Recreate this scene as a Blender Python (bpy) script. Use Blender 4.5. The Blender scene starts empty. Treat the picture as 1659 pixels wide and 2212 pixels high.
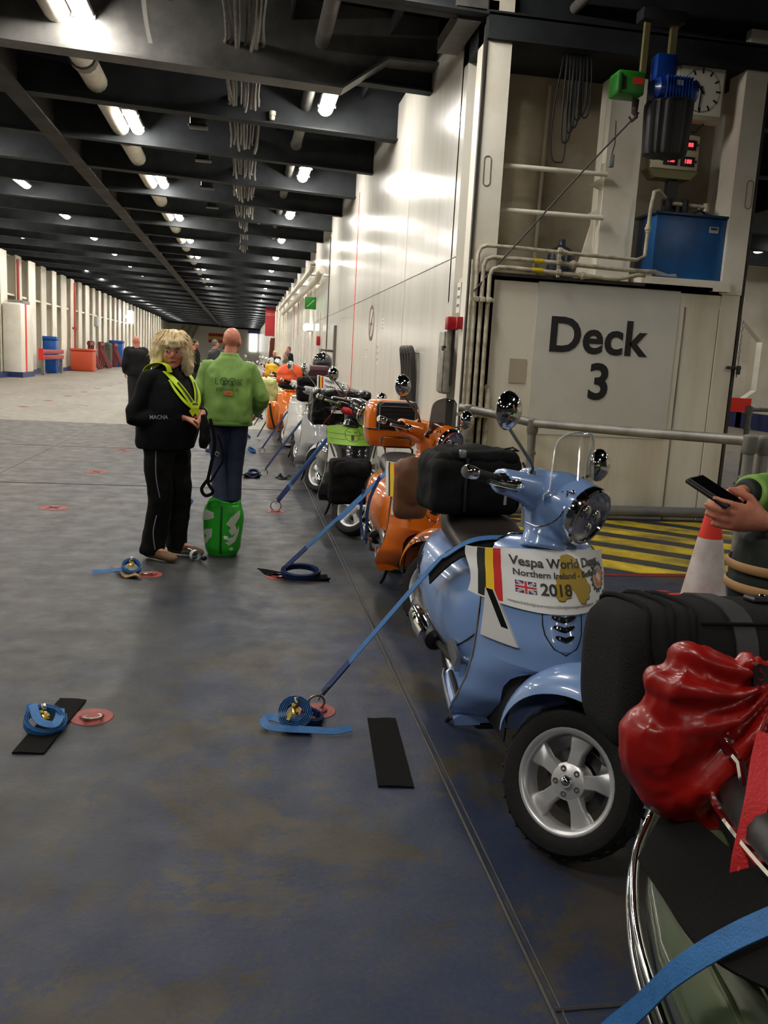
import bpy, math, random
from mathutils import Vector, Matrix, Euler, noise
R = math.radians
SC = bpy.context.scene
COL = SC.collection

# ---------------------------------------------------------------- camera
cam = bpy.data.cameras.new('camera')
cam.sensor_fit = 'VERTICAL'
cam.sensor_height = 36.0
cam.lens = 1850.0 / 2212.0 * 36.0
cam.clip_start = 0.05
cam.clip_end = 400
cam_ob = bpy.data.objects.new('camera', cam)
COL.objects.link(cam_ob)
# columns: camera right / up / back in world axes
cam_ob.matrix_world = Matrix(((0.98575895, -0.02478962, -0.16632728, 0.0),
                              (-0.15923154, 0.1804799, -0.9706041, 0.0),
                              (0.05407964, 0.98326623, 0.17396238, 1.5),
                              (0, 0, 0, 1)))
SC.camera = cam_ob

# ---------------------------------------------------------------- world, exposure
w = bpy.data.worlds.new('deck_air')
SC.world = w
w.use_nodes = True
w.node_tree.nodes['Background'].inputs[0].default_value = (0.9, 0.95, 1.0, 1)
w.node_tree.nodes['Background'].inputs[1].default_value = 0.012
SC.view_settings.view_transform = 'Standard'
SC.view_settings.look = 'None'
SC.view_settings.gamma = 1.0
SC.view_settings.use_curve_mapping = False
SC.view_settings.exposure = 0.15
LAMP = 98.0          # emission of the ceiling lamps' diffusers
LAMP_COL = (1.0, 0.955, 0.87, 1)

# ---------------------------------------------------------------- materials
MATS = {}
def mat(name, col, rough=0.5, metal=0.0, coat=0.0, var=0.0, vscale=8.0, bump=0.0, bscale=40.0,
        emit=0.0, trans=0.0, alpha=1.0, col2=None, spec=0.5, ior=1.45, sheen=0.0, stretch=None):
    if name in MATS: return MATS[name]
    m = bpy.data.materials.new(name); m.use_nodes = True
    nt = m.node_tree; b = nt.nodes['Principled BSDF']
    c = (col[0], col[1], col[2], 1)
    b.inputs['Base Color'].default_value = c
    b.inputs['Roughness'].default_value = rough
    b.inputs['Metallic'].default_value = metal
    b.inputs['Coat Weight'].default_value = coat
    b.inputs['Coat Roughness'].default_value = 0.04
    b.inputs['Specular IOR Level'].default_value = spec
    b.inputs['IOR'].default_value = ior
    b.inputs['Transmission Weight'].default_value = trans
    b.inputs['Alpha'].default_value = alpha
    b.inputs['Sheen Weight'].default_value = sheen
    if emit:
        b.inputs['Emission Color'].default_value = c
        b.inputs['Emission Strength'].default_value = emit
    if var or bump or col2:
        tc = nt.nodes.new('ShaderNodeTexCoord')
        mp = nt.nodes.new('ShaderNodeMapping')
        nt.links.new(tc.outputs['Object'], mp.inputs['Vector'])
        if stretch: mp.inputs['Scale'].default_value = stretch
    if var or col2:
        n = nt.nodes.new('ShaderNodeTexNoise'); n.inputs['Scale'].default_value = vscale
        n.inputs['Detail'].default_value = 6; n.inputs['Roughness'].default_value = 0.6
        nt.links.new(mp.outputs[0], n.inputs['Vector'])
        r = nt.nodes.new('ShaderNodeValToRGB')
        d = col2 or tuple(max(0, x * (1 - var)) for x in col[:3])
        r.color_ramp.elements[0].position = 0.35; r.color_ramp.elements[0].color = (d[0], d[1], d[2], 1)
        r.color_ramp.elements[1].position = 0.62; r.color_ramp.elements[1].color = c
        nt.links.new(n.outputs['Fac'], r.inputs['Fac'])
        nt.links.new(r.outputs['Color'], b.inputs['Base Color'])
    if bump:
        n2 = nt.nodes.new('ShaderNodeTexNoise'); n2.inputs['Scale'].default_value = bscale
        n2.inputs['Detail'].default_value = 4
        nt.links.new(mp.outputs[0], n2.inputs['Vector'])
        bp = nt.nodes.new('ShaderNodeBump'); bp.inputs['Strength'].default_value = bump
        bp.inputs['Distance'].default_value = 0.02
        nt.links.new(n2.outputs['Fac'], bp.inputs['Height'])
        nt.links.new(bp.outputs[0], b.inputs['Normal'])
    MATS[name] = m
    return m

def srgb(r, g, b):
    f = lambda v: (v / 255 / 12.92) if v / 255 <= 0.04045 else ((v / 255 + 0.055) / 1.055) ** 2.4
    return (f(r), f(g), f(b))

# ---------------------------------------------------------------- mesh building
class B:
    def __init__(s): s.v = []; s.f = []
    def add(s, vs, fs, m=None):
        o = len(s.v)
        s.v += [tuple((m @ Vector(p)) if m else p) for p in vs]
        s.f += [tuple(i + o for i in f) for f in fs]
        return s
    def box(s, c, d, m=None, bev=0.0):
        x, y, z = c; a, b_, h = d[0] / 2, d[1] / 2, d[2] / 2
        if bev <= 0:
            vs = [(x + i * a, y + j * b_, z + k * h) for k in (-1, 1) for j in (-1, 1) for i in (-1, 1)]
            fs = [(0, 2, 3, 1), (4, 5, 7, 6), (0, 1, 5, 4), (2, 6, 7, 3), (0, 4, 6, 2), (1, 3, 7, 5)]
            return s.add(vs, fs, m)
        e = min(bev, a * .98, b_ * .98, h * .98)
        rings = []
        def ring(ax, by, zz, q):
            pts = []
            for sx, sy in ((1, 1), (-1, 1), (-1, -1), (1, -1)):
                for t in range(3):
                    an = {(1, 1): 0, (-1, 1): 90, (-1, -1): 180, (1, -1): 270}[(sx, sy)] + t * 45
                    pts.append((x + sx * (ax - e) + q * math.cos(R(an)), y + sy * (by - e) + q * math.sin(R(an)), zz))
            return pts
        for zz, q in ((z - h, e * .0 + e * .3), (z - h + e * .3, e * .75), (z - h + e, e), (z + h - e, e), (z + h - e * .3, e * .75), (z + h, e * .3)):
            rings.append(ring(a, b_, zz, q))
        return s.loft(rings, m=m)
    def loft(s, rings, closed=True, caps=True, m=None):
        n = len(rings[0]); vs = [p for r in rings for p in r]; fs = []
        for i in range(len(rings) - 1):
            for j in range(n if closed else n - 1):
                k = (j + 1) % n
                fs.append((i * n + j, i * n + k, (i + 1) * n + k, (i + 1) * n + j))
        if caps and closed:
            fs.append(tuple(range(n - 1, -1, -1)))
            fs.append(tuple((len(rings) - 1) * n + j for j in range(n)))
        return s.add(vs, fs, m)
    def tube(s, pts, r, seg=8, m=None, caps=True, ref=None, smooth=0):
        pts = [Vector(p) for p in pts]
        if smooth: pts, r = spline(pts, r, smooth)
        n = len(pts)
        rr = r if isinstance(r, (list, tuple)) else [r] * n
        tang = []
        for i in range(n):
            t = pts[min(i + 1, n - 1)] - pts[max(i - 1, 0)]
            tang.append(t.normalized() if t.length > 1e-9 else Vector((0, 0, 1)))
        t0 = tang[0]
        u = Vector(ref) if ref else (Vector((0, 0, 1)) if abs(t0.z) < .9 else Vector((1, 0, 0)))
        rings = []
        for i in range(n):
            t = tang[i]
            if ref: u = Vector(ref)
            u = (u - t * u.dot(t))
            if u.length < 1e-6: u = t.orthogonal()
            u.normalize(); w_ = t.cross(u)
            q = rr[i]; qa, qb = (q if isinstance(q, (list, tuple)) else (q, q))
            rings.append([tuple(pts[i] + u * (math.cos(2 * math.pi * k / seg) * qa) + w_ * (math.sin(2 * math.pi * k / seg) * qb)) for k in range(seg)])
        return s.loft(rings, caps=caps, m=m)
    def ribbon(s, pts, nrm, wd, th=0.002, smooth=0):
        pts = [Vector(p) for p in pts]
        if smooth: pts, _ = spline(pts, 1.0, smooth)
        n = len(pts)
        rings = []
        for i in range(n):
            t = (pts[min(i + 1, n - 1)] - pts[max(i - 1, 0)]).normalized()
            nn = Vector(nrm(i / (n - 1)) if callable(nrm) else nrm)
            nn = nn - t * nn.dot(t)
            nn = nn.normalized() if nn.length > 1e-6 else t.orthogonal().normalized()
            b_ = t.cross(nn); p = pts[i]
            rings.append([tuple(p + b_ * (wd / 2 * a) + nn * (th / 2 * c)) for a, c in ((1, 1), (-1, 1), (-1, -1), (1, -1))])
        return s.loft(rings)
    def lathe(s, prof, seg=24, m=None, caps=False):
        # profile (radius, height) about z
        n = len(prof)
        rings = [[(p[0] * math.cos(2 * math.pi * k / seg), p[0] * math.sin(2 * math.pi * k / seg), p[1]) for k in range(seg)] for p in prof]
        return s.loft(rings, caps=caps, m=m)
    def ell(s, c, r, seg=14, m=None, rot=None):
        rings = []
        nr = max(6, seg // 2 + 2)
        mm = Matrix.Translation(c) @ (rot.to_4x4() if rot else Matrix())
        for i in range(nr + 1):
            a = math.pi * (0.02 + 0.96 * i / nr) - math.pi / 2
            rings.append([(r[0] * math.cos(a) * math.cos(2 * math.pi * k / seg), r[1] * math.cos(a) * math.sin(2 * math.pi * k / seg), r[2] * math.sin(a)) for k in range(seg)])
        return s.loft(rings, m=(m @ mm) if m else mm)
    def prism(s, poly, axis, a, b_):
        # polygon in the two other axes, extruded along axis from a to b_
        def p3(p, t):
            return {'x': (t, p[0], p[1]), 'y': (p[0], t, p[1]), 'z': (p[0], p[1], t)}[axis]
        n = len(poly)
        vs = [p3(p, a) for p in poly] + [p3(p, b_) for p in poly]
        fs = [tuple(range(n - 1, -1, -1)), tuple(range(n, 2 * n))] + [(i, (i + 1) % n, n + (i + 1) % n, n + i) for i in range(n)]
        return s.add(vs, fs)
    def grid(s, fn, nu, nv, m=None):
        vs = [fn(i / nu, j / nv) for j in range(nv + 1) for i in range(nu + 1)]
        fs = [(j * (nu + 1) + i, j * (nu + 1) + i + 1, (j + 1) * (nu + 1) + i + 1, (j + 1) * (nu + 1) + i) for j in range(nv) for i in range(nu)]
        return s.add(vs, fs, m)
    def slab(s, fn, nu, nv, th):
        # closed sheet: fn(u,v)->(point, normal)
        top = []; bot = []
        for j in range(nv + 1):
            for i in range(nu + 1):
                p, q = fn(i / nu, j / nv); p = Vector(p); q = Vector(q).normalized()
                top.append(tuple(p + q * th / 2)); bot.append(tuple(p - q * th / 2))
        n = len(top); W = nu + 1; fs = []
        for j in range(nv):
            for i in range(nu):
                a = j * W + i
                fs.append((a, a + 1, a + W + 1, a + W)); fs.append((n + a, n + a + W, n + a + W + 1, n + a + 1))
        edge = [i for i in range(W)] + [j * W + nu for j in range(1, nv + 1)] + [nv * W + i for i in range(nu - 1, -1, -1)] + [j * W for j in range(nv - 1, 0, -1)]
        for k in range(len(edge)):
            a, b_ = edge[k], edge[(k + 1) % len(edge)]
            fs.append((a, n + a, n + b_, b_))
        return s.add(top + bot, fs)
    def mesh(s, name='m', smooth=True, angle=40):
        me = bpy.data.meshes.new(name)
        me.from_pydata(s.v, [], s.f)
        me.validate()
        bm_fix(me)
        if smooth: shade(me, angle)
        me.materials.append(None)
        return me

import bmesh
def bm_fix(me):
    bm = bmesh.new(); bm.from_mesh(me)
    bmesh.ops.recalc_face_normals(bm, faces=bm.faces)
    bm.to_mesh(me); bm.free()
def shade(me, angle=40):
    me.polygons.foreach_set('use_smooth', [True] * len(me.polygons))
    try: me.set_sharp_from_angle(angle=R(angle))
    except Exception: pass
    me.update()

def spline(pts, r, k):
    n = len(pts); out = []; ro = []
    isl = isinstance(r, (list, tuple))
    for i in range(n - 1):
        p0, p1, p2, p3 = pts[max(i - 1, 0)], pts[i], pts[i + 1], pts[min(i + 2, n - 1)]
        for j in range(k):
            t = j / k
            out.append(0.5 * ((2 * p1) + (p2 - p0) * t + (2 * p0 - 5 * p1 + 4 * p2 - p3) * t * t + (3 * p1 - p0 - 3 * p2 + p3) * t ** 3))
            if isl:
                a, b_ = r[i], r[i + 1]
                ro.append(tuple(x + (y - x) * t for x, y in zip(a, b_)) if isinstance(a, (list, tuple)) else a + (b_ - a) * t)
    out.append(pts[-1])
    if isl: ro.append(r[-1])
    return out, (ro if isl else r)

def blend(b, voxel, it=4, disp=None):
    """one continuous skin over the shapes collected in b"""
    me = b.mesh('tmp', smooth=False)
    o = bpy.data.objects.new('tmp', me); COL.objects.link(o)
    md = o.modifiers.new('r', 'REMESH'); md.mode = 'VOXEL'; md.voxel_size = voxel
    if it:
        sm = o.modifiers.new('s', 'SMOOTH'); sm.factor = 0.5; sm.iterations = it
    dg = bpy.context.evaluated_depsgraph_get()
    out = bpy.data.meshes.new_from_object(o.evaluated_get(dg))
    bpy.data.objects.remove(o); bpy.data.meshes.remove(me)
    if disp:
        nn = [v.normal.copy() for v in out.vertices]
        for v, q in zip(out.vertices, nn): v.co = v.co + q * disp(v.co)
    shade(out, 180)
    out.materials.clear(); out.materials.append(None)
    return out

def wrinkle(amp, sc, sz=1.0, seed=0.0):
    return lambda p: amp * (noise.noise(Vector((p.x * sc + seed, p.y * sc, p.z * sc * sz))) + .5 * noise.noise(Vector((p.x * sc * 2.3, p.y * sc * 2.3 + seed, p.z * sc * sz * 2.3))))

def O(name, me, m, parent=None, loc=None, rot=None, mtx=None, label=None, cat=None, group=None, kind=None):
    if isinstance(me, B): me = me.mesh(name)
    o = bpy.data.objects.new(name, me)
    COL.objects.link(o)
    if len(o.material_slots):
        o.material_slots[0].link = 'OBJECT'; o.material_slots[0].material = m
    if parent is not None: o.parent = parent
    if mtx is not None: o.matrix_local = mtx
    if loc is not None: o.location = loc
    if rot is not None: o.rotation_euler = rot
    tag(o, label, cat, group, kind)
    return o
def E(name, label, cat, loc=(0, 0, 0), rz=0.0, group=None, kind=None, mtx=None):
    o = bpy.data.objects.new(name, None); COL.objects.link(o)
    o.empty_display_size = 0.1
    if mtx is not None: o.matrix_local = mtx
    else:
        o.location = loc; o.rotation_euler = (0, 0, rz)
    tag(o, label, cat, group, kind)
    return o
def tag(o, label=None, cat=None, group=None, kind=None):
    if label: o['label'] = label
    if cat: o['category'] = cat
    if group: o['group'] = group
    if kind: o['kind'] = kind

def text_B(body, size, bold=0.0, ext=0.002, align='LEFT', spacing=1.0, sub=False):
    cu = bpy.data.curves.new('t', 'FONT'); cu.body = body; cu.size = size; cu.offset = bold
    cu.extrude = ext / 2; cu.align_x = align; cu.resolution_u = 4; cu.space_character = spacing
    o = bpy.data.objects.new('t', cu); COL.objects.link(o)
    dg = bpy.context.evaluated_depsgraph_get()
    me = bpy.data.meshes.new_from_object(o.evaluated_get(dg))
    b = B(); b.add([tuple(v.co) for v in me.vertices], [tuple(p.vertices) for p in me.polygons])
    bpy.data.objects.remove(o); bpy.data.curves.remove(cu); bpy.data.meshes.remove(me)
    return b
def remap(b, fn):
    b.v = [tuple(fn(*p)) for p in b.v]
    return b
FACE_Y = Matrix.Rotation(R(90), 4, 'X')                      # flat text stood up, read from -y
FACE_X = Matrix.Rotation(R(-90), 4, 'Z') @ Matrix.Rotation(R(90), 4, 'X')   # stood up, read from -x
def on_wall_x(b, x, y, z): return remap(b, lambda px, py, pz: (x - pz, y - px, z + py))
def on_wall_y(b, x, y, z): return remap(b, lambda px, py, pz: (x + px, y - pz, z + py))
def put(b, m): return remap(b, lambda *p: m @ Vector(p))

def snap(me, pts, d=(0, 1, 0), off=.006, far=1.0):
    from mathutils.bvhtree import BVHTree
    t = BVHTree.FromPolygons([v.co.copy() for v in me.vertices], [tuple(p.vertices) for p in me.polygons]); d = Vector(d).normalized(); out = []
    for p in pts:
        h = t.ray_cast(Vector(p) - d * far, d)[0]; out.append((h - d * off) if h else Vector(p))
    return out
CHROME = mat('chrome', (.78, .78, .78), .06, 1.0)
STEEL = mat('dull_steel', (.42, .41, .39), .35, 1.0, var=.3, vscale=12)
ALLOY = mat('silver_alloy', (.66, .66, .67), .34, .6)
RUBBER = mat('black_rubber', (.011, .011, .011), .65, bump=.12, bscale=60, spec=.3)
BLACK = mat('black_plastic', (.012, .012, .013), .42)
DARK = mat('dark_recess', (.006, .006, .006), .8)
GLASS = mat('clear_glass', (1, 1, 1), .02, trans=1.0, ior=1.1)
LENS = mat('lamp_lens', (.92, .95, .97), .05, trans=.85, ior=1.3)
BLUE_STRAP = mat('blue_webbing', (.03, .16, .42), .6, bump=.25, bscale=260, var=.25, vscale=30)
DKBLUE_STRAP = mat('navy_webbing', (.008, .028, .12), .65, bump=.25, bscale=260)
MAT_RUB = mat('black_mat', (.007, .007, .0065), .9, bump=.3, bscale=200, spec=.12)
# ================================================================ the setting
random.seed(4)
ORD = ['nearest', 'second nearest', 'third nearest', 'fourth nearest', 'fifth nearest', 'sixth nearest']
def zc(x): return 4.68 + (0.032 * (2.15 - x) if x < 2.15 else 0.0)      # underside of the deck beams

def floor_material():
    m = bpy.data.materials.new('worn_deck_paint'); m.use_nodes = True
    nt = m.node_tree; L = nt.links.new; b = nt.nodes['Principled BSDF']
    tc = nt.nodes.new('ShaderNodeTexCoord')
    def nz(scale, detail=6, rough=.6, st=None, dist=0.0):
        mp = nt.nodes.new('ShaderNodeMapping'); L(tc.outputs['Object'], mp.inputs['Vector'])
        if st: mp.inputs['Scale'].default_value = st
        n = nt.nodes.new('ShaderNodeTexNoise'); n.inputs['Scale'].default_value = scale
        n.inputs['Detail'].default_value = detail; n.inputs['Roughness'].default_value = rough
        n.inputs['Distortion'].default_value = dist
        L(mp.outputs[0], n.inputs['Vector']); return n.outputs['Fac']
    def ramp(f, a, b_, ca=(0, 0, 0, 1), cb=(1, 1, 1, 1)):
        r = nt.nodes.new('ShaderNodeValToRGB'); r.color_ramp.elements[0].position = a; r.color_ramp.elements[1].position = b_
        r.color_ramp.elements[0].color = ca; r.color_ramp.elements[1].color = cb
        L(f, r.inputs['Fac']); return r.outputs['Color']
    def mix(f, a, b_):
        x = nt.nodes.new('ShaderNodeMix'); x.data_type = 'RGBA'
        L(f, x.inputs['Factor'])
        for s_, v in ((x.inputs[6], a), (x.inputs[7], b_)):
            if isinstance(v, tuple): s_.default_value = v
            else: L(v, s_)
        return x.outputs[2]
    def math_(op, a, b_):
        x = nt.nodes.new('ShaderNodeMath'); x.operation = op
        for i, v in enumerate((a, b_)):
            if isinstance(v, (int, float)): x.inputs[i].default_value = v
            else: L(v, x.inputs[i])
        return x.outputs[0]
    sx = nt.nodes.new('ShaderNodeSeparateXYZ'); L(tc.outputs['Object'], sx.inputs[0])
    blue = ramp(nz(1.1, 5), .35, .65, (.010, .020, .066, 1), (.018, .029, .058, 1))
    olive = ramp(nz(3.0, 8), .35, .7, (.031, .025, .015, 1), (.064, .051, .034, 1))
    grey = ramp(nz(2.2, 7), .3, .7, (.026, .029, .036, 1), (.042, .042, .043, 1))
    worn = ramp(nz(1.15, 12, .76, dist=.4), .495, .54)
    near = mix(worn, blue, olive)
    w2 = ramp(nz(6.5, 12, .8, dist=.3), .50, .56)
    near = mix(math_('MULTIPLY', w2, .30), near, ramp(nz(1.7, 5), .4, .6, (.040, .036, .030, 1), (.018, .026, .050, 1)))
    fine = ramp(nz(60, 6, .7), .46, .60)
    near = mix(math_('MULTIPLY', fine, .34), near, (.050, .046, .042, 1))
    # traffic-worn grey along wheel tracks; near corner's dimmer light painted in as darker colour
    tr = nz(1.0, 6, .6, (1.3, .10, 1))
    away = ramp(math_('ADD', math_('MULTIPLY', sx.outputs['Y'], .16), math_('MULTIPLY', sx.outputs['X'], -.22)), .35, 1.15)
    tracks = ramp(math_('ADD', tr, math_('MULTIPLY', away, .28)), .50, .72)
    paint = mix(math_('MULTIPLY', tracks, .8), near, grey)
    tan = ramp(nz(1.6, 7, .6, (1, .25, 1)), .3, .7, (.050, .042, .034, 1), (.082, .070, .055, 1))
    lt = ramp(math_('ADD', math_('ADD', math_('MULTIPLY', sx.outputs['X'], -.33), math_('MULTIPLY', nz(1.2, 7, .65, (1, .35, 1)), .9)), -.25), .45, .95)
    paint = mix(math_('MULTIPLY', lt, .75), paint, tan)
    # bare cream deck beyond the painted field
    cream = ramp(nz(.9, 7, .62, (1, .3, 1)), .28, .72, (.19, .168, .135, 1), (.28, .255, .21, 1))
    edge = math_('ADD', sx.outputs['Y'], math_('MULTIPLY', nz(9, 3), .25))
    far = math_('GREATER_THAN', edge, 17.5)
    right = math_('GREATER_THAN', sx.outputs['X'], 5.1)
    sel = math_('MAXIMUM', far, right)
    col = mix(sel, paint, cream)
    # oil and rust stains
    st = ramp(nz(.75, 4, .5, dist=1.2), .64, .72)
    col = mix(math_('MULTIPLY', st, .55), col, (.030, .022, .014, 1))
    dk = ramp(nz(2.1, 6, .6, dist=.8), .66, .74)
    col = mix(math_('MULTIPLY', dk, .45), col, (.016, .014, .012, 1))
    b.inputs['Specular IOR Level'].default_value = .28
    L(col, b.inputs['Base Color'])
    rg = ramp(nz(5, 6), .3, .7, (.38, .38, .38, 1), (.6, .6, .6, 1))
    L(rg, b.inputs['Roughness'])
    bp = nt.nodes.new('ShaderNodeBump'); bp.inputs['Strength'].default_value = .22; bp.inputs['Distance'].default_value = .01
    L(nz(55, 8, .7), bp.inputs['Height']); L(bp.outputs[0], b.inputs['Normal'])
    return m
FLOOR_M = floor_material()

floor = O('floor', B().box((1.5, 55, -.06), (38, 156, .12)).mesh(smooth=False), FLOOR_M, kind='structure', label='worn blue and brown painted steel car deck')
# weld beads between deck plates
bead = mat('weld_bead', (.040, .037, .035), .6, var=.4, vscale=6)
def weld(p, q, r=.007):
    p, q = Vector(p), Vector(q); n = max(4, int((q - p).length / 1.2))
    b = B(); b.tube([p.lerp(q, i / n) for i in range(n + 1)], r, 6)
    O('weld_seam', b, bead, floor)
weld((.762, -2, .000), (.768, 40, .000)); weld((.785, -2, 0), (.79, 12, 0), .004)
weld((.76, 1.70, 0), (6, 1.72, 0)); weld((-9, 9.6, 0), (.76, 9.6, 0), .005); weld((-9, 13.2, 0), (.76, 13.2, 0), .004); weld((-2.7, -2, 0), (-2.7, 17, 0), .004)

# yellow hatched no-parking field by the bulkhead
yel = mat('yellow_floor_paint', srgb(205, 178, 30), .6, col2=srgb(120, 105, 45), vscale=3.2)
hz = E('floor_marking', 'yellow hatched floor field edged in red below the deck sign', 'floor marking', (0, 0, 0))
def clip_poly(poly, a, b_, c):        # keep a*x+b*y<=c
    out = []
    for i in range(len(poly)):
        p, q = poly[i], poly[(i + 1) % len(poly)]
        dp, dq = a * p[0] + b_ * p[1] - c, a * q[0] + b_ * q[1] - c
        if dp <= 0: out.append(p)
        if (dp < 0) != (dq < 0):
            t = dp / (dp - dq); out.append((p[0] + (q[0] - p[0]) * t, p[1] + (q[1] - p[1]) * t))
    return out
dx_, dy_ = .78, -.62
for k in range(-9, 12):
    c0 = 6.55 + k * .50
    poly = [(1.75, 5.98), (4.9, 5.98), (4.9, 8.2), (1.75, 8.2)]
    nx, ny = -dy_, dx_
    poly = clip_poly(poly, nx, ny, c0 + .29)
    poly = clip_poly(poly, -nx, -ny, -c0) if len(poly) > 2 else poly
    if len(poly) > 2: O('yellow_stripe', B().prism(poly, 'z', 0, .0025).mesh(smooth=False), yel, hz)
O('red_edge_line', B().box((3.0, 5.92, .0015), (2.7, .07, .003)).mesh(smooth=False), mat('red_floor_paint', srgb(125, 25, 28), .6, var=.5, vscale=5), hz)

# ---------------------------------------------------------------- ceiling
CEIL = mat('dark_deckhead', (.013, .015, .018), .8, var=.45, vscale=2.5, spec=.15)
BEAMM = mat('dark_grey_beam', (.030, .034, .038), .7, var=.45, vscale=2.0, spec=.25)
ceil = O('ceiling', B().prism([(-10.6, zc(-10.6) + .75), (2.15, zc(2.15) + .75), (20, zc(20) + .75), (20, zc(20) + .9), (-10.6, zc(-10.6) + .9)], 'y', -22, 132).mesh(smooth=False), CEIL, kind='structure', label='dark steel deckhead of beams above the car deck')
def beam(y, x0, x1, depth=.42, fw=.17, parts=None):
    b = B()
    pts = [(x0, zc(x0)), (2.15, zc(2.15)), (x1, zc(x1))] if x0 < 2.15 < x1 else [(x0, zc(x0)), (x1, zc(x1))]
    web = pts + [(p[0], p[1] + .76) for p in reversed(pts)]
    b.prism(web, 'y', y - .012, y + .012)
    fl_ = pts + [(p[0], p[1] + .022) for p in reversed(pts)]
    b.prism(fl_, 'y', y - fw / 2, y + fw / 2)
    return O('beam', b.mesh(smooth=False), BEAMM, ceil)
for k in range(-8, 52):
    y = 8.42 + 2.4 * k
    beam(y, -10.4, 19.5, fw=.17 if k % 2 else .24)
# small longitudinal stiffeners between the beams (bulb flats)
for i, x in enumerate([-9.4, -8.6, -7.0, -6.2, -4.4, -2.6, -.9, .45, 1.6, 3.1, 3.9]):
    O('stiffener', B().box((x, 55, zc(x) + .63), (.03, 152, .24)).mesh(smooth=False), BEAMM, ceil)
# longitudinal girder and its web
b = B(); b.box((-3.15, 55, zc(-3.15) - .02), (.28, 152, .03)); b.box((-3.15, 55, zc(-3.15) + .37), (.025, 152, .76))
O('girder', b.mesh(smooth=False), mat('brown_grey_girder', (.055, .050, .047), .75, var=.5, vscale=1.5, spec=.2), ceil)
b = B(); b.box((9.6, 55, 4.63), (.25, 152, .03)); b.box((9.6, 55, 5.0), (.025, 152, .76)); O('girder', b.mesh(smooth=False), BEAMM, ceil)
# deep haunched girder next to the casing
b = B()
hp = [(-10.4, zc(-10.4) - .12), (1.05, 4.56), (1.55, 4.92), (2.15, 4.92), (2.15, 5.45), (-10.4, 5.75)]
b.prism(hp, 'y', 10.60, 10.63)
b.prism([(-10.4, zc(-10.4) - .14), (1.05, 4.54), (1.56, 4.90), (2.15, 4.90), (2.15, 4.93), (1.55, 4.93), (1.05, 4.57), (-10.4, zc(-10.4) - .11)], 'y', 10.46, 10.76)
O('haunched_beam', b.mesh(smooth=False), mat('haunch_paint', (.13, .125, .12), .55, var=.5, vscale=2), ceil)
b = B(); b.box((2.0, 8.9, 4.72), (.22, .9, .14)); b.box((2.05, 8.5, 4.78), (.4, .3, .08))
O('bracket', b.mesh(smooth=False), mat('haunch_paint', (.1, .1, .1)), ceil)

def ceiling_pipe(x, y0, y1, r, m, label, bands=(), bm_=None, z=None, group=None):
    z = z if z is not None else zc(x) + .25
    e = E('ceiling_pipe', label, 'pipe', (x, y0, z), group=group)
    n = max(2, int((y1 - y0) / 1.5)); 
    O('pipe_run', B().tube([(0, (y1 - y0) * i / n, 0) for i in range(n + 1)], r, 14), m, e)
    for yb in bands: O('pipe_joint', B().tube([(0, yb - y0 - .09, 0), (0, yb - y0 - .08, 0), (0, yb - y0 + .08, 0), (0, yb - y0 + .09, 0)], [r * .9, r * 1.18, r * 1.18, r * .9], 14), bm_ or m, e)
    for k in range(int((y1 - y0) / 4.8)):
        O('hanger', B().box((0, 2.2 + 4.8 * k, .27), (.03, .04, .52 - r)).mesh(smooth=False), BEAMM, e)
    return e
WHITEPIPE = mat('white_pipe_paint', srgb(205, 198, 180), .5, var=.25, vscale=4)
GREYPIPE = mat('grey_pipe_paint', (.14, .135, .12), .5, var=.4, vscale=3)
ceiling_pipe(-2.10, -4, 58, .15, WHITEPIPE, 'thick white pipe under the deckhead beside the lamp row', (12.2, 16.2, 20.8, 25.4, 30.0), GREYPIPE, z=5.08)
ceiling_pipe(.80, -4, 60, .085, GREYPIPE, 'grey pipe under the deckhead beside the lamps near the white wall', (15.6, 20.5, 25.4), z=5.05)
ceiling_pipe(3.0, -4, 9.0, .05, GREYPIPE, 'thin dark conduit on the deckhead above the deck sign bulkhead', z=4.86)
# cable bundles hung under the beams: each sagging bay of cables is one thing
CABLE = mat('grey_cable', (.16, .15, .135), .5, var=.4, vscale=10)
def cable_bay(y0, y1, x0, n, label):
    e = E('cable_bundle', label, 'cables', (x0, y0, 4.9), group='cable bundles under the deckhead')
    for i in range(n):
        dx = (i - n / 2) * .055 + random.uniform(-.012, .012)
        sag = .04 + .16 * random.random()
        r = random.choice((.016, .02, .024))
        pts = [(dx, 0, .16), (dx * .95, (y1 - y0) * .12, .02), (dx * .85, (y1 - y0) * .35, -sag), (dx * .85 + random.uniform(-.03, .03), (y1 - y0) * .65, -sag), (dx * .95, (y1 - y0) * .88, .02), (dx, y1 - y0, .16)]
        O('cable', B().tube(pts, r, 6, smooth=5), CABLE, e)
for k in range(9):
    y0 = 8.6 + 2.4 * k
    cable_bay(y0 + .2, y0 + 2.2, -.05, 9 if k < 6 else 5, (ORD[k] if k < 6 else 'distant') + ' sagging grey cable bundle between the deck beams')
# dangling tie strip
O('dangling_tape', B().ribbon([(-.95, 8.9, 5.0), (-.99, 8.88, 4.72), (-.97, 8.9, 4.48), (-.93, 8.92, 4.3)], lambda t: (math.sin(2 * t), -1, 0), .05, .002, 5), mat('pale_tape', (.55, .53, .5), .6), label='pale strip of tape dangling from the deckhead', cat='tape')
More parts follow.
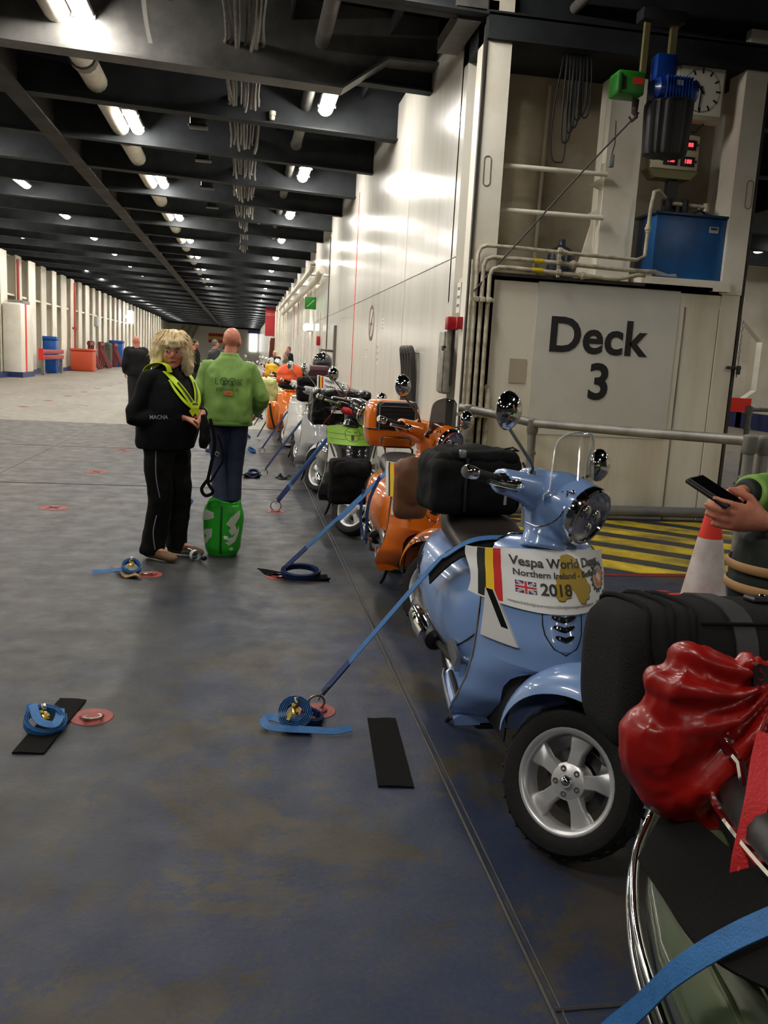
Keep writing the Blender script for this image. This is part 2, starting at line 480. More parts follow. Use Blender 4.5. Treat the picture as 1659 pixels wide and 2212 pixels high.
# black loudspeaker boxes and sprinkler heads between the beams
for i, (x, y) in enumerate([(-.75, 13.9), (-.78, 16.2), (-.82, 18.8), (-.8, 21.2)]):
    e = E('ceiling_box', 'small dark junction box on a deck beam beside the cable bundle', 'junction box', (x, y, 4.92), group='dark boxes beside the cables')
    O('housing', B().box((0, 0, 0), (.24, .2, .26), bev=.03), BLACK, e); O('cover', B().box((0, 0, -.14), (.28, .24, .03), bev=.01), BLACK, e)
for i, (x, y, z) in enumerate([(.32, 13.15, 4.86), (-.2, 19.6, 4.9), (.3, 22.9, 4.8), (-4.2, 18.3, 5.0), (-4.4, 23.0, 5.0), (-4.5, 27.8, 5.0)]):
    e = E('smoke_detector', 'small white smoke detector on the deckhead', 'smoke detector', (x, y, z), group='white smoke detectors')
    O('base', B().lathe([(0, .05), (.05, .05), (.05, 0), (.03, -.01), (0, -.01)], 14), WHITEPIPE, e)
    O('sensor', B().lathe([(.03, 0), (.045, -.03), (.03, -.07), (0, -.075)], 14), WHITEPIPE, e)

# ---------------------------------------------------------------- ceiling lamps
DIFF = mat('lamp_diffuser', LAMP_COL[:3], .4, emit=LAMP)
HOUS = mat('lamp_housing', (.25, .25, .25), .5)
lamp_body = B().box((0, 0, .09), (.23, 1.34, .06), bev=.02).mesh('lamp_body')
_d = B()
_d.loft([[(math.cos(R(180 + 180 * k / 8)) * .095 * s, y, math.sin(R(180 + 180 * k / 8)) * .075 * s + .065) for k in range(9)] for y, s in ((-.64, .55), (-.60, .9), (-.55, 1), (.55, 1), (.60, .9), (.64, .55))], caps=True)
lamp_diff = _d.mesh('lamp_diffuser')
clipm = B().box((0, 0, .075), (.25, .03, .05)).mesh('lamp_clip', smooth=False)
def lamp(x, y, label, group, z=None, parts=True):
    z = z if z is not None else zc(x) + .13
    e = E('ceiling_lamp', label, 'ceiling lamp', (x, y, z), group=group)
    O('housing', lamp_body, HOUS, e); O('diffuser', lamp_diff, DIFF, e)
    O('hanger', B().box((0, 0, .36), (.03, .5, .49)).mesh(smooth=False) if False else hang, HOUS, e)
    if parts:
        for s in (-.35, .35): O('clip', clipm, HOUS, e, loc=(0, s, 0))
hang = B().box((0, 0, .36), (.04, .10, .49)).mesh('lamp_hanger', smooth=False)
def olab(k, txt): return (ORD[k] + ' ' + txt) if 0 <= k < 6 else (('distant ' + txt) if k >= 6 else ('unseen ' + txt + ' behind the camera'))
for k in [-4, -1] + list(range(0, 22)):
    lamp(1.05, 12.27 + 4.82 * k, olab(k, 'lamp in the row along the white wall'), 'lamps nearest the white wall', parts=k < 5)
for k in range(-4, 22):
    lamp(-1.80, 14.85 + 4.78 * k if k != -1 else 10.15, olab(k + 1, 'lamp in the row beside the thick white pipe'), 'lamps beside the white pipe', parts=k < 5)
for k in range(-4, 20):
    lamp(-5.15, 21.8 + 4.78 * k, olab(k, 'lamp in the row left of the girder'), 'lamps left of the girder', parts=False)
for k in range(-5, 18):
    lamp(-7.95, 33.3 + 4.7 * k, olab(k, 'lamp in the leftmost row by the ribbed wall'), 'lamps along the ribbed wall', parts=False)
for k in range(-3, 8):
    lamp(13.2, 20.9 + 4.8 * k, olab(k, 'lamp over the lane at the far right edge'), 'lamps over the right lane', parts=False, z=4.80)
for k in range(-2, 1):
    lamp(6.2, 2.6 + 4.8 * k, 'unseen lamp over the open deck right of the scooters', 'lamps over the open deck', parts=False, z=4.82)

# ---------------------------------------------------------------- long white casing wall on the right
def gloss_wall():
    m = bpy.data.materials.new('white_gloss_steel'); m.use_nodes = True
    nt = m.node_tree; L = nt.links.new; b = nt.nodes['Principled BSDF']
    tc = nt.nodes.new('ShaderNodeTexCoord')
    def nz(sc, st, det=4):
        mp = nt.nodes.new('ShaderNodeMapping'); mp.inputs['Scale'].default_value = st; L(tc.outputs['Object'], mp.inputs['Vector'])
        n = nt.nodes.new('ShaderNodeTexNoise'); n.inputs['Scale'].default_value = sc; n.inputs['Detail'].default_value = det
        L(mp.outputs[0], n.inputs['Vector']); return n.outputs['Fac']
    r = nt.nodes.new('ShaderNodeValToRGB'); L(nz(2.0, (1, 2.5, .25), 6), r.inputs['Fac'])
    r.color_ramp.elements[0].position = .25; r.color_ramp.elements[0].color = (.68, .65, .58, 1)
    r.color_ramp.elements[1].position = .6; r.color_ramp.elements[1].color = (.76, .74, .67, 1)
    L(r.outputs[0], b.inputs['Base Color'])
    b.inputs['Roughness'].default_value = .19
    b.inputs['Specular IOR Level'].default_value = .6
    bp = nt.nodes.new('ShaderNodeBump'); bp.inputs['Strength'].default_value = .22; bp.inputs['Distance'].default_value = .03
    L(nz(1.1, (1, 1.2, .55), 2), bp.inputs['Height'])
    L(bp.outputs[0], b.inputs['Normal'])
    return m
GLOSSW = gloss_wall()
WHITE = mat('cream_white_paint', srgb(232, 228, 215), .42, col2=srgb(212, 204, 186), vscale=1.3)
wr = O('wall_right', B().box((2.35, 71, 2.6), (.4, 124, 5.2)).mesh(smooth=False), GLOSSW, kind='structure', label='long glossy white steel casing wall beside the scooters')
WX = 2.15
seam = mat('wall_seam', (.22, .2, .17), .6, var=.5, vscale=3)
darkseam = mat('dark_seam', (.035, .03, .026), .6)
b = B(); b.tube([(WX, 9, 2.60), (WX, 16, 2.57), (WX, 24, 2.55), (WX, 60, 2.55)], .006, 6); O('weld_seam', b, seam, wr)
for y in (11.9, 14.2, 20.0): O('weld_seam', B().tube([(WX, y, .05), (WX, y, 4.66)], .004, 6), mat('pale_seam', (.5, .48, .42), .5), wr)
for i, (y, wd, z0, z1, m_) in enumerate([(17.33, .05, .9, 4.68, mat('red_stripe', (.75, .05, .03), .4)), (35.5, .09, 2.3, 4.4, None), (38.5, .09, 2.2, 4.3, None), (37.5, .08, .3, 2.0, None), (41, .08, .3, 2.0, None)]):
    O('red_stripe', B().box((WX - .004, y, (z0 + z1) / 2), (.008, wd, z1 - z0)).mesh(smooth=False), m_ or mat('dull_red_stripe', (.35, .05, .04), .5), wr)
O('door_seam', B().box((WX - .008, 22.9, 2.3), (.016, .16, 4.5)).mesh(smooth=False), darkseam, wr)
O('door_seam', B().box((WX - .01, 8.95 - .6, 2.3), (.02, .05, 4.6)).mesh(smooth=False), darkseam, wr)
# set-back stretch of darker ribbed panels far down the wall
for k in range(14):
    O('wall_rib', B().box((WX - .03, 44 + 2.4 * k, 2.2), (.06, .35, 4.4)).mesh(smooth=False), WHITE, wr)
for k in range(8):
    O('wall_rib', B().box((WX - .02, 27.2 + 1.7 * k, 1.9), (.04, .12, 3.6)).mesh(smooth=False), GLOSSW, wr)

# ---------------------------------------------------------------- bulkhead with the deck sign
BY = 8.35
DIRTY = mat('stained_cream_paint', srgb(226, 220, 203), .5, col2=srgb(196, 186, 162), vscale=.9, stretch=(2.2, 1, .35))
RUST = mat('grimy_edge', (.05, .042, .034), .7, var=.5, vscale=6)
wf = E('wall_front', 'cream bulkhead with the deck sign, columns and open recess', 'bulkhead', (0, 0, 0), kind='structure')
def bk(name, c, d, m=None, bev=0): return O(name, (B().box(c, d, bev=bev)).mesh(smooth=bev > 0), m or DIRTY, wf)
bk('sign_panel', (3.62, BY + .03, 1.19), (2.78, .06, 2.38))
for x in (2.88, 4.42, 4.80): bk('panel_seam', (x, BY - .002, 1.1), (.012, .012, 2.2 if x > 4 else 2.34), seam)
bk('sign_field', (3.60, BY - .004, 1.60), (1.50, .012, 1.50), mat('grey_sign_field', srgb(208, 206, 196), .45, var=.10, vscale=2))
bk('patch_plate', (2.70, BY - .004, 1.47), (.17, .012, .24), mat('patch_plate', srgb(176, 166, 142), .5))
bk('panel_lip', (3.45, BY - .03, 2.385), (2.42, .08, .03), RUST)
bk('column_left', (2.275, BY + .15, 2.45), (.25, .3, 4.9), WHITE)
bk('column_edge', (2.145, BY + .0, 2.45), (.012, .02, 4.9), darkseam)
bk('column_flange', (2.43, BY + .3, 3.6), (.06, .06, 2.5), WHITE)
bk('column_right', (4.89, BY + .12, 3.6), (.23, .3, 2.5), WHITE)
bk('column_right_lower', (4.90, BY + .03, 1.19), (.20, .1, 2.38))
bk('column_edge', (5.03, BY + .06, 2.4), (.03, .16, 4.8), RUST)
bk('side_plate', (5.0, BY + 2.0, 2.4), (.06, 3.9, 4.8), WHITE)
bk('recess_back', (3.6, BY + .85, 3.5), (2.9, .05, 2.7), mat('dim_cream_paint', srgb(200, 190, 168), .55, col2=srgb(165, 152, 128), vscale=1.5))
bk('recess_floor', (3.6, BY + .42, 2.36), (2.8, .84, .05))
bk('recess_head', (3.6, BY + .4, 4.60), (2.9, .9, .24), BEAMM)
for x in (2.245, 4.955):
    c = B().tube([(x - .033, BY - .155 * 0 - .004, 3.23 + z) for z in (0, .22)] , .004, 6)
    pts = [(x + .035 * math.cos(a), BY - .002 if x < 3 else BY - .032, (3.30 if s > 0 else 3.38) * 0 + 3.33 + (.1 if math.sin(a) > 0 else -.1) + .035 * math.sin(a)) for s in (1,) for a in [i * math.pi / 8 for i in range(17)]]
    O('slot_weld', B().tube(pts, .005, 6), mat('slot_groove', srgb(120, 112, 95), .6), wf)
# centre pillar of the recess with scalloped bracket
bk('pillar', (3.68, BY + .24, 3.35), (.36, .12, 2.02), WHITE)
bk('pillar_web', (3.51, BY + .36, 3.35), (.03, .14, 2.02), WHITE)
O('pillar_bracket', B().prism([(3.30, 2.38), (3.52, 2.38), (3.52, 3.08), (3.46, 2.95), (3.40, 2.7)], 'y', BY + .33, BY + .36).mesh(smooth=False), WHITE, wf)
for z in (3.05, 3.34): O('pillar_bracket', B().prism([(3.36, z), (3.52, z - .05), (3.52, z + .22), (3.46, z + .2), (3.46, z + .06), (3.40, z + .02)], 'y', BY + .2, BY + .24).mesh(smooth=False), WHITE, wf)
for z in (3.42, 3.01): O('cross_bar', B().tube([(2.44, BY + .12, z), (3.5, BY + .12, z + .005)], .024, 10), WHITE, wf)
O('back_conduit', B().tube([(3.05, BY + .8, 2.4), (3.07, BY + .8, 4.4)], .02, 8), WHITE, wf)
bk('tank_shelf', (4.39, BY + .18, 2.42), (.92, .5, .10), WHITE)
bk('shelf_post', (4.64, BY + .36, 1.2), (.05, .05, .01), WHITE)
# heavy rubbing bar along the foot
O('foot_rail', B().tube([(2.3, BY - .12, .10), (3.6, BY - .12, .10), (5.0, BY - .12, .10)], .055, 12), mat('grey_foot_rail', (.17, .17, .165), .5, var=.3, vscale=4), wf)
# lettering
LETTER = mat('black_letter_paint', (.012, .011, .010), .5)
t = on_wall_y(text_B('Deck', .475, .0115, .004, spacing=1.02), 2.985, BY - .014, 1.69); O('sign_lettering', t.mesh(smooth=False), LETTER, wf)
t = on_wall_y(text_B('3', .50, .0125, .004), 3.44, BY - .014, 1.235); O('sign_lettering', t.mesh(smooth=False), LETTER, wf)

# pipes crossing the recess and turning down the left column
PIPEW = mat('grubby_white_pipe', srgb(196, 188, 168), .5, col2=srgb(140, 130, 110), vscale=9)
def pipe_thing(name, label, pts, r, sm=0, clamps=(), yb=None, group=None):
    e = E(name, label, 'pipe', pts[0], group=group)
    p0 = Vector(pts[0]); q = [Vector(p) - p0 for p in pts]
    O('pipe_run', B().tube(q, r, 10, smooth=sm), PIPEW, e)
    for c, ax in clamps:
        c = Vector(c) - p0
        O('coupling', B().tube([c - Vector(ax) * .04, c - Vector(ax) * .015, c - Vector(ax) * .013, c + Vector(ax) * .013, c + Vector(ax) * .015, c + Vector(ax) * .04], [r * 1.35, r * 1.35, r * 1.8, r * 1.8, r * 1.35, r * 1.35], 10), PIPEW, e)
    if yb:
        c = Vector(yb) - p0
        O('yellow_band', B().tube([c - Vector((.05, 0, 0)), c + Vector((.05, 0, 0))], r * 1.12, 10), mat('yellow_band', srgb(190, 165, 20), .5), e)
    return e
def elbow(x, y, ztop, xr, rr=.08):
    return [(x, y, .12), (x, y, 1.2), (x, y, ztop - rr), (x + rr * .3, y, ztop - rr * .3), (x + rr, y, ztop), (xr, y, ztop)]
X = (1, 0, 0)
pipe_thing('wall_pipe', 'upper white pipe bending up to the blue tank', elbow(2.20, BY - .06, 2.64, 2.6) + [(3.2, BY - .06, 2.625), (3.82, BY - .06, 2.615), (3.9, BY - .06, 2.66), (3.91, BY - .06, 3.1), (3.93, BY - .06, 3.27), (3.99, BY - .03, 3.29), (4.12, BY + .08, 3.25)], .019, 0, [((3.05, BY - .06, 2.628), X), ((3.905, BY - .06, 2.92), (0, 0, 1))])
pipe_thing('wall_pipe', 'middle white pipe with a yellow band below the recess', elbow(2.26, BY - .07, 2.535, 2.6) + [(3.3, BY - .07, 2.52), (3.9, BY - .06, 2.51), (4.05, BY - .02, 2.52)], .022, 0, [((3.16, BY - .07, 2.523), X)], (2.80, BY - .07, 2.53))
pipe_thing('wall_pipe', 'lowest white pipe with a yellow band along the panel lip', elbow(2.325, BY - .08, 2.445, 2.6) + [(3.2, BY - .08, 2.425), (3.62, BY - .08, 2.415), (3.72, BY - .08, 2.44), (3.85, BY - .06, 2.475), (4.0, BY - .03, 2.48)], .022, 0, [((3.26, BY - .08, 2.424), X)], (2.80, BY - .08, 2.44))
e = E('pipe_clamp', 'upright clamp bar holding the three white pipes', 'pipe clamp', (3.0, BY - .10, 2.40)); O('bar', B().box((0, -.005, .13), (.03, .02, .28)).mesh(smooth=False), PIPEW, e)
for z in (.04, .13, .24): O('cap', B().box((0, -.02, z), (.05, .03, .045), bev=.008), PIPEW, e)
e = E('pipe_clamp', 'cross clamp holding the pipes on the left column', 'pipe clamp', (2.26, BY - .10, 2.13)); O('bar', B().box((0, 0, 0), (.24, .02, .035)).mesh(smooth=False), PIPEW, e)
for x in (-.06, 0, .065): O('cap', B().box((x, -.02, 0), (.045, .03, .05), bev=.008), PIPEW, e)
e = E('pipe_clamp', 'low cross clamp on the pipes behind the railing', 'pipe clamp', (2.26, BY - .10, 1.02)); O('bar', B().box((0, 0, 0), (.36, .02, .035)).mesh(smooth=False), PIPEW, e)
for x in (-.06, 0, .065, .14): O('cap', B().box((x, -.02, 0), (.045, .03, .05), bev=.008), PIPEW, e)
pipe_thing('wall_pipe', 'short white drain pipe right of the column pipes', [(2.40, BY - .06, .12), (2.40, BY - .06, 1.1), (2.40, BY - .03, 1.25), (2.40, BY + .02, 1.3)], .03, 0)
pipe_thing('wall_pipe', 'thin white conduit at the casing corner', [(2.155, BY - .05, .12), (2.155, BY - .05, 2.5)], .014, 0)

# ---------------------------------------------------------------- left ribbed hull side
LX = -9.75
WHITE2 = mat('hull_white_paint', srgb(240, 236, 226), .35, col2=srgb(225, 218, 202), vscale=1.0)
wl = O('wall_left', B().box((LX - .75, 71, 2.6), (.1, 130, 5.3)).mesh(smooth=False), mat('hull_back_paint', srgb(212, 204, 186), .5), kind='structure', label='white hull side with deep ribs left of the lane')
for k in range(36):
    y = 21.2 + 2.42 * k
    b = B(); b.box((LX - .35, y, 2.55), (.7, .05, 5.1)); b.box((LX, y, 2.55), (.05, 1.0 if k % 3 else 1.35, 5.1))
    O('rib', b.mesh(smooth=False), WHITE2, wl)
b = B().box((LX - .1, 71, .09), (.75, 130, .18)); O('kick_plate', b.mesh(smooth=False), mat('navy_base_paint', (.02, .03, .12), .5), wl)
for k in range(6):
    y = 24 + k * 9.7
    O('stringer', B().box((LX - .3, y + 4, 3.4), (.5, 9, .08)).mesh(smooth=False), WHITE2, wl)

# ---------------------------------------------------------------- far end
we = O('wall_back', B().box((-4, 128, 2.6), (14, .3, 5.4)).mesh(smooth=False), mat('end_white', srgb(226, 222, 206), .5), kind='structure', label='white end wall at the far end of the car deck')
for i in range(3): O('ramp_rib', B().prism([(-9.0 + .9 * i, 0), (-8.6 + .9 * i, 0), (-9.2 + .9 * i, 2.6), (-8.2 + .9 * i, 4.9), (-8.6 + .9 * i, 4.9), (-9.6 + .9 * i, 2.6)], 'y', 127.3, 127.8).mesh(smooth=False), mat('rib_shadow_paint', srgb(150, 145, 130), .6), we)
dl = E('doorway', 'bright daylit stern doorway at the far end of the lane', 'doorway', (1.25, 127.7, .3))
O('lit_opening', B().box((.1, 0, 2.75), (1.1, .08, 2.6)).mesh(smooth=False), mat('daylight_opening', (.93, .95, 1), .5, emit=1.6), dl)
O('frame', B().box((.1, -.02, 4.25), (1.6, .12, .5)).mesh(smooth=False), mat('violet_frame', srgb(110, 110, 190), .5), dl)
# starboard lane wall glimpsed at the right edge
ws = O('wall_starboard', B().box((17.2, 48, 2.6), (.2, 90, 5.2)).mesh(smooth=False), mat('hull_back_paint', (.5, .48, .42)), kind='structure', label='white hull side with ribs right of the far lane')
for k in range(12):
    y = 20.5 + 2.42 * k
    b = B(); b.prism([(15.6, 0), (17.1, 0), (17.1, 5), (15.2, 5), (15.2, 3.4), (16.0, 2.7), (16.0, 1.2), (15.6, .9)], 'y', y - .25, y + .05); O('rib', b.mesh(smooth=False), WHITE2, ws)
b = B().box((15.7, 48, .25), (.2, 60, .5)); O('kick_plate', b.mesh(smooth=False), mat('navy_base_paint', (.02, .03, .12)), ws)
O('red_barrier', B().box((14.9, 24.3, .75), (.9, .12, .42)).mesh(smooth=False), mat('signal_red', srgb(225, 50, 40), .45), label='red barrier board at the foot of the far right ribs', cat='barrier')
# ================================================================ scooters
def lerp_tab(tab, z):
    if z <= tab[0][0]: return tab[0][1]
    for (a, p), (b_, q) in zip(tab, tab[1:]):
        if z <= b_:
            t = (z - a) / (b_ - a); t = t * t * (3 - 2 * t) * .5 + t * .5
            return p + (q - p) * t
    return tab[-1][1]
W_OUT = [(.255, .280), (.30, .286), (.36, .270), (.45, .243), (.55, .226), (.70, .216), (.80, .212), (.86, .197), (.90, .168), (.925, .125), (.938, .06)]
X_EDGE = [(.255, .215), (.30, .25), (.38, .285), (.5, .30), (.7, .288), (.85, .258), (.938, .235)]
BULGE = [(.255, .05), (.4, .15), (.535, .255), (.6, .245), (.7, .205), (.85, .15), (.938, .10)]
Y_IN = [(.255, .135), (.35, .150), (.43, .152), (.48, .140), (.51, .115), (.528, .07), (.535, .0)]
def shield_pt(y, z, off=0.0):
    w_ = lerp_tab(W_OUT, z); q = min(1.0, abs(y) / w_)
    bl = lerp_tab(BULGE, z)
    x = lerp_tab(X_EDGE, z) + bl * (1 - q ** 2.1)
    n = Vector((1.0, (1 if y > 0 else -1) * bl * 2.1 * q ** 1.1 / w_, 0.12)).normalized()
    p = Vector((x, y, z)) + n * off
    return p, n
RAKE = R(28)
P0 = Vector((.345, 0, .88)); AX = Vector((-math.sin(RAKE), 0, math.cos(RAKE)))
def steer(deg): return Matrix.Translation(P0) @ Matrix.Rotation(R(deg), 4, AX) @ Matrix.Translation(-P0)
AXLE_F = Vector((.69, 0, .235)); AXLE_R = Vector((-.69, 0, .235))
WHEEL_M = Matrix.Rotation(R(90), 4, 'X')      # lathe z axis -> -y axis (right side outwards)
SM = {}
def sm(key, fn):
    if key not in SM: SM[key] = fn()
    return SM[key]

def m_tire():
    b = B(); prof = []
    for i in range(15):
        a = R(-200 + 220 * i / 14) ; 
    prof = [(.158, -.045), (.165, -.056), (.19, -.062), (.214, -.058), (.229, -.040), (.235, -.015), (.235, .015), (.229, .040), (.214, .058), (.19, .062), (.165, .056), (.158, .045)]
    b.lathe(prof + [prof[0]], 40)
    # tread grooves as thin raised sipes
    for k in range(30):
        a = 2 * math.pi * k / 30
        for s in (-1, 1):
            m = Matrix.Rotation(a + (.05 * s), 4, 'Z') @ Matrix.Translation((.2300, 0, s * .030)) @ Matrix.Rotation(R(25 * s), 4, 'X')
            b.box((0, 0, 0), (.005, .012, .03), m)
    return b.mesh('tire', angle=35)
def m_rim():
    b = B()
    b.lathe([(.166, .052), (.168, .046), (.160, .040), (.150, .036), (.148, .020), (.146, -.03), (.160, -.046), (.166, -.052), (.160, -.052), (.142, -.03), (.142, .02), (.142, .040), (.152, .050), (.160, .054), (.166, .052)], 48)
    return b.mesh('rim', angle=50)
def m_spoke():
    b = B(); rings = []
    for r, wd, z0, z1 in ((.030, .026, -.01, .036), (.06, .0215, .0, .036), (.09, .023, .008, .034), (.125, .035, .006, .030), (.146, .041, .0, .026)):
        rings.append([(r, -wd, z0), (r, wd, z0), (r, wd, z1 - .006), (r, wd * .8, z1), (r, -wd * .8, z1), (r, -wd, z1 - .006)])
    b.loft(rings); return b.mesh('spoke', angle=45)
def m_hub():
    b = B(); b.lathe([(.0, .038), (.052, .038), (.058, .033), (.058, -.03), (.03, -.05), (0, -.05)], 30); return b.mesh('hub', angle=45)
def m_cap():
    b = B(); b.lathe([(0, .062), (.010, .060), (.018, .053), (.021, .043), (.021, .037)], 20); return b.mesh('cap')
def m_bolt():
    b = B(); b.lathe([(.0, .036), (.0045, .036), (.0045, .041), (.009, .041), (.0105, .037), (.0105, .03)], 12); return b.mesh('bolt', angle=60)
def m_disc():
    b = B(); b.lathe([(.105, -.026), (.105, -.030), (.07, -.030), (.07, -.026), (.105, -.026)], 36)
    b.box((.085, .055, -.028), (.05, .07, .035), bev=.006); return b.mesh('disc')
def m_fender():
    b = B(); tab_w = [(0, .055), (.25, .10), (.5, .118), (.75, .112), (1, .062)]
    def fn(u, v):
        a = R(10 + 160 * u); th = (v * 2 - 1) * R(84)
        w_ = lerp_tab(tab_w, u); Rr = .276 + .090 * math.sin(math.pi * min(1, max(0, u))) ** .8 + .012 * u
        d = .02 + .098 * math.sin(math.pi * u) ** 1.2
        y = w_ * math.sin(th) / math.sin(R(84)); r = Rr - d * (1 - math.cos(th)) / (1 - math.cos(R(84)))
        n = Vector((math.cos(a) * math.cos(th), math.sin(th), math.sin(a) * math.cos(th)))
        return (Vector((AXLE_F.x + r * math.cos(a), y, AXLE_F.z + r * math.sin(a))), n)
    b.slab(fn, 30, 18, .006); return b.mesh('fender', angle=50)
def m_fork():
    b = B(); b.tube([(.69, .085, .235), (.66, .088, .36), (.60, .07, .44), (.545, .03, .49), (.525, 0, .525)], [.024, .024, .026, .03, .03], 10)
    b.tube([(.69, .10, .235), (.69, -.01, .235)], .02, 10); b.tube([(.71, .095, .25), (.63, .095, .47)], [.02, .02], 10)
    return b.mesh('fork')
def m_shield():
    b = B(); N = 26
    def up(u, v):
        z = .535 + (.938 - .535) * v; w_ = lerp_tab(W_OUT, z); return shield_pt((u * 2 - 1) * w_, z)
    b.slab(up, N, 22, .012)
    for s in (-1, 1):
        def lo(u, v):
            z = .255 + (.537 - .255) * v; w_ = lerp_tab(W_OUT, z); yi = lerp_tab(Y_IN, z)
            return shield_pt(s * (yi + (w_ - yi) * u), z)
        b.slab(lo, 10, 14, .012)
    return b.mesh('shield', angle=40)
def m_arch():      # dark wheel well behind the shield
    b = B()
    def fn(u, v):
        a = R(180 * u); y = .155 * math.cos(a); z = .26 + .27 * math.sin(a) ** .7 if 0 < u < 1 else .26
        return (Vector((.46 - .32 * v, y, z)), Vector((0, -math.cos(a), -math.sin(a))))
    b.slab(fn, 16, 4, .006); b.box((.12, 0, .40), (.02, .31, .28)); return b.mesh('arch', angle=50)
def m_trim():
    b = B(); pts = []
    zs = [.262, .28, .32, .36, .42, .5, .6, .7, .78, .84, .88, .91, .928]
    for s in (-1, 1):
        q = [shield_pt(s * lerp_tab(W_OUT, z), z)[0] + Vector((-.002, s * .004, 0)) for z in zs]
        pts += q if s < 0 else ([shield_pt(y, .9385)[0] for y in (-.05, 0, .05)] + q[::-1])
    b.tube(pts, .0065, 8); return b.mesh('trim')
def m_inner():
    b = B(); rings = []
    for z, w_, x0, x1 in ((.27, .235, .10, .24), (.36, .215, .13, .29), (.5, .195, .16, .30), (.7, .185, .17, .29), (.84, .165, .17, .26), (.90, .11, .19, .25)):
        rings.append([(x0 + .02, -w_ * .8, z), (x0, -w_ * .5, z), (x0, w_ * .5, z), (x0 + .02, w_ * .8, z), (x1, w_, z), (x1, -w_, z)])
    b.loft(rings); return b.mesh('inner', angle=35)
def m_tie():
    b = B()
    def fn(u, v):
        z = .605 + (.934 - .605) * v; hw = .058 * min(1, (max(0.0, (z - .603) / .05)) ** .5 + .12) if z < .66 else .058 + .012 * (z - .66)
        y = (u * 2 - 1) * hw; p, n = shield_pt(y, z, .005 - .003 * abs(u * 2 - 1) ** 3); return p, n
    b.slab(fn, 10, 22, .008); return b.mesh('tie')
def m_tieseam():
    b = B(); pts = []
    for z in [.93, .88, .8, .72, .68, .65, .625, .612]: pts.append(shield_pt(-(.064 if z > .66 else .064 * ((z - .59) / .07) ** .5), z, .006)[0])
    pts += [shield_pt(0, .594, .006)[0]]
    pts += [Vector((p.x, -p.y, p.z)) for p in pts[:-1][::-1]]
    b.tube(pts, .0022, 6); return b.mesh('seam')
def m_vent():
    b = B(); pts = []
    for t in [-1, -.7, -.35, 0, .35, .7, 1]:
        pts.append(shield_pt(t * .036, .70 - .010 * (1 - abs(t)), .009)[0])
    b.tube(pts, [.004, .0085, .010, .010, .010, .0085, .004], 8); return b.mesh('vent')
def m_blinker(s, kind):
    b = B()
    def fn(u, v):
        z = .595 + .16 * v; y0 = .128 + .052 * v; y1 = lerp_tab(W_OUT, z) - .012 - .022 * (1 - v) * 0
        if kind: z = .645 + .11 * v; y0 = .128 + .052 * (z - .595) / .16 + .004; y1 = y0 + .016
        p, n = shield_pt(s * (y0 + (y1 - y0) * u), z, .010 if not kind else .013); return p, n
    b.slab(fn, 6, 8, .012 if not kind else .008); return b.mesh('blinker')
def m_headset():
    b = B()
    b.tube([(.29, 0, 1.11), (.34, 0, 1.11), (.42, 0, 1.105), (.49, 0, 1.095), (.535, 0, 1.086)], [.05, .092, .108, .110, .106], 24, ref=(0, 1, 0))
    for s in (-1, 1):
        b.tube([(.37, 0, 1.11), (.37, s * .07, 1.11), (.352, s * .13, 1.108), (.337, s * .19, 1.102), (.325, s * .238, 1.096)], [(.075, .08), (.065, .072), (.052, .060), (.046, .052), (.043, .050)], 18, ref=(0, 0, 1))
    b.ell((.33, 0, 1.155), (.085, .10, .045)); b.tube([(.395, 0, 1.05), (.415, 0, .99), (.43, 0, .93)], [(.075, .085), (.072, .080), (.085, .095)], 20, ref=(1, 0, 0))
    return blend(b, .0075, 5)
def m_headlight():
    b = B(); m = Matrix.Translation((.547, 0, 1.0865)) @ Matrix.Rotation(R(90 + 12), 4, 'Y')
    b.lathe([(0, .022), (.03, .021), (.06, .017), (.08, .009), (.086, .0)], 36, m); return b.mesh('headlight')
def m_reflector():
    b = B(); m = Matrix.Translation((.546, 0, 1.0865)) @ Matrix.Rotation(R(90 + 12), 4, 'Y')
    b.lathe([(.084, .006), (.07, .002), (.05, -.004), (0, -.006)], 36, m)
    for y in (-.035, .035): b.ell((.556, y, 1.096), (.010, .026, .026), 12)
    b.ell((.560, 0, 1.051), (.009, .02, .018), 12); return b.mesh('reflector')
def m_hlring():
    b = B(); m = Matrix.Translation((.547, 0, 1.0865)) @ Matrix.Rotation(R(90 + 12), 4, 'Y')
    b.lathe([(.084, .004), (.088, .013), (.096, .014), (.104, .008), (.107, -.006), (.104, -.02)], 40, m); return b.mesh('ring')
def m_grip(s):
    b = B(); b.tube([(.325, s * .225, 1.096), (.320, s * .25, 1.094), (.305, s * .345, 1.086)], [.021, .0185, .0185], 14)
    return b.mesh('grip')
def m_gripend(s):
    b = B(); b.tube([(.305, s * .343, 1.086), (.303, s * .35, 1.085), (.297, s * .388, 1.082), (.296, s * .395, 1.081)], [.019, .0215, .0215, .016], 16); return b.mesh('gripend')
def m_switch(s):
    b = B(); b.tube([(.345, s * .16, 1.105), (.345, s * .20, 1.10), (.335, s * .245, 1.095), (.33, s * .262, 1.094)], [(.03, .044), (.035, .046), (.030, .038), (.022, .024)], 16, ref=(0, 0, 1)); return b.mesh('switch')
def m_lever(s):
    b = B(); b.tube([(.372, s * .185, 1.10), (.395, s * .215, 1.093), (.40, s * .26, 1.086), (.385, s * .33, 1.076), (.38, s * .37, 1.072)], [.012, .010, .008, .0075, .009], 10, smooth=4); b.ell((.375, s * .195, 1.099), (.022, .03, .018), 10); return b.mesh('lever')
def m_mstem(s):
    b = B(); b.tube([(.365, s * .125, 1.14), (.362, s * .127, 1.17)], .013, 8); b.tube([(.362, s * .127, 1.17), (.355, s * .150, 1.195), (.335, s * .300, 1.262), (.334, s * .312, 1.272)], .0055, 8, smooth=5); return b.mesh('mstem')
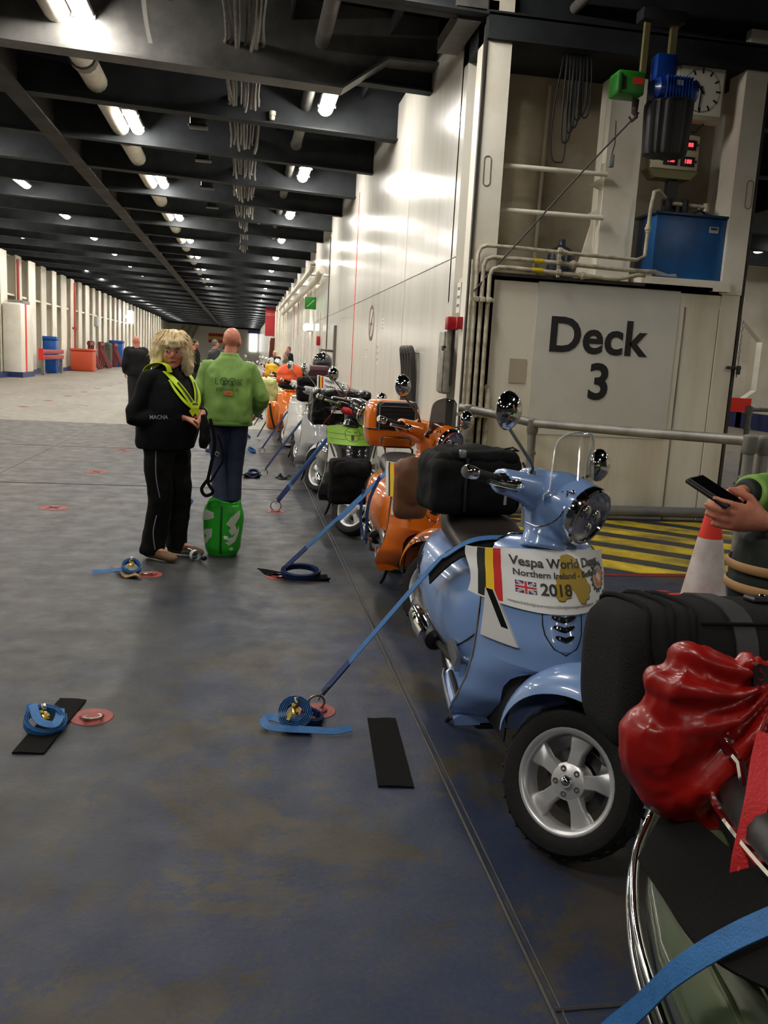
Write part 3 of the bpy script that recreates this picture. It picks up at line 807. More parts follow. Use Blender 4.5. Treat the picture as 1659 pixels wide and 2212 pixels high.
def m_mirror(s):
    b = B(); m = Matrix.Translation((.336, s * .335, 1.312)) @ Matrix.Rotation(R(82), 4, 'Y') @ Matrix.Scale(1.2, 4)
    b.lathe([(0, .026), (.02, .024), (.038, .016), (.050, .004), (.053, -.006), (.050, -.010), (0, -.010)], 28, m); return b.mesh('mirror', angle=60)
def m_screen():
    b = B()
    def fn(u, v):
        t = u * 2 - 1; z = 1.085 + .275 * v
        wmax = .125 * (1 - .12 * v); rr = math.sqrt(max(0, 1 - max(0, (v - .62) / .38) ** 2.4))
        y = t * wmax * max(.02, rr); x = .552 - .10 * v - 6.0 * y * y - (.02 if v < .1 else 0)
        return Vector((x, y, z)), Vector((1, 12 * y, .36))
    b.slab(fn, 16, 26, .004)
    return b.mesh('screen', angle=60)
def m_screenrim():
    b = B(); pts = []
    for v in [i / 16 for i in range(17)]:
        pts.append((v, -1))
    pts += [(v, 1) for v in [i / 16 for i in range(16, -1, -1)]]
    q = []
    for v, t in pts:
        rr = math.sqrt(max(0, 1 - max(0, (v - .62) / .38) ** 2.4)); y = t * .125 * (1 - .12 * v) * max(.02, rr); q.append((.552 - .10 * v - 6.0 * y * y - (.02 if v < .1 else 0), y, 1.085 + .275 * v))
    b.tube(q, .0028, 6); return b.mesh('screenrim')
def m_bracket(s):
    b = B()
    b.tube([(.48, s * .098, 1.13), (.505, s * .094, 1.135), (.512, s * .09, 1.14)], .006, 8); b.tube([(.50, s * .098, 1.08), (.525, s * .094, 1.085)], .006, 8)
    b.ell((.518, s * .098, 1.14), (.009, .009, .009), 10); b.ell((.53, s * .098, 1.085), (.009, .009, .009), 10)
    b.tube([(.50, s * .102, 1.14), (.512, s * .104, 1.09), (.505, s * .112, 1.04), (.46, s * .118, 1.0), (.40, s * .115, 1.0)], .003, 6, smooth=4); return b.mesh('bracket')
def m_floor():
    b = B(); rings = []
    for x, w_, z in ((-.17, .19, .30), (-.12, .225, .29), (0, .245, .28), (.15, .262, .272), (.26, .275, .268)):
        rings.append([(x, -w_, z - .035), (x, -w_ - .006, z - .012), (x, -w_ + .012, z), (x, -.075, z + .005), (x, -.045, z + .06 + .05 * max(0, -x)), (x, .045, z + .06 + .05 * max(0, -x)), (x, .075, z + .005), (x, w_ - .012, z), (x, w_ + .006, z - .012), (x, w_, z - .035)])
    b.loft(rings); return b.mesh('floorboard', angle=30)
def m_strip(y0, y1, x0, x1, z0, z1):
    b = B(); b.tube([(x0, y0, z0), (x0 + .01, y0, z0 + .004), (x1 - .01, y1, z1 + .004), (x1, y1, z1)], [(.002, .009), (.006, .0105), (.006, .0105), (.002, .009)], 8, ref=(0, 0, 1)); return b.mesh('strip')
def m_edge(s):
    b = B(); b.tube([(-.15, s * .222, .285), (-.10, s * .238, .280), (0, s * .252, .270), (.15, s * .270, .262), (.235, s * .284, .258)], [(.012, .005)] * 5, 8, ref=(0, 0, 1)); return b.mesh('edge')
BODY = [(.00, .085, .29, .60, 2.2), (-.05, .130, .275, .655, 2.4), (-.12, .178, .27, .69, 2.5), (-.22, .220, .275, .71, 2.5), (-.34, .245, .29, .725, 2.4), (-.46, .256, .325, .735, 2.3), (-.58, .252, .375, .74, 2.3), (-.70, .240, .41, .74, 2.3), (-.81, .210, .45, .735, 2.3), (-.90, .168, .50, .73, 2.3), (-.965, .115, .56, .72, 2.3), (-.99, .06, .60, .70, 2.2)]
def body_pt(x, ang, off=0.0):
    t = [(-s[0], s[1]) for s in BODY]; zb = [(-s[0], s[2]) for s in BODY]; zt = [(-s[0], s[3]) for s in BODY]
    w_, b0, b1 = lerp_tab(t, -x) + off, lerp_tab(zb, -x) - off, lerp_tab(zt, -x) + off
    c, s_ = math.cos(ang), math.sin(ang); e = 2 / 2.4
    return Vector((x, w_ * math.copysign(abs(c) ** e, c), (b0 + b1) / 2 + (b1 - b0) / 2 * math.copysign(abs(s_) ** e, s_)))
def m_body():
    b = B(); rings = []
    xs = [.0, -.02, -.05, -.08, -.12, -.17, -.22, -.28, -.34, -.40, -.46, -.52, -.58, -.64, -.70, -.76, -.81, -.86, -.90, -.935, -.965, -.985, -.99]
    for x in xs: rings.append([tuple(body_pt(x, 2 * math.pi * k / 32)) for k in range(32)])
    b.loft(rings); return b.mesh('body', angle=60)
def m_bodyseam(s):
    b = B(); pts = [body_pt(x, (R(a) if s > 0 else R(180 - a)), .001) for x, a in ((-.03, 10), (-.10, -12), (-.20, -30), (-.32, -38), (-.46, -36), (-.60, -30), (-.74, -22), (-.86, -14), (-.95, -6))]
    b.tube(pts, .0028, 6, smooth=4); return b.mesh('seam')
def m_slit(s, x, a0, a1):
    b = B(); pts = [body_pt(x - .012 * i, R(a0 + (a1 - a0) * i / 3) if s > 0 else R(180 - a0 - (a1 - a0) * i / 3), .001) for i in range(4)]
    b.tube(pts, [.002, .004, .004, .002], 6); return b.mesh('slit')
def m_seat():
    b = B(); rings = []
    for x, w_, z0, z1 in ((.035, .055, .67, .73), (.0, .095, .685, .775), (-.08, .125, .69, .80), (-.20, .150, .70, .805), (-.32, .160, .71, .805), (-.40, .163, .715, .825), (-.50, .165, .72, .855), (-.62, .158, .725, .865), (-.74, .135, .725, .86), (-.82, .10, .725, .84), (-.85, .05, .73, .80)):
        rings.append([(x, w_ * math.copysign(abs(math.cos(a)) ** .7, math.cos(a)), (z0 + z1) / 2 + (z1 - z0) / 2 * math.copysign(abs(math.sin(a)) ** .7, math.sin(a))) for a in [2 * math.pi * k / 22 for k in range(22)]])
    b.loft(rings); return b.mesh('seat', angle=60)
def m_exhaust():
    b = B(); b.tube([(-.30, -.08, .22), (-.48, -.12, .23), (-.60, -.15, .26)], .016, 8); b.tube([(-.58, -.150, .255), (-.60, -.150, .26), (-.70, -.155, .28), (-.88, -.16, .32), (-.94, -.16, .335)], [.03, .055, .062, .062, .045], 16); return b.mesh('exhaust')
def m_exhaustcover():
    b = B(); b.tube([(-.62, -.172, .265), (-.64, -.175, .27), (-.72, -.183, .288), (-.84, -.185, .312), (-.87, -.18, .32)], [.03, .052, .057, .052, .03], 16); return b.mesh('cover')
def m_swing():
    b = B(); b.box((-.52, .09, .27), (.46, .07, .13), bev=.03); b.tube([(-.69, .10, .235), (-.69, -.08, .235)], .03, 12); b.tube([(-.72, -.10, .25), (-.62, -.10, .52)], .022, 10); b.tube([(-.72, .12, .25), (-.62, .12, .52)], .022, 10); b.box((-.30, 0, .27), (.30, .22, .12), bev=.03); return b.mesh('swing')
def m_rack():
    b = B()
    for y in (-.10, .10): b.tube([(-.72, y, .80), (-.76, y, .875), (-.84, y * .95, .885), (-1.0, y * .9, .88), (-1.06, y * .6, .88)], .008, 8)
    b.tube([(-1.06, -.06, .88), (-1.07, 0, .88), (-1.06, .06, .88)], .008, 8)
    for x in (-.82, -.92): b.tube([(x, -.097, .885), (x, .097, .885)], .007, 8)
    return b.mesh('rack')
def m_tail():
    b = B(); b.ell((-.985, 0, .63), (.03, .06, .045), 14); return b.mesh('tail')
def m_peg(s):
    b = B(); rings = []
    for x, z, t in ((-.18, .385, .02), (-.165, .388, .026), (-.06, .352, .032), (-.045, .345, .028)):
        rings.append([(x, s * .185, z - t), (x, s * .205, z - t), (x, s * .208, z), (x, s * .20, z + t), (x, s * .185, z + t)])
    b.loft(rings); return b.mesh('peg', angle=40)
def m_stand():
    b = B(); b.tube([(-.18, -.10, .24), (-.24, -.15, .05), (-.28, -.16, .012)], .012, 8); b.tube([(-.18, .10, .24), (-.24, .15, .05), (-.28, .16, .012)], .012, 8); b.tube([(-.2, -.12, .17), (-.2, .12, .17)], .01, 8); return b.mesh('stand')
def m_under():
    b = B(); b.box((.05, 0, .235), (.42, .40, .05), bev=.02); return b.mesh('under')
def m_plate():
    b = B(); b.box((-1.0, 0, .50), (.006, .20, .12), bev=.002); return b.mesh('plate')
def m_guard(s):
    b = B()
    for da, off in ((-8, .03), (6, .022)):
        pts = [body_pt(x, (R(a + da) if s > 0 else R(180 - a - da)), off) for x, a in ((-.18, -48), (-.30, -30), (-.46, -18), (-.60, -12), (-.74, -10), (-.84, -8), (-.91, -4), (-.95, 6), (-.955, 18))]
        b.tube(pts, .0085, 10, smooth=5)
    return b.mesh('guard')
def m_ridge(s, a0):
    b = B(); pts = [body_pt(x, (R(a) if s > 0 else R(180 - a)), .000) for x, a in ((-.24, a0 - 12), (-.38, a0 - 4), (-.52, a0 + 2), (-.66, a0 + 4), (-.78, a0 + 6), (-.87, a0 + 10))]
    b.tube(pts, [.002, .006, .007, .007, .006, .002], 8, smooth=4) if False else b.tube(pts, [.002, .005, .006, .006, .005, .002], 8); return b.mesh('ridge')
def m_kick(s=-1):
    b = B(); b.tube([(-.20, -.16, .26), (-.20, -.24, .26), (-.17, -.26, .27), (-.06, -.28, .36), (-.03, -.34, .37)], [.014, .014, .012, .010, .012], 10); return b.mesh('kick')

def paint(name, c): return mat('paint_' + name, c, .25, coat=1.0, spec=.5)
SEATS = {'brown': mat('brown_seat_vinyl', (.040, .031, .027), .45, bump=.05), 'black': mat('black_seat_vinyl', (.012, .012, .012), .42, bump=.05), 'tan': mat('tan_seat_vinyl', srgb(150, 120, 80), .5), 'maroon': mat('maroon_seat_vinyl', srgb(70, 30, 38), .5)}
def screen_mat(name, tint, dens):
    if name in MATS: return MATS[name]
    m = bpy.data.materials.new(name); m.use_nodes = True; nt = m.node_tree; L = nt.links.new
    out = nt.nodes['Material Output']; nt.nodes.remove(nt.nodes['Principled BSDF'])
    tr = nt.nodes.new('ShaderNodeBsdfTransparent'); tr.inputs[0].default_value = tint + (1,)
    gl = nt.nodes.new('ShaderNodeBsdfGlossy'); gl.inputs['Roughness'].default_value = .04
    lw = nt.nodes.new('ShaderNodeLayerWeight'); pw = nt.nodes.new('ShaderNodeMath'); pw.operation = 'POWER'; pw.inputs[1].default_value = 4.0
    L(lw.outputs['Facing'], pw.inputs[0]); fr = nt.nodes.new('ShaderNodeMath'); fr.operation = 'MULTIPLY_ADD'; fr.inputs[1].default_value = .5; fr.inputs[2].default_value = .09; L(pw.outputs[0], fr.inputs[0])
    mx = nt.nodes.new('ShaderNodeMixShader'); L(fr.outputs[0], mx.inputs[0]); L(tr.outputs[0], mx.inputs[1]); L(gl.outputs[0], mx.inputs[2])
    L(mx.outputs[0], out.inputs[0]); MATS[name] = m; return m
SCREEN = screen_mat('clear_screen', (.93, .94, .95), 0); SMOKE = screen_mat('smoked_screen', (.36, .36, .37), 0)
LENSM = screen_mat('headlamp_lens', (.97, .98, 1.0), 0)
REFL = mat('reflector', (.75, .75, .78), .12, 1.0)
INDIC = mat('indicator_lens', (.68, .68, .67), .12, .0, coat=1)
INDIC2 = mat('indicator_slot', (.05, .05, .05), .1, .8)

def vshift(k):
    z = .708 - .030 * k; p = shield_pt(0, z)[0]; q = shield_pt(0, .70)[0]; return Matrix.Translation((p.x - q.x, 0, z - .70))
def scooter(label, col, seat, x, y, rz=-90.0, st=42.0, lod=0, screen=SCREEN, mirrors=(-1, 1), rack=True, guard=False, kick=False, exhaust=True, name='scooter', group=None, lean=0.0):
    e = E(name, label, 'scooter', group=group, mtx=Matrix.Translation((x, y, 0)) @ Matrix.Rotation(R(rz), 4, 'Z') @ Matrix.Rotation(R(lean), 4, 'X'))
    S = steer(st); WF = S @ Matrix.Translation(AXLE_F) @ WHEEL_M; WR = Matrix.Translation(AXLE_R) @ WHEEL_M
    def wheel(mt, tn, rn):
        O(tn, sm('tire', m_tire), RUBBER, e, mtx=mt); r = O(rn, sm('rim', m_rim), ALLOY, e, mtx=mt)
        for k in range(5): O('spoke', sm('spoke', m_spoke), ALLOY, r, mtx=Matrix.Rotation(R(72 * k + 22), 4, 'Z'))
        O('hub', sm('hub', m_hub), ALLOY, r)
        if lod < 1:
            O('hub_cap', sm('cap', m_cap), CHROME, r)
            for k in range(5): O('bolt', sm('bolt', m_bolt), STEEL, r, mtx=Matrix.Rotation(R(72 * k + 58), 4, 'Z') @ Matrix.Translation((.040, 0, 0)))
        if lod < 2: O('brake_disc', sm('disc', m_disc), mat('dark_steel', (.10, .10, .10), .4, .8), r)
    wheel(WF, 'front_tire', 'front_rim'); wheel(WR, 'rear_tire', 'rear_rim')
    O('front_fender', sm('fender', m_fender), col, e, mtx=S); O('fork', sm('fork', m_fork), BLACK, e, mtx=S)
    sh = O('leg_shield', sm('shield', m_shield), col, e)
    O('wheel_arch', sm('arch', m_arch), DARK, e); O('edge_trim', sm('trim', m_trim), CHROME, sh); O('inner_panel', sm('inner', m_inner), col, e)
    O('horn_cover', sm('tie', m_tie), col, sh)
    if lod < 2:
        O('cover_seam', sm('tieseam', m_tieseam), DARK, sh)
        for k in range(3): O('vent', sm('vent', m_vent), mat('gloss_black', (.01, .01, .011), .12, coat=1), sh, mtx=Matrix.Translation((.0, 0, .008 - .030 * k)) if False else vshift(k) @ Matrix.Diagonal((1, 1.05 - .12 * k, 1, 1)))
        for s in (-1, 1):
            i_ = O('indicator', sm('bl%d' % s, lambda: m_blinker(s, 0)), INDIC, sh); O('indicator_slot', sm('bs%d' % s, lambda: m_blinker(s, 1)), INDIC2, sh)
    SU = S @ Matrix.Translation((-.125, 0, -.045))
    hs = O('headset', sm('headset', m_headset), col, e, mtx=SU)
    O('headlight_lens', sm('hl', m_headlight), LENSM, hs); O('reflector', sm('refl', m_reflector), REFL, hs); O('headlight_ring', sm('hlr', m_hlring), CHROME, hs)
    for s in (-1, 1):
        O('grip', sm('grip%d' % s, lambda: m_grip(s)), RUBBER, hs); O('grip_end', sm('ge%d' % s, lambda: m_gripend(s)), CHROME, hs)
        if lod < 2:
            O('switch_block', sm('sw%d' % s, lambda: m_switch(s)), mat('gloss_black', (.01, .01, .011), .12, coat=1), hs); O('lever', sm('lv%d' % s, lambda: m_lever(s)), CHROME, hs)
    for s in mirrors:
        q = O('mirror', sm('mir%d' % s, lambda: m_mirror(s)), CHROME, e, mtx=SU); O('mirror_stem', sm('ms%d' % s, lambda: m_mstem(s)), STEEL if lod > 1 else mat('mirror_stem', (.25, .25, .25), .2, 1.0), q)
    if screen:
        q = O('flyscreen', sm('screen', m_screen), screen, e, mtx=SU)
        O('screen_edge', sm('scrim', m_screenrim), mat('edge_highlight', (.55, .56, .56), .15), q)  # light grey rim added as the edge highlight of the screen
        for s in (-1, 1): O('screen_bracket', sm('br%d' % s, lambda: m_bracket(s)), CHROME, q)
    fb = O('floorboard', sm('floor', m_floor), col, e)
    if lod < 2:
        for s in (-1, 1):
            O('rubber_strip', sm('st1%d' % s, lambda: m_strip(s * .205, s * .238, -.115, .215, .294, .272)), RUBBER, fb); O('rubber_strip', sm('st2%d' % s, lambda: m_strip(s * .135, s * .150, .02, .23, .288, .275)), RUBBER, fb)
            O('edge_strip', sm('ed%d' % s, lambda: m_edge(s)), mat('satin_alloy', (.55, .56, .58), .3, .9), fb)
            O('footrest', sm('pg%d' % s, lambda: m_peg(s)), STEEL, e)
    bd = O('rear_body', sm('body', m_body), col, e)
    if lod < 2:
        for s in (-1, 1):
            O('panel_seam', sm('bsm%d' % s, lambda: m_bodyseam(s)), DARK, bd)
            for k in range(0 if guard else 6): O('vent_slit', sm('sl%d%d' % (s, k), lambda: m_slit(s, -.60 - .032 * k, 2 + 2 * k, 24 + 2 * k)), DARK, bd)
    O('seat', sm('seat', m_seat), seat, e); (O('exhaust', sm('exh', m_exhaust), BLACK, e), O('exhaust_cover', sm('exc', m_exhaustcover), CHROME, e)) if exhaust else None; O('engine', sm('swing', m_swing), BLACK, e); O('belly_pan', sm('under', m_under), BLACK, e); O('stand', sm('stand', m_stand), BLACK, e)
    if lod < 2: O('tail_light', sm('tail', m_tail), mat('red_lens', (.4, .01, .01), .1, coat=1), e); O('number_plate', sm('plate', m_plate), mat('plate_white', (.6, .6, .55), .5), e)
    if rack: O('rear_rack', sm('rack', m_rack), CHROME, e)
    if guard:
        for s in (-1, 1):
            O('cowl_guard', sm('gd%d' % s, lambda: m_guard(s)), CHROME, e)
            for a0 in (24, 40): O('pressed_ridge', sm('rg%d%d' % (s, a0), lambda: m_ridge(s, a0)), col, bd)
    if kick: O('kick_starter', sm('kick', m_kick), STEEL, e)
    return e, sh

P_BLUE = paint('sky_blue', srgb(126, 157, 208)); P_ORANGE = paint('orange', srgb(226, 112, 14)); P_GREEN = paint('grey_green', srgb(84, 96, 70)); P_BLACK = paint('black', (.008, .008, .009)); P_SILVER = paint('silver', (.36, .37, .38)); P_WHITE = paint('white', (.72, .71, .68)); P_CREAM = paint('cream', srgb(214, 204, 150)); P_YELLOW = paint('yellow', srgb(225, 190, 30)); P_GREY = paint('grey', (.11, .12, .12)); P_RED = paint('dark_red', (.25, .02, .02))
BX, BYC = 1.05, 3.05
blue, blue_sh = scooter('sky blue scooter with a white printed banner on its front shield', P_BLUE, SEATS['brown'], BX, BYC, rack=True)
orange, orange_sh = scooter('orange scooter with an orange top box behind the blue scooter', P_ORANGE, SEATS['black'], 1.12, 5.30, screen=SMOKE, kick=True, lod=0)
green, green_sh = scooter('grey green scooter with chrome cowl guards at the near right corner', P_GREEN, SEATS['black'], .93, .45, st=5, guard=True, exhaust=False, lod=0)
black, black_sh = scooter('gloss black scooter with a lime green banner and black luggage', P_BLACK, SEATS['tan'], .98, 7.85, screen=None, lod=1)
silver, silver_sh = scooter('silver scooter with a banner on its smoked screen', P_SILVER, SEATS['tan'], .90, 10.15, screen=SMOKE, lod=2)
white, white_sh = scooter('white scooter carrying the orange hooded bundle', P_WHITE, SEATS['maroon'], .86, 12.5, screen=None, lod=2)
far_specs = [(.80, 14.9, P_ORANGE, 'black', 'orange scooter with chrome bars beyond the white scooter', SCREEN), (.85, 17.2, P_CREAM, 'black', 'cream scooter with a clear screen in the middle of the row', SCREEN), (.80, 19.6, P_YELLOW, 'black', 'yellow scooter in the middle of the row', SCREEN), (.9, 22.0, P_GREY, 'black', 'dark grey scooter beyond the yellow one', SCREEN), (.85, 24.4, P_WHITE, 'maroon', 'small distant white scooter beyond the dark grey one', None), (.9, 26.8, P_BLACK, 'black', 'distant black scooter near the people at the wall', SCREEN), (.85, 29.2, P_RED, 'black', 'distant dark red scooter near the people at the wall', None), (.9, 31.6, P_ORANGE, 'tan', 'farthest orange scooter in the row', None), (.85, 34.2, P_SILVER, 'black', 'farthest silver scooter in the row', SCREEN), (.3, 36.5, P_BLACK, 'black', 'farthest black scooter standing left of the row', None)]
for x, y, c, s_, lb, scn in far_specs: scooter(lb, c, SEATS[s_], x, y, screen=scn, lod=3, group='distant scooters')

# ---------------------------------------------------------------- banners on the shields
PAPER = mat('white_banner', (.80, .80, .79), .5)
def ZT(y): return .905 - .030 * (abs(y) / .23) ** 2.5
def band(sh, name, y0, y1, z0, z1, m, off, parent=None, nu=14, nv=6):
    b = B()
    def fn(u, v):
        y = y0 + (y1 - y0) * u; zt = z1(y) if callable(z1) else z1
        z = z0 + (zt - z0) * v; p, n = shield_wide(y, z, off); return p, n
    b.slab(fn, nu, nv, .0012); return O(name, b, m, parent)
def shield_wide(y, z, off):
    w_ = lerp_tab(W_OUT, min(z, .84)) ; q = abs(y) / w_
    bl = lerp_tab(BULGE, z); 
    if q <= 1: x = lerp_tab(X_EDGE, z) + bl * (1 - q ** 2.1)
    else: x = lerp_tab(X_EDGE, z) - bl * 2.1 * (q - 1) * 1.4
    n = Vector((1.0, (1 if y > 0 else -1) * bl * 2.1 * min(q, 1.1) ** 1.1 / w_, .1)).normalized()
    return Vector((x, y, z)) + n * off, n
def wrap(b, off): return remap(b, lambda px, py, pz: shield_wide(px, py, off + pz)[0])
def cut(b, maxlen=.012):   # fine cuts so that print follows the curve
    me = b.mesh('c', smooth=False); bm = bmesh.new(); bm.from_mesh(me); bmesh.ops.triangulate(bm, faces=bm.faces)
    for _ in range(4):
        ed = [e_ for e_ in bm.edges if e_.calc_length() > maxlen]
        if not ed: break
        bmesh.ops.subdivide_edges(bm, edges=ed, cuts=1); bmesh.ops.triangulate(bm, faces=[f for f in bm.faces if len(f.verts) > 3])
    b2 = B(); b2.v = [tuple(v.co) for v in bm.verts]; bm.verts.index_update(); b2.f = [tuple(v.index for v in f.verts) for f in bm.faces]; bm.free(); bpy.data.meshes.remove(me); return b2
INK = mat('banner_ink', (.035, .03, .025), .5); GOLD = mat('gold_print', srgb(170, 142, 40), .5); GOLDED = mat('gold_edge', srgb(95, 75, 15), .5)
def rect(x0, y0, x1, y1, t=.0006): return B().box(((x0 + x1) / 2, (y0 + y1) / 2, 0), (x1 - x0, y1 - y0, t))
def shape(pts, t=.0006): return B().prism(pts, 'z', -t / 2, t / 2)
def banner(scoot, label, full=True, group=None):
    e = O('banner', B_banner_sheet(), PAPER, None, mtx=scoot.matrix_local, label=label, cat='banner', group=group)
    for nm, y0, y1, c in (('flag_stripe', -.218, -.200, (.015, .014, .012)), ('flag_stripe', -.200, -.180, srgb(240, 200, 40)), ('flag_stripe', -.180, -.161, srgb(205, 35, 35))):
        band(None, nm, y0, y1, .727, lambda y: ZT(y) - .001, mat('flag_%02d' % int(abs(y0) * 1000), c, .5), .0145, e, 3, 6)
    if not full: return e
    def pr_(b, name, m, off=.0147): O(name, wrap(cut(b), off).mesh(smooth=False), m, e)
    def T(s_, x, y, size, bold, m=INK, name='lettering', off=.0147):
        pr_(put(text_B(s_, size, bold, .0006), Matrix.Translation((x, y, 0))), name, m, off)
    T('Vespa World Days', -.140, .852, .0385, .0009, off=.0162); T('Northern Ireland - Belfast', -.132, .820, .0265, .0006, off=.0162); T('2018', -.062, .770, .048, .0012, off=.0162)
    T('vespaclubbelgiquevespaclubbelgienvespaclubbelgique', -.150, .7345, .0125, .0001, mat('grey_ink', (.25, .24, .22), .5))
    T('vespaclub', .13, .7345, .0125, .0001, mat('grey_ink', (.25, .24, .22), .5))
    # union flag
    fx, fy, fw, fh = -.128, .768, .056, .036
    pr_(rect(fx, fy, fx + fw, fy + fh), 'flag_field', mat('flag_navy', srgb(25, 30, 95), .5), .0146)
    fw_ = mat('flag_white', (.8, .8, .8), .5); fr_ = mat('flag_red', srgb(200, 25, 40), .5)
    def diag(a, b_, wd): 
        d = Vector((b_[0] - a[0], b_[1] - a[1])).normalized(); n = Vector((-d.y, d.x)) * wd / 2
        return shape([(a[0] + n.x, a[1] + n.y), (a[0] - n.x, a[1] - n.y), (b_[0] - n.x, b_[1] - n.y), (b_[0] + n.x, b_[1] + n.y)])
    i = .004
    for a, b_ in (((fx + i, fy + i * .7), (fx + fw - i, fy + fh - i * .7)), ((fx + i, fy + fh - i * .7), (fx + fw - i, fy + i * .7))):
        pr_(diag(a, b_, .0065), 'flag_saltire', fw_, .0150); pr_(diag(a, b_, .0022), 'flag_saltire', fr_, .0154)
    for w2, m_, of in ((.011, fw_, .0158), (.0065, fr_, .0162)):
        pr_(rect(fx, fy + fh / 2 - w2 / 2, fx + fw, fy + fh / 2 + w2 / 2), 'flag_cross', m_, of); pr_(rect(fx + fw / 2 - w2 / 2, fy, fx + fw / 2 + w2 / 2, fy + fh), 'flag_cross', m_, of)
    # golden map outline
    mp = [(.010, .888), (.032, .892), (.048, .886), (.066, .872), (.070, .852), (.083, .838), (.088, .825), (.096, .805), (.108, .795), (.106, .778), (.097, .772), (.096, .757), (.082, .755), (.078, .744), (.060, .748), (.052, .758), (.046, .775), (.036, .790), (.030, .778), (.028, .766), (.012, .764), (.005, .756), (-.012, .758), (-.020, .772), (-.014, .786), (-.026, .798), (-.012, .806), (-.014, .822), (.0, .828), (.0, .846), (.010, .862), (.004, .875)]
    mpc = Vector((.04, .82)); sh_ = [((p[0] - .04) * 1.03 + .0415, (p[1] - .82) * 1.03 + .8185) for p in mp]
    pr_(shape(sh_), 'map_shadow', GOLDED, .0149); pr_(shape(mp), 'map_print', GOLD, .0153)
    # gear emblem
    cx_, cy_ = .158, .808; gear = []
    for k in range(16):
        a = 2 * math.pi * k / 16
        for da, r in ((-.13, .0365), (-.09, .043), (.09, .043), (.13, .0365)): gear.append((cx_ + r * math.cos(a + da) * .95, cy_ + r * math.sin(a + da) * 1.12))
    pr_(shape(gear), 'emblem_gear', mat('emblem_dark', (.03, .028, .03), .5), .0149)
    ov = lambda rx, ry, ox=0, oy=0: [(cx_ + ox + rx * math.cos(2 * math.pi * k / 24), cy_ + oy + ry * math.sin(2 * math.pi * k / 24)) for k in range(24)]
    pr_(shape(ov(.030, .0355)), 'emblem_ring', mat('emblem_grey', (.45, .45, .47), .5), .0153); pr_(shape(ov(.024, .029)), 'emblem_field', mat('emblem_orange', srgb(225, 135, 50), .5), .0157)
    pr_(shape([(cx_ - .020, cy_ + .008), (cx_ - .008, cy_ + .026), (cx_ + .006, cy_ + .024), (cx_ - .004, cy_ + .012)]), 'emblem_patch', mat('emblem_blue', srgb(80, 130, 200), .5), .0160)
    pr_(shape([(cx_ - .012, cy_ + .002), (cx_ - .006, cy_ + .014), (cx_ + .004, cy_ + .010), (cx_ + .012, cy_ + .004), (cx_ + .013, cy_ - .010), (cx_ + .004, cy_ - .020), (cx_ - .002, cy_ - .008)]), 'emblem_patch', fw_, .0160)
    return e
def B_banner_sheet():
    b = B()
    def fn(u, v):
        y = -.240 + .476 * u; z0 = .722 - .006 * math.sin(math.pi * u); z = z0 + (ZT(y) - z0) * v
        y += .006 * math.sin(v * 5) * (1 if u in (0,) else 0); return shield_wide(y, z, .0135)
    b.slab(fn, 40, 10, .0012); return b
banner(blue, 'white rally banner with black lettering and gold map on the blue scooter')
ob = E('banner', 'narrow banner edge with yellow and red stripes on the orange scooter', 'banner', mtx=orange.matrix_local)
band(None, 'banner_sheet', -.235, -.16, .70, .90, PAPER, .016, ob, 6, 5); band(None, 'flag_stripe', -.222, -.205, .70, .897, mat('flag_218', (.015, .014, .012)), .0175, ob, 3, 5)
band(None, 'flag_stripe', -.215, -.197, .70, .897, mat('flag_200', (1, 1, 1)), .0178, ob, 3, 5); band(None, 'flag_stripe', -.197, -.178, .70, .897, mat('flag_180', (1, 1, 1)), .0178, ob, 3, 5)

# lettering on the orange fender
from mathutils.bvhtree import BVHTree
_fm = orange.matrix_local @ steer(42); _fme = SM['fender']
_bt = BVHTree.FromPolygons([_fm @ v.co for v in _fme.vertices], [tuple(p.vertices) for p in _fme.polygons])
_dir = Vector((.2068, .9566, -.2052)).normalized(); _rt = Vector((.86, -.17, .42)).normalized(); _up = _rt.cross(-_dir).normalized() * -1
_o = Vector((0, 0, 1.5)) + _dir * 4.0
if _up.z < 0: _up = -_up
_t = cut(put(text_B('LML', .062, .0028, .0, 'CENTER'), Matrix.Translation((0, -.02, 0))), .02); _pts = []
for q in _t.v:
    w_ = _o + _rt * q[0] + _up * q[1]; h_ = _bt.ray_cast(w_, _dir)[0]; _pts.append(tuple(_fm.inverted() @ ((h_ - _dir * .004) if h_ else Vector((0, 0, -50)))))
_bad = {i for i, p in enumerate(_pts) if p[2] < -5}
_t.f = [f for f in _t.f if not any(i in _bad for i in f)]; _pts = [p if i not in _bad else _pts[next(j for j in range(len(_pts)) if j not in _bad)] for i, p in enumerate(_pts)] if len(_bad) < len(_pts) else []
if _pts:
    _t.v = _pts; O('fender_lettering', _t.mesh(smooth=False), mat('dark_decal', (.02, .012, .008), .4), [c for c in orange.children if c.name.startswith('front_fender')][0])

O('grab_rail', B().tube([green.matrix_local.inverted() @ Vector(p) for p in ((.85, 1.30, .79), (.80, 1.22, .80), (.775, 1.08, .80), (.765, .92, .80), (.78, .78, .78))], .008, 8, smooth=4), CHROME, green)
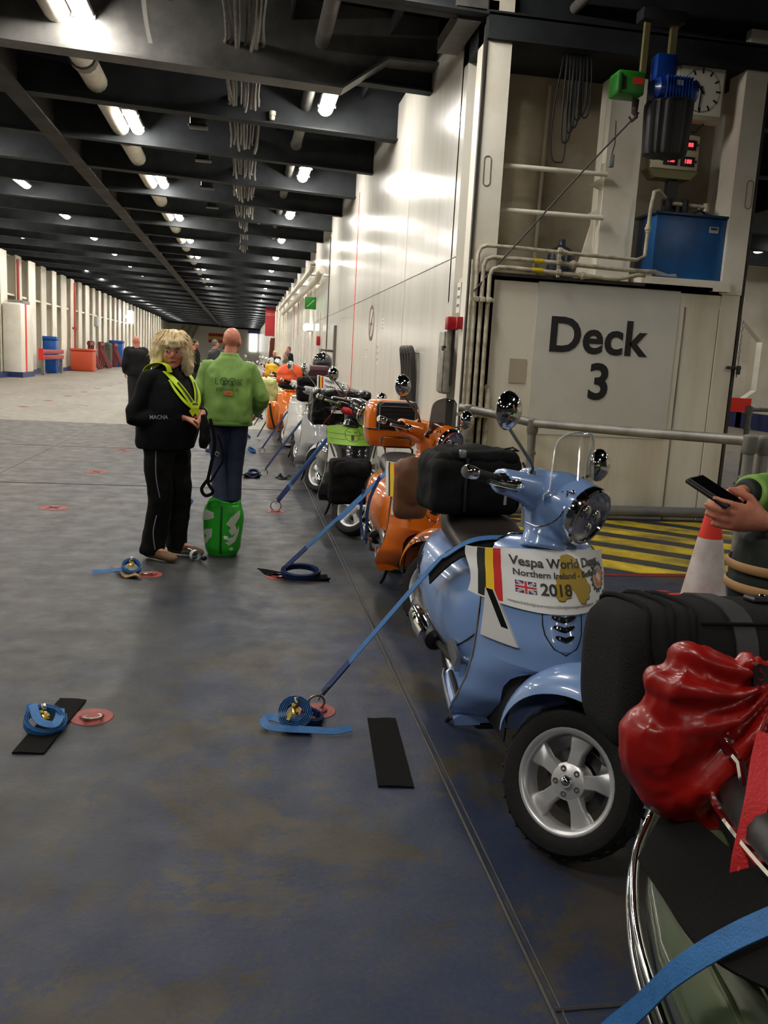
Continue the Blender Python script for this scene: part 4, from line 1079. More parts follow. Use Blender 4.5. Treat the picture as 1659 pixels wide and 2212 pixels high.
# ================================================================ people
SKIN = mat('skin', srgb(205, 140, 115), .5, col2=srgb(190, 118, 98), vscale=14)
SKIN2 = mat('ruddy_skin', srgb(206, 138, 112), .45, col2=srgb(192, 112, 92), vscale=12)
def hand(b, w_, d, n, t, curl=(18, 30, 28), s=1.0, thumb=True, spread=.0):
    """wrist point, finger direction, palm-side normal, thumb-side direction"""
    d = Vector(d).normalized(); n = Vector(n); n = (n - d * n.dot(d)).normalized(); t = Vector(t); t = (t - d * t.dot(d) - n * t.dot(n)).normalized()
    w_ = Vector(w_); k = w_ + d * .088 * s
    b.tube([w_ - d * .02, w_ + d * .02 * s, w_ + d * .055 * s, k], [(.024 * s, .02 * s), (.030 * s, .019 * s), (.039 * s, .0165 * s), (.041 * s, .0145 * s)], 14, ref=tuple(t))
    for i, ln in enumerate((.074, .082, .077, .060)):
        off = (.030 - .020 * i) * s; p = k + t * off - d * (.006 * abs(i - 1.2)) * s
        dd = (d + t * spread * (1.5 - i)).normalized(); pts = [p - dd * .012]; rr = [.0098 * s]
        a = 0
        for j, fr in enumerate((.45, .30, .25)):
            a += curl[j]; v = dd * math.cos(R(a)) + n * math.sin(R(a)); 
            if j == 0: pts.append(p.copy()); rr.append(.0098 * s)
            p = p + v * ln * fr * s; pts.append(p.copy()); rr.append((.0092, .0084, .0070)[j] * s)
        b.tube(pts, rr, 10)
    if thumb:
        p = w_ + d * .028 * s + t * .026 * s + n * .006; v1 = (t * .62 + d * .72 + n * .25).normalized(); v2 = (d * .85 + n * .42 + t * .1).normalized()
        b.tube([p - v1 * .012, p, p + v1 * .042 * s, p + v1 * .042 * s + v2 * .034 * s, p + v1 * .042 * s + v2 * .056 * s], [.014 * s, .0135 * s, .0115 * s, .0105 * s, .007 * s], 10)
def head_shape(b, m, s=1.0):
    def el(c, r): b.ell(Vector(c) * s, (r[0] * s, r[1] * s, r[2] * s), 16, m=m)
    el((0, -.012, .028), (.076, .096, .092)); el((0, .030, -.040), (.060, .062, .072)); el((0, .02, -.01), (.070, .074, .08))
    el((0, .078, .022), (.050, .016, .011)); el((0, .098, -.022), (.0125, .020, .020)); el((0, .090, .0), (.009, .014, .026)); el((0, .104, -.030), (.012, .010, .009))
    for q in (-1, 1):
        el((q * .036, .064, -.030), (.026, .026, .026)); el((q * .077, -.008, -.008), (.009, .020, .031)); el((q * .012, .096, -.033), (.009, .011, .008))
    el((0, .083, -.061), (.024, .014, .0065)); el((0, .080, -.071), (.021, .014, .007)); el((0, .072, -.100), (.024, .022, .018)); el((0, .03, -.085), (.048, .05, .03))
def torso(b, rows, cx=0.0):
    b.loft([[(x0 + rx * math.copysign(abs(math.cos(a)) ** .85, math.cos(a)), y0 + ry * math.copysign(abs(math.sin(a)) ** .85, math.sin(a)), z) for a in [2 * math.pi * k / 24 for k in range(24)]] for z, rx, ry, x0, y0 in rows])
def person(label, loc, rz, H, P, name='person', group=None, vox=.007):
    """P: pose and dress. Joints are in the person's own axes: facing +y, right side +x"""
    e = E(name, label, 'person', loc, R(rz), group=group)
    hy = P.get('head_yaw', 0); hp = P.get('head_pitch', 0); hc = Vector(P.get('head', (0, .02, .925 * H)))
    hm = Matrix.Translation(hc) @ Matrix.Rotation(R(hy), 4, 'Z') @ Matrix.Rotation(R(hp), 4, 'X')
    hip, kn, an, sho = .515 * H, .285 * H, .05 * H, .815 * H
    J = dict(hipR=(.09, 0, hip), kneeR=(.10, .02, kn), ankR=(.10, -.01, an), hipL=(-.09, 0, hip), kneeL=(-.10, .02, kn), ankL=(-.10, -.01, an), toeR=(.12, .16, .035), toeL=(-.12, .16, .035),
             shR=(.175, 0, sho), elR=(.25, -.04, .63 * H), wrR=(.22, .1, .50 * H), shL=(-.175, 0, sho), elL=(-.25, -.04, .63 * H), wrL=(-.22, .1, .50 * H))
    J.update(P.get('J', {})); V = {k: Vector(v) for k, v in J.items()}
    rows = P.get('torso') or [(.49, .16, .11, 0, 0), (.55, .165, .115, 0, 0), (.62, .15, .105, 0, 0), (.70, .16, .11, 0, 0), (.77, .175, .11, 0, 0), (.815, .16, .085, 0, 0), (.845, .07, .06, 0, 0)]
    rows = [(z * H, rx, ry, x0, y0) for z, rx, ry, x0, y0 in rows]
    # --- body: head, neck, trunk, limbs and hands in one skin
    b = B(); head_shape(b, hm, P.get('head_s', 1.0))
    nb = Vector((0, 0, .835 * H)); b.tube([nb - Vector((0, 0, .05)), nb, (nb + hc) / 2 + Vector((0, -.012, 0)), hc + hm.to_3x3() @ Vector((0, -.02, -.04))], [.07, .062, .056, .055], 14)
    torso(b, [(z, rx * .9, ry * .88, x0, y0) for z, rx, ry, x0, y0 in rows])
    for s in 'RL':
        b.tube([V['sh' + s], V['el' + s], V['wr' + s]], [.044, .034, .026], 12); b.tube([V['hip' + s], V['knee' + s], V['ank' + s]], [.085, .058, .04], 12, smooth=4); b.tube([V['ank' + s], V['toe' + s]], [.038, .03], 10)
    for hnd in P.get('hands', []): hand(b, *hnd[:4], **(hnd[4] if len(hnd) > 4 else {}))
    body = O('body', blend(b, vox, 3), P.get('skin', SKIN), e)
    if P.get('face'):
        for q in (-1, 1):
            ey = O('eye', B().ell(Vector((q * .031, .083, .001)), (.0125, .008, .0085), 12, m=hm), mat('eye_white', (.42, .38, .35), .3), body); O('iris', B().ell(Vector((q * .031 + P.get('gaze', 0), .0885, .001)), (.0062, .004, .0068), 10, m=hm), mat('iris_dark', (.025, .02, .018), .2), body)
            O('eyebrow', B().tube([hm @ Vector((q * .014, .096, .021)), hm @ Vector((q * .032, .094, .027)), hm @ Vector((q * .05, .082, .022))], [.003, .004, .002], 6), mat('brow', srgb(120, 90, 60), .7), body)
        O('mouth', B().tube([hm @ Vector((-.022, .0885, -.069)), hm @ Vector((-.008, .0965, -.066)), hm @ Vector((.008, .0965, -.066)), hm @ Vector((.022, .0885, -.069))], [.0025, .0045, .0045, .0025], 8), mat('lip', srgb(120, 55, 50), .5), body)
    # --- jacket
    jk = P['jacket']; b = B(); g = jk.get('g', .035)
    jr = jk.get('rows') or [(z, rx + g, ry + g, x0, y0) for z, rx, ry, x0, y0 in rows if z < .84 * H]
    jr = [(z if z > 2.2 else z, rx, ry, x0, y0) for z, rx, ry, x0, y0 in jr]; torso(b, jr)
    for s in 'RL':
        a, c, w_ = V['sh' + s], V['el' + s], V['wr' + s]; u = jk.get('arm', .068)
        inn = a + (Vector((0, 0, a.z - .04)) - a) * .4
        b.tube([inn, a, a.lerp(c, .5), c, c.lerp(w_, .5), w_ - (w_ - c).normalized() * .01], [u * 1.05, u * 1.08, u * .98, u * .93, u * .82, u * jk.get('cuff', .62)], 14, smooth=3)
    if jk.get('collar', True): b.tube([(.075 * math.cos(t), .070 * math.sin(t) + .005, .835 * H + .018 + .012 * math.cos(t * 2)) for t in [2 * math.pi * k / 16 for k in range(17)]], .020, 8)
    jo = O('jacket', blend(b, vox * 1.25, 4, wrinkle(jk.get('wr', .006), 9, .6, 3.1)), jk['m'], e)
    # --- trousers and shoes
    tr = P['trousers']; b = B(); f = tr.get('f', 1.0)
    torso(b, [((hip - .06), .15 * f, .115 * f, 0, 0), (hip, .165 * f, .125 * f, 0, 0), (hip + .09, .165 * f, .12 * f, 0, 0)])
    for s in 'RL': b.tube([V['hip' + s] - Vector((0, 0, -.02)), V['hip' + s].lerp(V['knee' + s], .5), V['knee' + s], V['knee' + s].lerp(V['ank' + s], .5), V['ank' + s] + Vector((0, 0, -.03))], [.105 * f, .095 * f, .078 * f, .074 * f, tr.get('hem', .072) * f], 14, smooth=3)
    to = O('trousers', blend(b, vox * 1.3, 4, wrinkle(tr.get('wr', .006), 8, .7, 8.2)), tr['m'], e)
    for s in 'RL':
        a, q = V['ank' + s], V['toe' + s]; b = B(); hd = (q - a); hd.z = 0; hd.normalize()
        b.tube([a + Vector((0, 0, .04)) , a, a - Vector((0, 0, a.z - .05)) - hd * .01], [.044, .048, .052], 12)
        b.tube([Vector((a.x, a.y, .045)) - hd * .065, Vector((a.x, a.y, .045)) - hd * .05, Vector((a.x, a.y, .05)) + hd * .04, Vector((q.x, q.y, .038)) - hd * .02, Vector((q.x, q.y, .032)) + hd * .02, Vector((q.x, q.y, .03)) + hd * .04], [(.02, .02), (.040, .036), (.045, .040), (.034, .046), (.026, .038), (.010, .018)], 14, ref=(0, 0, 1))
        me = blend(b, max(vox, .007), 3); zmin = min(v.co.z for v in me.vertices)
        for v in me.vertices: v.co.z = max(v.co.z, .004)
        O('shoe', me, P.get('shoes', BLACK), e)
    if P.get('hair'):
        h = P['hair']; b = B()
        if h.get('kind') == 'short':
            b.ell((0, -.022, .040), (.081, .094, .090), 18, m=hm); b.ell((0, -.05, -.01), (.072, .062, .07), 14, m=hm)
            O('hair', blend(b, max(.006, vox), 2, wrinkle(.004, 60)), h['m'], e)
    return e, body, jo, to, V, hm

# ---------------------------------------------------------------- woman in black with the reflective harness
BLKJ = mat('black_textile', (.0065, .007, .008), .8, bump=.2, bscale=160, spec=.15); BLKT = mat('black_trousers', (.006, .006, .0065), .75, bump=.15, bscale=120, spec=.15)
H = 1.60
WJ = dict(shR=(.172, -.01, 1.285), elR=(.268, -.07, 1.02), wrR=(.085, .21, 1.035), shL=(-.172, 0, 1.285), elL=(-.26, .05, 1.03), wrL=(-.08, .25, 1.065),
          hipR=(.09, 0, .82), kneeR=(.105, .035, .45), ankR=(.115, -.03, .075), hipL=(-.09, 0, .82), kneeL=(-.10, .05, .45), ankL=(-.10, .02, .075), toeR=(.13, .16, .035), toeL=(-.13, .20, .035))
wjr = [(.80, .215, .175, 0, .0), (.84, .225, .185, 0, .0), (.92, .235, .195, 0, .015), (1.00, .235, .205, 0, .025), (1.10, .228, .20, 0, .03), (1.18, .222, .185, 0, .025), (1.26, .212, .158, 0, .01), (1.32, .175, .125, 0, 0), (1.36, .11, .09, 0, 0), (1.38, .075, .07, 0, 0)]
WP = dict(head=(0, .045, 1.482), head_yaw=-52, head_pitch=-2, face=True, gaze=.004, skin=SKIN, J=WJ, vox=.007,
          torso=[(.50, .18, .14, 0, 0), (.58, .19, .16, 0, .01), (.66, .185, .165, 0, .02), (.74, .18, .15, 0, .02), (.80, .165, .10, 0, 0), (.845, .075, .065, 0, 0)],
          hands=[((.085, .21, 1.035), (-.70, .55, -.22), (-.3, .2, -.9), (-.35, .75, .5), dict(curl=(25, 40, 35), s=.95)), ((-.08, .25, 1.065), (.55, .35, -.55), (.1, -.3, -.9), (.5, .6, .5), dict(curl=(22, 38, 34), s=.95))],
          jacket=dict(m=BLKJ, rows=wjr, arm=.068, cuff=.58, wr=.007), trousers=dict(m=BLKT, f=1.08, hem=.080, wr=.016), shoes=mat('tan_suede', srgb(112, 88, 62), .85, bump=.2, bscale=90))
woman, wbody, wjk, wtr, WV, whm = person('blonde person in black riding clothes with a yellow reflective harness', (-.53, 6.30, 0), -123, H, WP)
# fluffy blonde hair: a cap of volume plus loose strands
random.seed(9)
HAIRM = mat('blonde_hair', srgb(238, 220, 176), .55, col2=srgb(212, 184, 130), vscale=40, stretch=(1, 1, .3), sheen=.3)
b = B()
b.ell((0, -.015, .050), (.112, .112, .100), 18, m=whm); b.ell((0, -.055, -.02), (.115, .085, .115), 16, m=whm)
for q in (-1, 1):
    b.ell((q * .088, -.005, -.01), (.044, .062, .105), 14, m=whm); b.ell((q * .104, -.015, -.095), (.044, .058, .075), 12, m=whm)
b.ell((0, .066, .068), (.082, .042, .034), 14, m=whm); b.ell((.03, .085, .045), (.045, .022, .022), 10, m=whm); b.ell((-.035, .082, .045), (.045, .022, .022), 10, m=whm)
hair = O('hair', blend(b, .006, 2, wrinkle(.012, 26, .5)), HAIRM, woman)
b = B(); 
for i in range(1300):
    a = random.uniform(0, 2 * math.pi); zz = random.uniform(-.10, .13); c = math.cos(a); s_ = math.sin(a)
    if s_ > .45 and zz < .045: continue
    r = .112 * math.sqrt(max(.05, 1 - (zz / .16) ** 2)); p = Vector((r * c * 1.05, r * s_ - .025, zz + .02)); o_ = Vector((c, s_, .25)).normalized()
    L_ = random.uniform(.04, .10); dn = Vector((random.uniform(-.4, .4), random.uniform(-.3, .3), random.uniform(-1.3, -.5)))
    if zz > .05: dn = Vector((c * .5, s_ * .5, -.9)) + Vector((random.uniform(-.3, .3), random.uniform(-.3, .3), 0)); L_ *= .72; p = p - o_ * .002
    q1 = p + o_ * random.uniform(.0, .018) + dn.normalized() * L_ * .5; q2 = q1 + (dn.normalized() + o_ * random.uniform(-.2, .55)).normalized() * L_ * .55
    if q2.y > .09 and q2.z < .035: continue
    b.tube([whm @ (p - o_ * .01), whm @ p, whm @ q1, whm @ q2], [.003, .0034, .0026, .0006], 4)
O('loose_strands', b, HAIRM, hair, kind='stuff')
# jacket surface for things worn on it
def wsurf(x, z, off=.006):
    rx = lerp_tab([(r[0], r[1]) for r in wjr], z); ry = lerp_tab([(r[0], r[2]) for r in wjr], z); y0 = lerp_tab([(r[0], r[4]) for r in wjr], z)
    q = min(.999, abs(x) / rx); return Vector((x, y0 + ry * (1 - q ** 2.2) ** .46 + off, z))
HIVIS = mat('hi_vis_yellow', srgb(205, 235, 30), .55, bump=.1, bscale=120); GRET = mat('grey_reflective', srgb(70, 74, 52), .35)
hv = E('harness', 'yellow reflective harness worn over the black jacket', 'harness', mtx=woman.matrix_local)
def strip(nm, pts, wd, m, off=.010, par=hv, k=6):
    q = [wsurf(x, z, off) for x, z in pts]; b = B(); b.ribbon(q, lambda t: (0, 1, .1), wd, .004, k); return O(nm, b, m, par)
for s in (-1, 1):
    strip('shoulder_strap', [(s * .115, 1.345), (s * .11, 1.30), (s * .075, 1.22), (s * .02, 1.125), (-s * .045, 1.06)], .052, HIVIS, .016)
    strip('reflective_tape', [(s * .095, 1.275), (s * .06, 1.20), (s * .025, 1.142)], .016, GRET, .020)
    strip('side_strap', [(s * .135, 1.29), (s * .13, 1.22), (s * .09, 1.15), (s * .03, 1.105)], .024, HIVIS, .014)
    b = B(); b.ribbon([Vector((s * .115, .115, 1.34)), Vector((s * .115, .09, 1.385)), Vector((s * .11, .02, 1.40)), Vector((s * .10, -.08, 1.37)), Vector((s * .08, -.13, 1.30)), Vector((s * .03, -.16, 1.18))], lambda t: (0, math.cos(2.6 * t), math.sin(2.6 * t) + .3), .05, .004, 5); O('back_strap', b, HIVIS, hv)
strip('centre_patch', [(0, 1.135), (0, 1.10)], .085, HIVIS, .018, k=2); strip('reflective_tape', [(-.03, 1.128), (.03, 1.128)], .013, GRET, .021, k=2)
# trouser piping and sleeve lettering
PIPING = mat('grey_piping', (.20, .20, .20), .4)
for pts in ([(.190, .06, .80), (.205, .075, .62), (.182, .09, .47)], [(.19, .07, .34), (.20, .05, .22), (.185, .055, .09)]):
    O('reflective_piping', B().tube(pts, .004, 6, smooth=5), PIPING, wtr)
t = put(text_B('MACNA', .034, .0006, .002), Matrix.Translation((-.02, -.012, 0)))
ea, wa = WV['elR'], WV['wrR']; dr = (wa - ea).normalized(); sd = dr.cross(Vector((0, 0, 1))).normalized(); upv = sd.cross(dr).normalized()
def on_sleeve(px, py, pz):
    c = ea.lerp(wa, .40) + dr * px; an = py / .068 + .12; return c + sd * (math.cos(an) * .0765) + upv * math.sin(an) * .0765
O('sleeve_lettering', remap(cut(t, .02), on_sleeve).mesh(smooth=False), mat('sleeve_print', (.55, .55, .55), .5), wjk)
O('scarf', blend(B().tube([(.07 * math.cos(t), .062 * math.sin(t) + .02, 1.375 + .02 * math.sin(t)) for t in [2 * math.pi * k / 14 for k in range(15)]], .022, 8).tube([(.03, .085, 1.36), (.01, .11, 1.30), (.0, .13, 1.26)], [.03, .035, .015], 8), .006, 3), mat('plum_scarf', (.018, .012, .020), .8), woman)
# black bag strap in her hands
b = B(); 
bagw = E('strap_bag', 'black pouch with a dangling strap held in the hands', 'bag', mtx=woman.matrix_local)
O('pouch', blend(B().tube([(-.02, .30, 1.06), (-.03, .31, .98), (-.03, .31, .88), (-.02, .30, .82)], [(.02, .025), (.032, .042), (.036, .055), (.015, .035)], 12, ref=(0, 1, 0)), .008, 3, wrinkle(.006, 14)), BLKT, bagw)
O('strap', B().ribbon([(-.06, .33, 1.03), (-.08, .36, .86), (-.06, .34, .68), (-.05, .33, .58), (-.07, .36, .51), (-.05, .31, .48), (-.03, .29, .53), (-.05, .33, .60)], (.6, .8, .1), .024, .003, 5), BLKT, bagw)
O('strap', B().ribbon([(-.10, .37, .92), (-.13, .40, .76), (-.10, .37, .66), (-.06, .34, .58)], (.6, .8, .1), .016, .003, 5), BLKT, bagw)
O('buckle', B().tube([(-.085, .37, .80), (-.10, .385, .785), (-.09, .38, .765), (-.075, .365, .78), (-.085, .37, .80)], .004, 6), STEEL, bagw)

# ---------------------------------------------------------------- man in the green jacket, seen from behind
H = 1.72
GRJ = mat('green_jacket', srgb(124, 160, 78), .65, col2=srgb(108, 144, 64), vscale=5, bump=.06, bscale=40); JEANS = mat('dark_jeans', (.012, .018, .045), .75, col2=(.022, .030, .065), vscale=7, bump=.15, bscale=150)
mjr = [(.815, .205, .155, 0, .01), (.835, .225, .172, 0, .01), (.87, .232, .180, 0, .01), (.95, .235, .182, 0, .01), (1.05, .238, .182, 0, .01), (1.16, .24, .178, 0, .005), (1.26, .238, .165, 0, 0), (1.34, .222, .14, 0, 0), (1.40, .175, .115, 0, 0), (1.44, .125, .10, 0, 0), (1.465, .092, .088, 0, .01), (1.49, .084, .082, 0, .012)]
MJ = dict(shR=(.20, 0, 1.345), elR=(.315, .0, 1.07), wrR=(.26, .20, .93), shL=(-.20, 0, 1.345), elL=(-.30, -.01, 1.07), wrL=(-.24, .20, .95), hipR=(.095, 0, .87), kneeR=(.08, .06, .47), ankR=(.065, .02, .08), hipL=(-.095, 0, .87), kneeL=(-.085, .02, .47), ankL=(-.055, -.07, .08), toeR=(.09, .20, .035), toeL=(-.06, .11, .035))
MP = dict(head_s=1.07, head=(.02, .03, 1.60), head_yaw=-12, head_pitch=-6, skin=SKIN2, J=MJ, torso=[(.49, .17, .12, 0, 0), (.58, .18, .14, 0, 0), (.66, .18, .14, 0, 0), (.74, .19, .14, 0, 0), (.80, .18, .11, 0, 0), (.84, .08, .07, 0, 0)],
          hands=[((.26, .20, .93), (-.3, .5, -.8), (-.8, 0, .2), (0, .8, .5)), ((-.24, .20, .95), (.3, .5, -.8), (.8, 0, .2), (0, .8, .5))],
          jacket=dict(m=GRJ, rows=mjr, arm=.074, cuff=.60, wr=.014), trousers=dict(m=JEANS, f=1.02, hem=.078, wr=.008), shoes=mat('dark_leather', (.012, .012, .012), .5))
man, mbody, mjk, mtr, MV, mhm = person('bald person in a green jacket and jeans seen from behind', (-.13, 8.45, 0), -3, H, MP)
def mback(x, z, off=.008):
    rx = lerp_tab([(r[0], r[1]) for r in mjr], z); ry = lerp_tab([(r[0], r[2]) for r in mjr], z); y0 = lerp_tab([(r[0], r[4]) for r in mjr], z)
    q = min(.999, abs(x) / rx); return Vector((x, y0 - ry * (1 - q ** 2.35) ** .425 - off, z))
DKG = mat('dark_green_print', srgb(40, 66, 26), .6)
def mprint(bb, x, z, name, m, off=.012): O(name, remap(cut(bb, .02), lambda px, py, pz: mback(x + px, z + py, off + pz * .3)).mesh(smooth=False), m, mjk)
mprint(text_B('L', .085, .0008, .002), -.125, 1.195, 'jacket_lettering', mat('faded_print', srgb(72, 100, 40), .6)); mprint(text_B('K', .085, .0008, .002), .085, 1.195, 'jacket_lettering', mat('faded_print', srgb(72, 100, 40), .6)); mprint(text_B('ESPACE A', .05, .0004, .002, 'CENTER'), 0, 1.135, 'jacket_lettering', mat('faded_print', srgb(72, 100, 40), .6))
def ring_B(r0, r1, n=28): 
    b = B(); b.add([(r * math.cos(2 * math.pi * k / n), r * math.sin(2 * math.pi * k / n), 0) for r in (r0, r1) for k in range(n)], [(k, (k + 1) % n, n + (k + 1) % n, n + k) for k in range(n)]); return b
for x in (-.035, .042):
    mprint(ring_B(.030, .037), x, 1.225, 'eye_emblem', DKG); mprint(rect(-.010, -.03, .010, .006), x, 1.225, 'eye_emblem', DKG); mprint(rect(-.028, -.002, .028, .002), x, 1.232, 'eye_emblem', DKG); mprint(shape([(-.02, .012), (-.004, .008), (-.004, .011), (-.02, .016)]), x, 1.225, 'eye_emblem', DKG); mprint(shape([(.02, .012), (.004, .008), (.004, .011), (.02, .016)]), x, 1.225, 'eye_emblem', DKG)
mprint(rect(-.040, -.020, .040, .020), .005, 1.118, 'patch', mat('orange_patch', srgb(215, 120, 35), .6), .013); mprint(rect(-.034, -.013, -.014, .013), .005, 1.118, 'patch_print', mat('patch_blue', srgb(110, 120, 150), .6), .0145)
for k in range(3): mprint(ring_B(.004, .008, 10), .0 + .015 * k, 1.118, 'patch_print', mat('patch_red', srgb(180, 60, 20), .6), .0145)
O('jacket_hem', B().tube([(.225 * math.cos(t) , .170 * math.sin(t) + .01, .822) for t in [2 * math.pi * k / 28 for k in range(29)]], [(.018, .012)] * 29, 8, ref=(0, 0, 1)), mat('green_hem', srgb(84, 118, 44), .7), mjk)

# ---------------------------------------------------------------- people further down the deck
def far_person(label, x, y, rz, H, jm, tm, hm_=None, J=None, hy=0, vox=.018, skin=SKIN, head=None, hp=0):
    P = dict(J=J or {}, head_yaw=hy, head_pitch=hp, skin=skin, jacket=dict(m=jm, arm=.075, g=.05), trousers=dict(m=tm), shoes=BLACK)
    if head: P['head'] = head
    j = dict(shR=(.19, 0, .815), elR=(.26, -.03, .63), wrR=(.23, .12, .52), shL=(-.19, 0, .815), elL=(-.26, -.03, .63), wrL=(-.23, .12, .52)); j = {k: (v[0], v[1], v[2] * H) for k, v in j.items()}; j.update(J or {}); P['J'] = j
    P['hands'] = [(j['wrR'], (-.2, .2, -1), (-1, 0, 0), (0, 1, 0)), (j['wrL'], (.2, .2, -1), (1, 0, 0), (0, 1, 0))]
    if hm_: P['hair'] = dict(kind='short', m=hm_)
    return person(label, (x, y, 0), rz, H, P, vox=vox, group='people further down the deck')
BKJ = mat('black_leather', (.008, .008, .009), .6, spec=.2); GYJ = mat('grey_green_coat', srgb(70, 78, 66), .7); DKH = mat('dark_hair', (.012, .010, .008), .6); GRH = mat('grey_hair', (.12, .11, .10), .7); DKTR = mat('dark_trousers', (.012, .013, .016), .8)
far_person('bald person in a black leather jacket behind the blonde person', -2.35, 20.0, 15, 1.75, BKJ, DKTR, skin=SKIN2)
far_person('dark haired person in a black jacket with a red shoulder stripe', -1.38, 25.3, -70, 1.82, BKJ, DKTR, DKH)
far_person('grey haired person in a dark jacket left of the green jacket', -.80, 25.0, -60, 1.84, mat('charcoal_jacket', (.02, .022, .024), .6), DKTR, GRH)
far_person('brown haired person half hidden by the green jacket', -.55, 27.0, -95, 1.76, BKJ, DKTR, mat('brown_hair', (.05, .025, .015), .6))
far_person('distant person in black wearing a yellow helmet by the scooters', 1.30, 37.0, 160, 1.66, BKJ, DKTR, mat('yellow_helmet', srgb(235, 205, 30), .3))
far_person('distant person in a grey green coat bending over the scooters', 1.55, 32.0, 90, 1.62, GYJ, DKTR, GRH)
far_person('distant person in black standing against the white wall', 1.75, 34.5, 120, 1.85, BKJ, DKTR, GRH)
O('red_stripe', B().ribbon([(-1.55, 25.12, 1.58), (-1.40, 25.05, 1.55), (-1.28, 25.08, 1.48)], (0, -1, .5), .05, .01, 4), mat('signal_red', (1, 0, 0)), None, label='red reflective shoulder band worn on the black jacket', cat='reflective band')

# ---------------------------------------------------------------- person at the right edge holding a phone
H = 1.74
DGJ = mat('dark_green_jacket', (.012, .018, .014), .7, bump=.1, bscale=60); LGR = mat('light_green_sleeve', srgb(130, 175, 80), .7)
# facing -x: own axes are rotated 90 degrees; near (camera) side is the left side
PJ = dict(shR=(.21, 0, 1.40), elR=(.17, .10, 1.13), wrR=(.075, .365, 1.165), shL=(-.21, 0, 1.40), elL=(-.22, .12, 1.07), wrL=(-.085, .375, 1.105))
PP = dict(J=PJ, head=(0, .03, 1.62), head_pitch=-20, skin=mat('warm_skin', srgb(214, 140, 112), .5, col2=srgb(190, 112, 90), vscale=16), face=False,
          hands=[((-.085, .375, 1.105), (.10, 1, .12), (1, -.15, .25), (0, -.2, 1), dict(curl=(8, 14, 14), s=1.12, spread=.04)), ((.075, .365, 1.165), (-.35, .85, -.05), (-.3, -.3, -.8), (-.8, 0, .5), dict(curl=(15, 25, 25), s=1.05))],
          jacket=dict(m=DGJ, arm=.080, g=.055, cuff=.55), trousers=dict(m=DKTR), hair=dict(kind='short', m=GRH))
pp, pbody, pjk, ptr, PV, phm = person('person at the right edge holding a black phone, only hands and sleeves showing', (1.86, 2.28, 0), 90, H, PP, vox=.0065)
O('light_sleeve', blend(B().tube([PV['elR'] + Vector((0, -.02, 0)), PV['elR'].lerp(PV['wrR'], .5), PV['wrR'] - Vector((0, .03, 0))], [.085, .078, .056], 14, smooth=3), .008, 3, wrinkle(.006, 14)), LGR, pjk)
sb = E('shoulder_bag', 'black shoulder bag with tan bands at the right edge', 'bag', (1.66, 2.25, .80))
O('bag_body', blend(B().tube([(0, 0, 0), (0, 0, .02), (0, 0, .13), (0, 0, .25), (0, 0, .29)], [(.17, .13), (.205, .16), (.215, .17), (.20, .15), (.12, .08)], 24, ref=(1, 0, 0)), .01, 3, wrinkle(.008, 9)), DGJ, sb)
for z, r in ((.165, .222), (.105, .222)): O('tan_band', B().tube([(r * math.cos(t), r * .79 * math.sin(t), z) for t in [2 * math.pi * k / 36 for k in range(37)]], [(.014, .006)] * 37, 8, ref=(0, 0, 1)), mat('tan_trim', srgb(170, 128, 82), .6), sb)
O('strap', B().ribbon([(.14, .0, .25), (.20, .0, .42), (.22, .02, .62)], (-1, 0, 0), .04, .004, 5), DGJ, sb)
ph = E('phone', 'black phone in the hands at the right edge', 'phone', mtx=Matrix.Translation((1.355, 2.265, 1.182)) @ Matrix.Rotation(R(32), 4, 'Z') @ Matrix.Rotation(R(24), 4, 'X') @ Matrix.Rotation(R(-6), 4, 'Y'))
O('phone_body', B().box((0, 0, 0), (.074, .146, .009), bev=.004), BLACK, ph); O('screen', B().box((0, 0, .0048), (.066, .132, .0006)).mesh(smooth=False), mat('phone_glass', (.004, .004, .006), .08, coat=1), ph); O('flip_cover', B().box((-.042, 0, -.004), (.012, .146, .012), bev=.004), BLACK, ph)
# ================================================================ straps, sockets and gear on the deck
REDP = mat('faded_red_paint', srgb(150, 62, 55), .6, var=.35, vscale=20); PIT = mat('pit_shade', (.012, .01, .01), .8)
BRASS = mat('zinc_buckle', srgb(190, 165, 85), .28, 1.0)
_sdisc = B().lathe([(0, .003), (.128, .003), (.13, 0)], 28).mesh('socket_disc'); _pd = []
for k in range(8):
    a = 2 * math.pi * k / 8; r = .085 if k % 2 == 0 else .028; _pd.append((r * math.cos(a), r * math.sin(a)))
_star = B().prism(_pd, 'z', .003, .0045).mesh('socket_star', smooth=False)  # flat dark star on the disc: the pit's shade put into its colour
_dome = B().lathe([(.05, .003), (.045, .012), (.03, .016), (0, .017)], 16).mesh('socket_dome')
_sdisc2 = B().lathe([(0, .003), (.084, .003), (.086, 0)], 28).mesh('socket_disc_small')
def socket(x, y, label, small=False, group='star shaped lashing sockets in the deck'):
    e = E('lashing_socket', label, 'lashing socket', (x, y, 0), random.uniform(0, .8), group=group)
    if small: O('painted_disc', _sdisc2, REDP, e); O('dome', _dome, REDP, e)
    else: O('painted_disc', _sdisc, REDP, e); O('star_pit_shade', _star, PIT, e)
socket(-1.69, 8.15, 'red star socket left of the blonde person, nearest of its line'); socket(-1.70, 10.58, 'red star socket in the blue deck left of the blonde person, second of its line'); socket(-1.72, 12.98, 'red star socket in the blue deck left of the blonde person, farthest of its line')
for y in (18.4, 20.95, 23.55, 26.1, 28.7, 31.3, 34.1, 37.0, 39.6): socket(-4.97, y, 'small red star socket on the cream deck far left')
for x, y in ((-1.85, 20.5), (-1.9, 25.6), (-2.6, 30.5)): socket(x, y, 'tiny dark star socket on the cream deck in the middle lane')
SOCK = dict(a=(-.575, 3.44), b=(.345, 3.47), c=(-.585, 5.76), d=(.270, 5.75), e=(.345, 8.24), f=(.285, 10.63), g=(.31, 13.15))
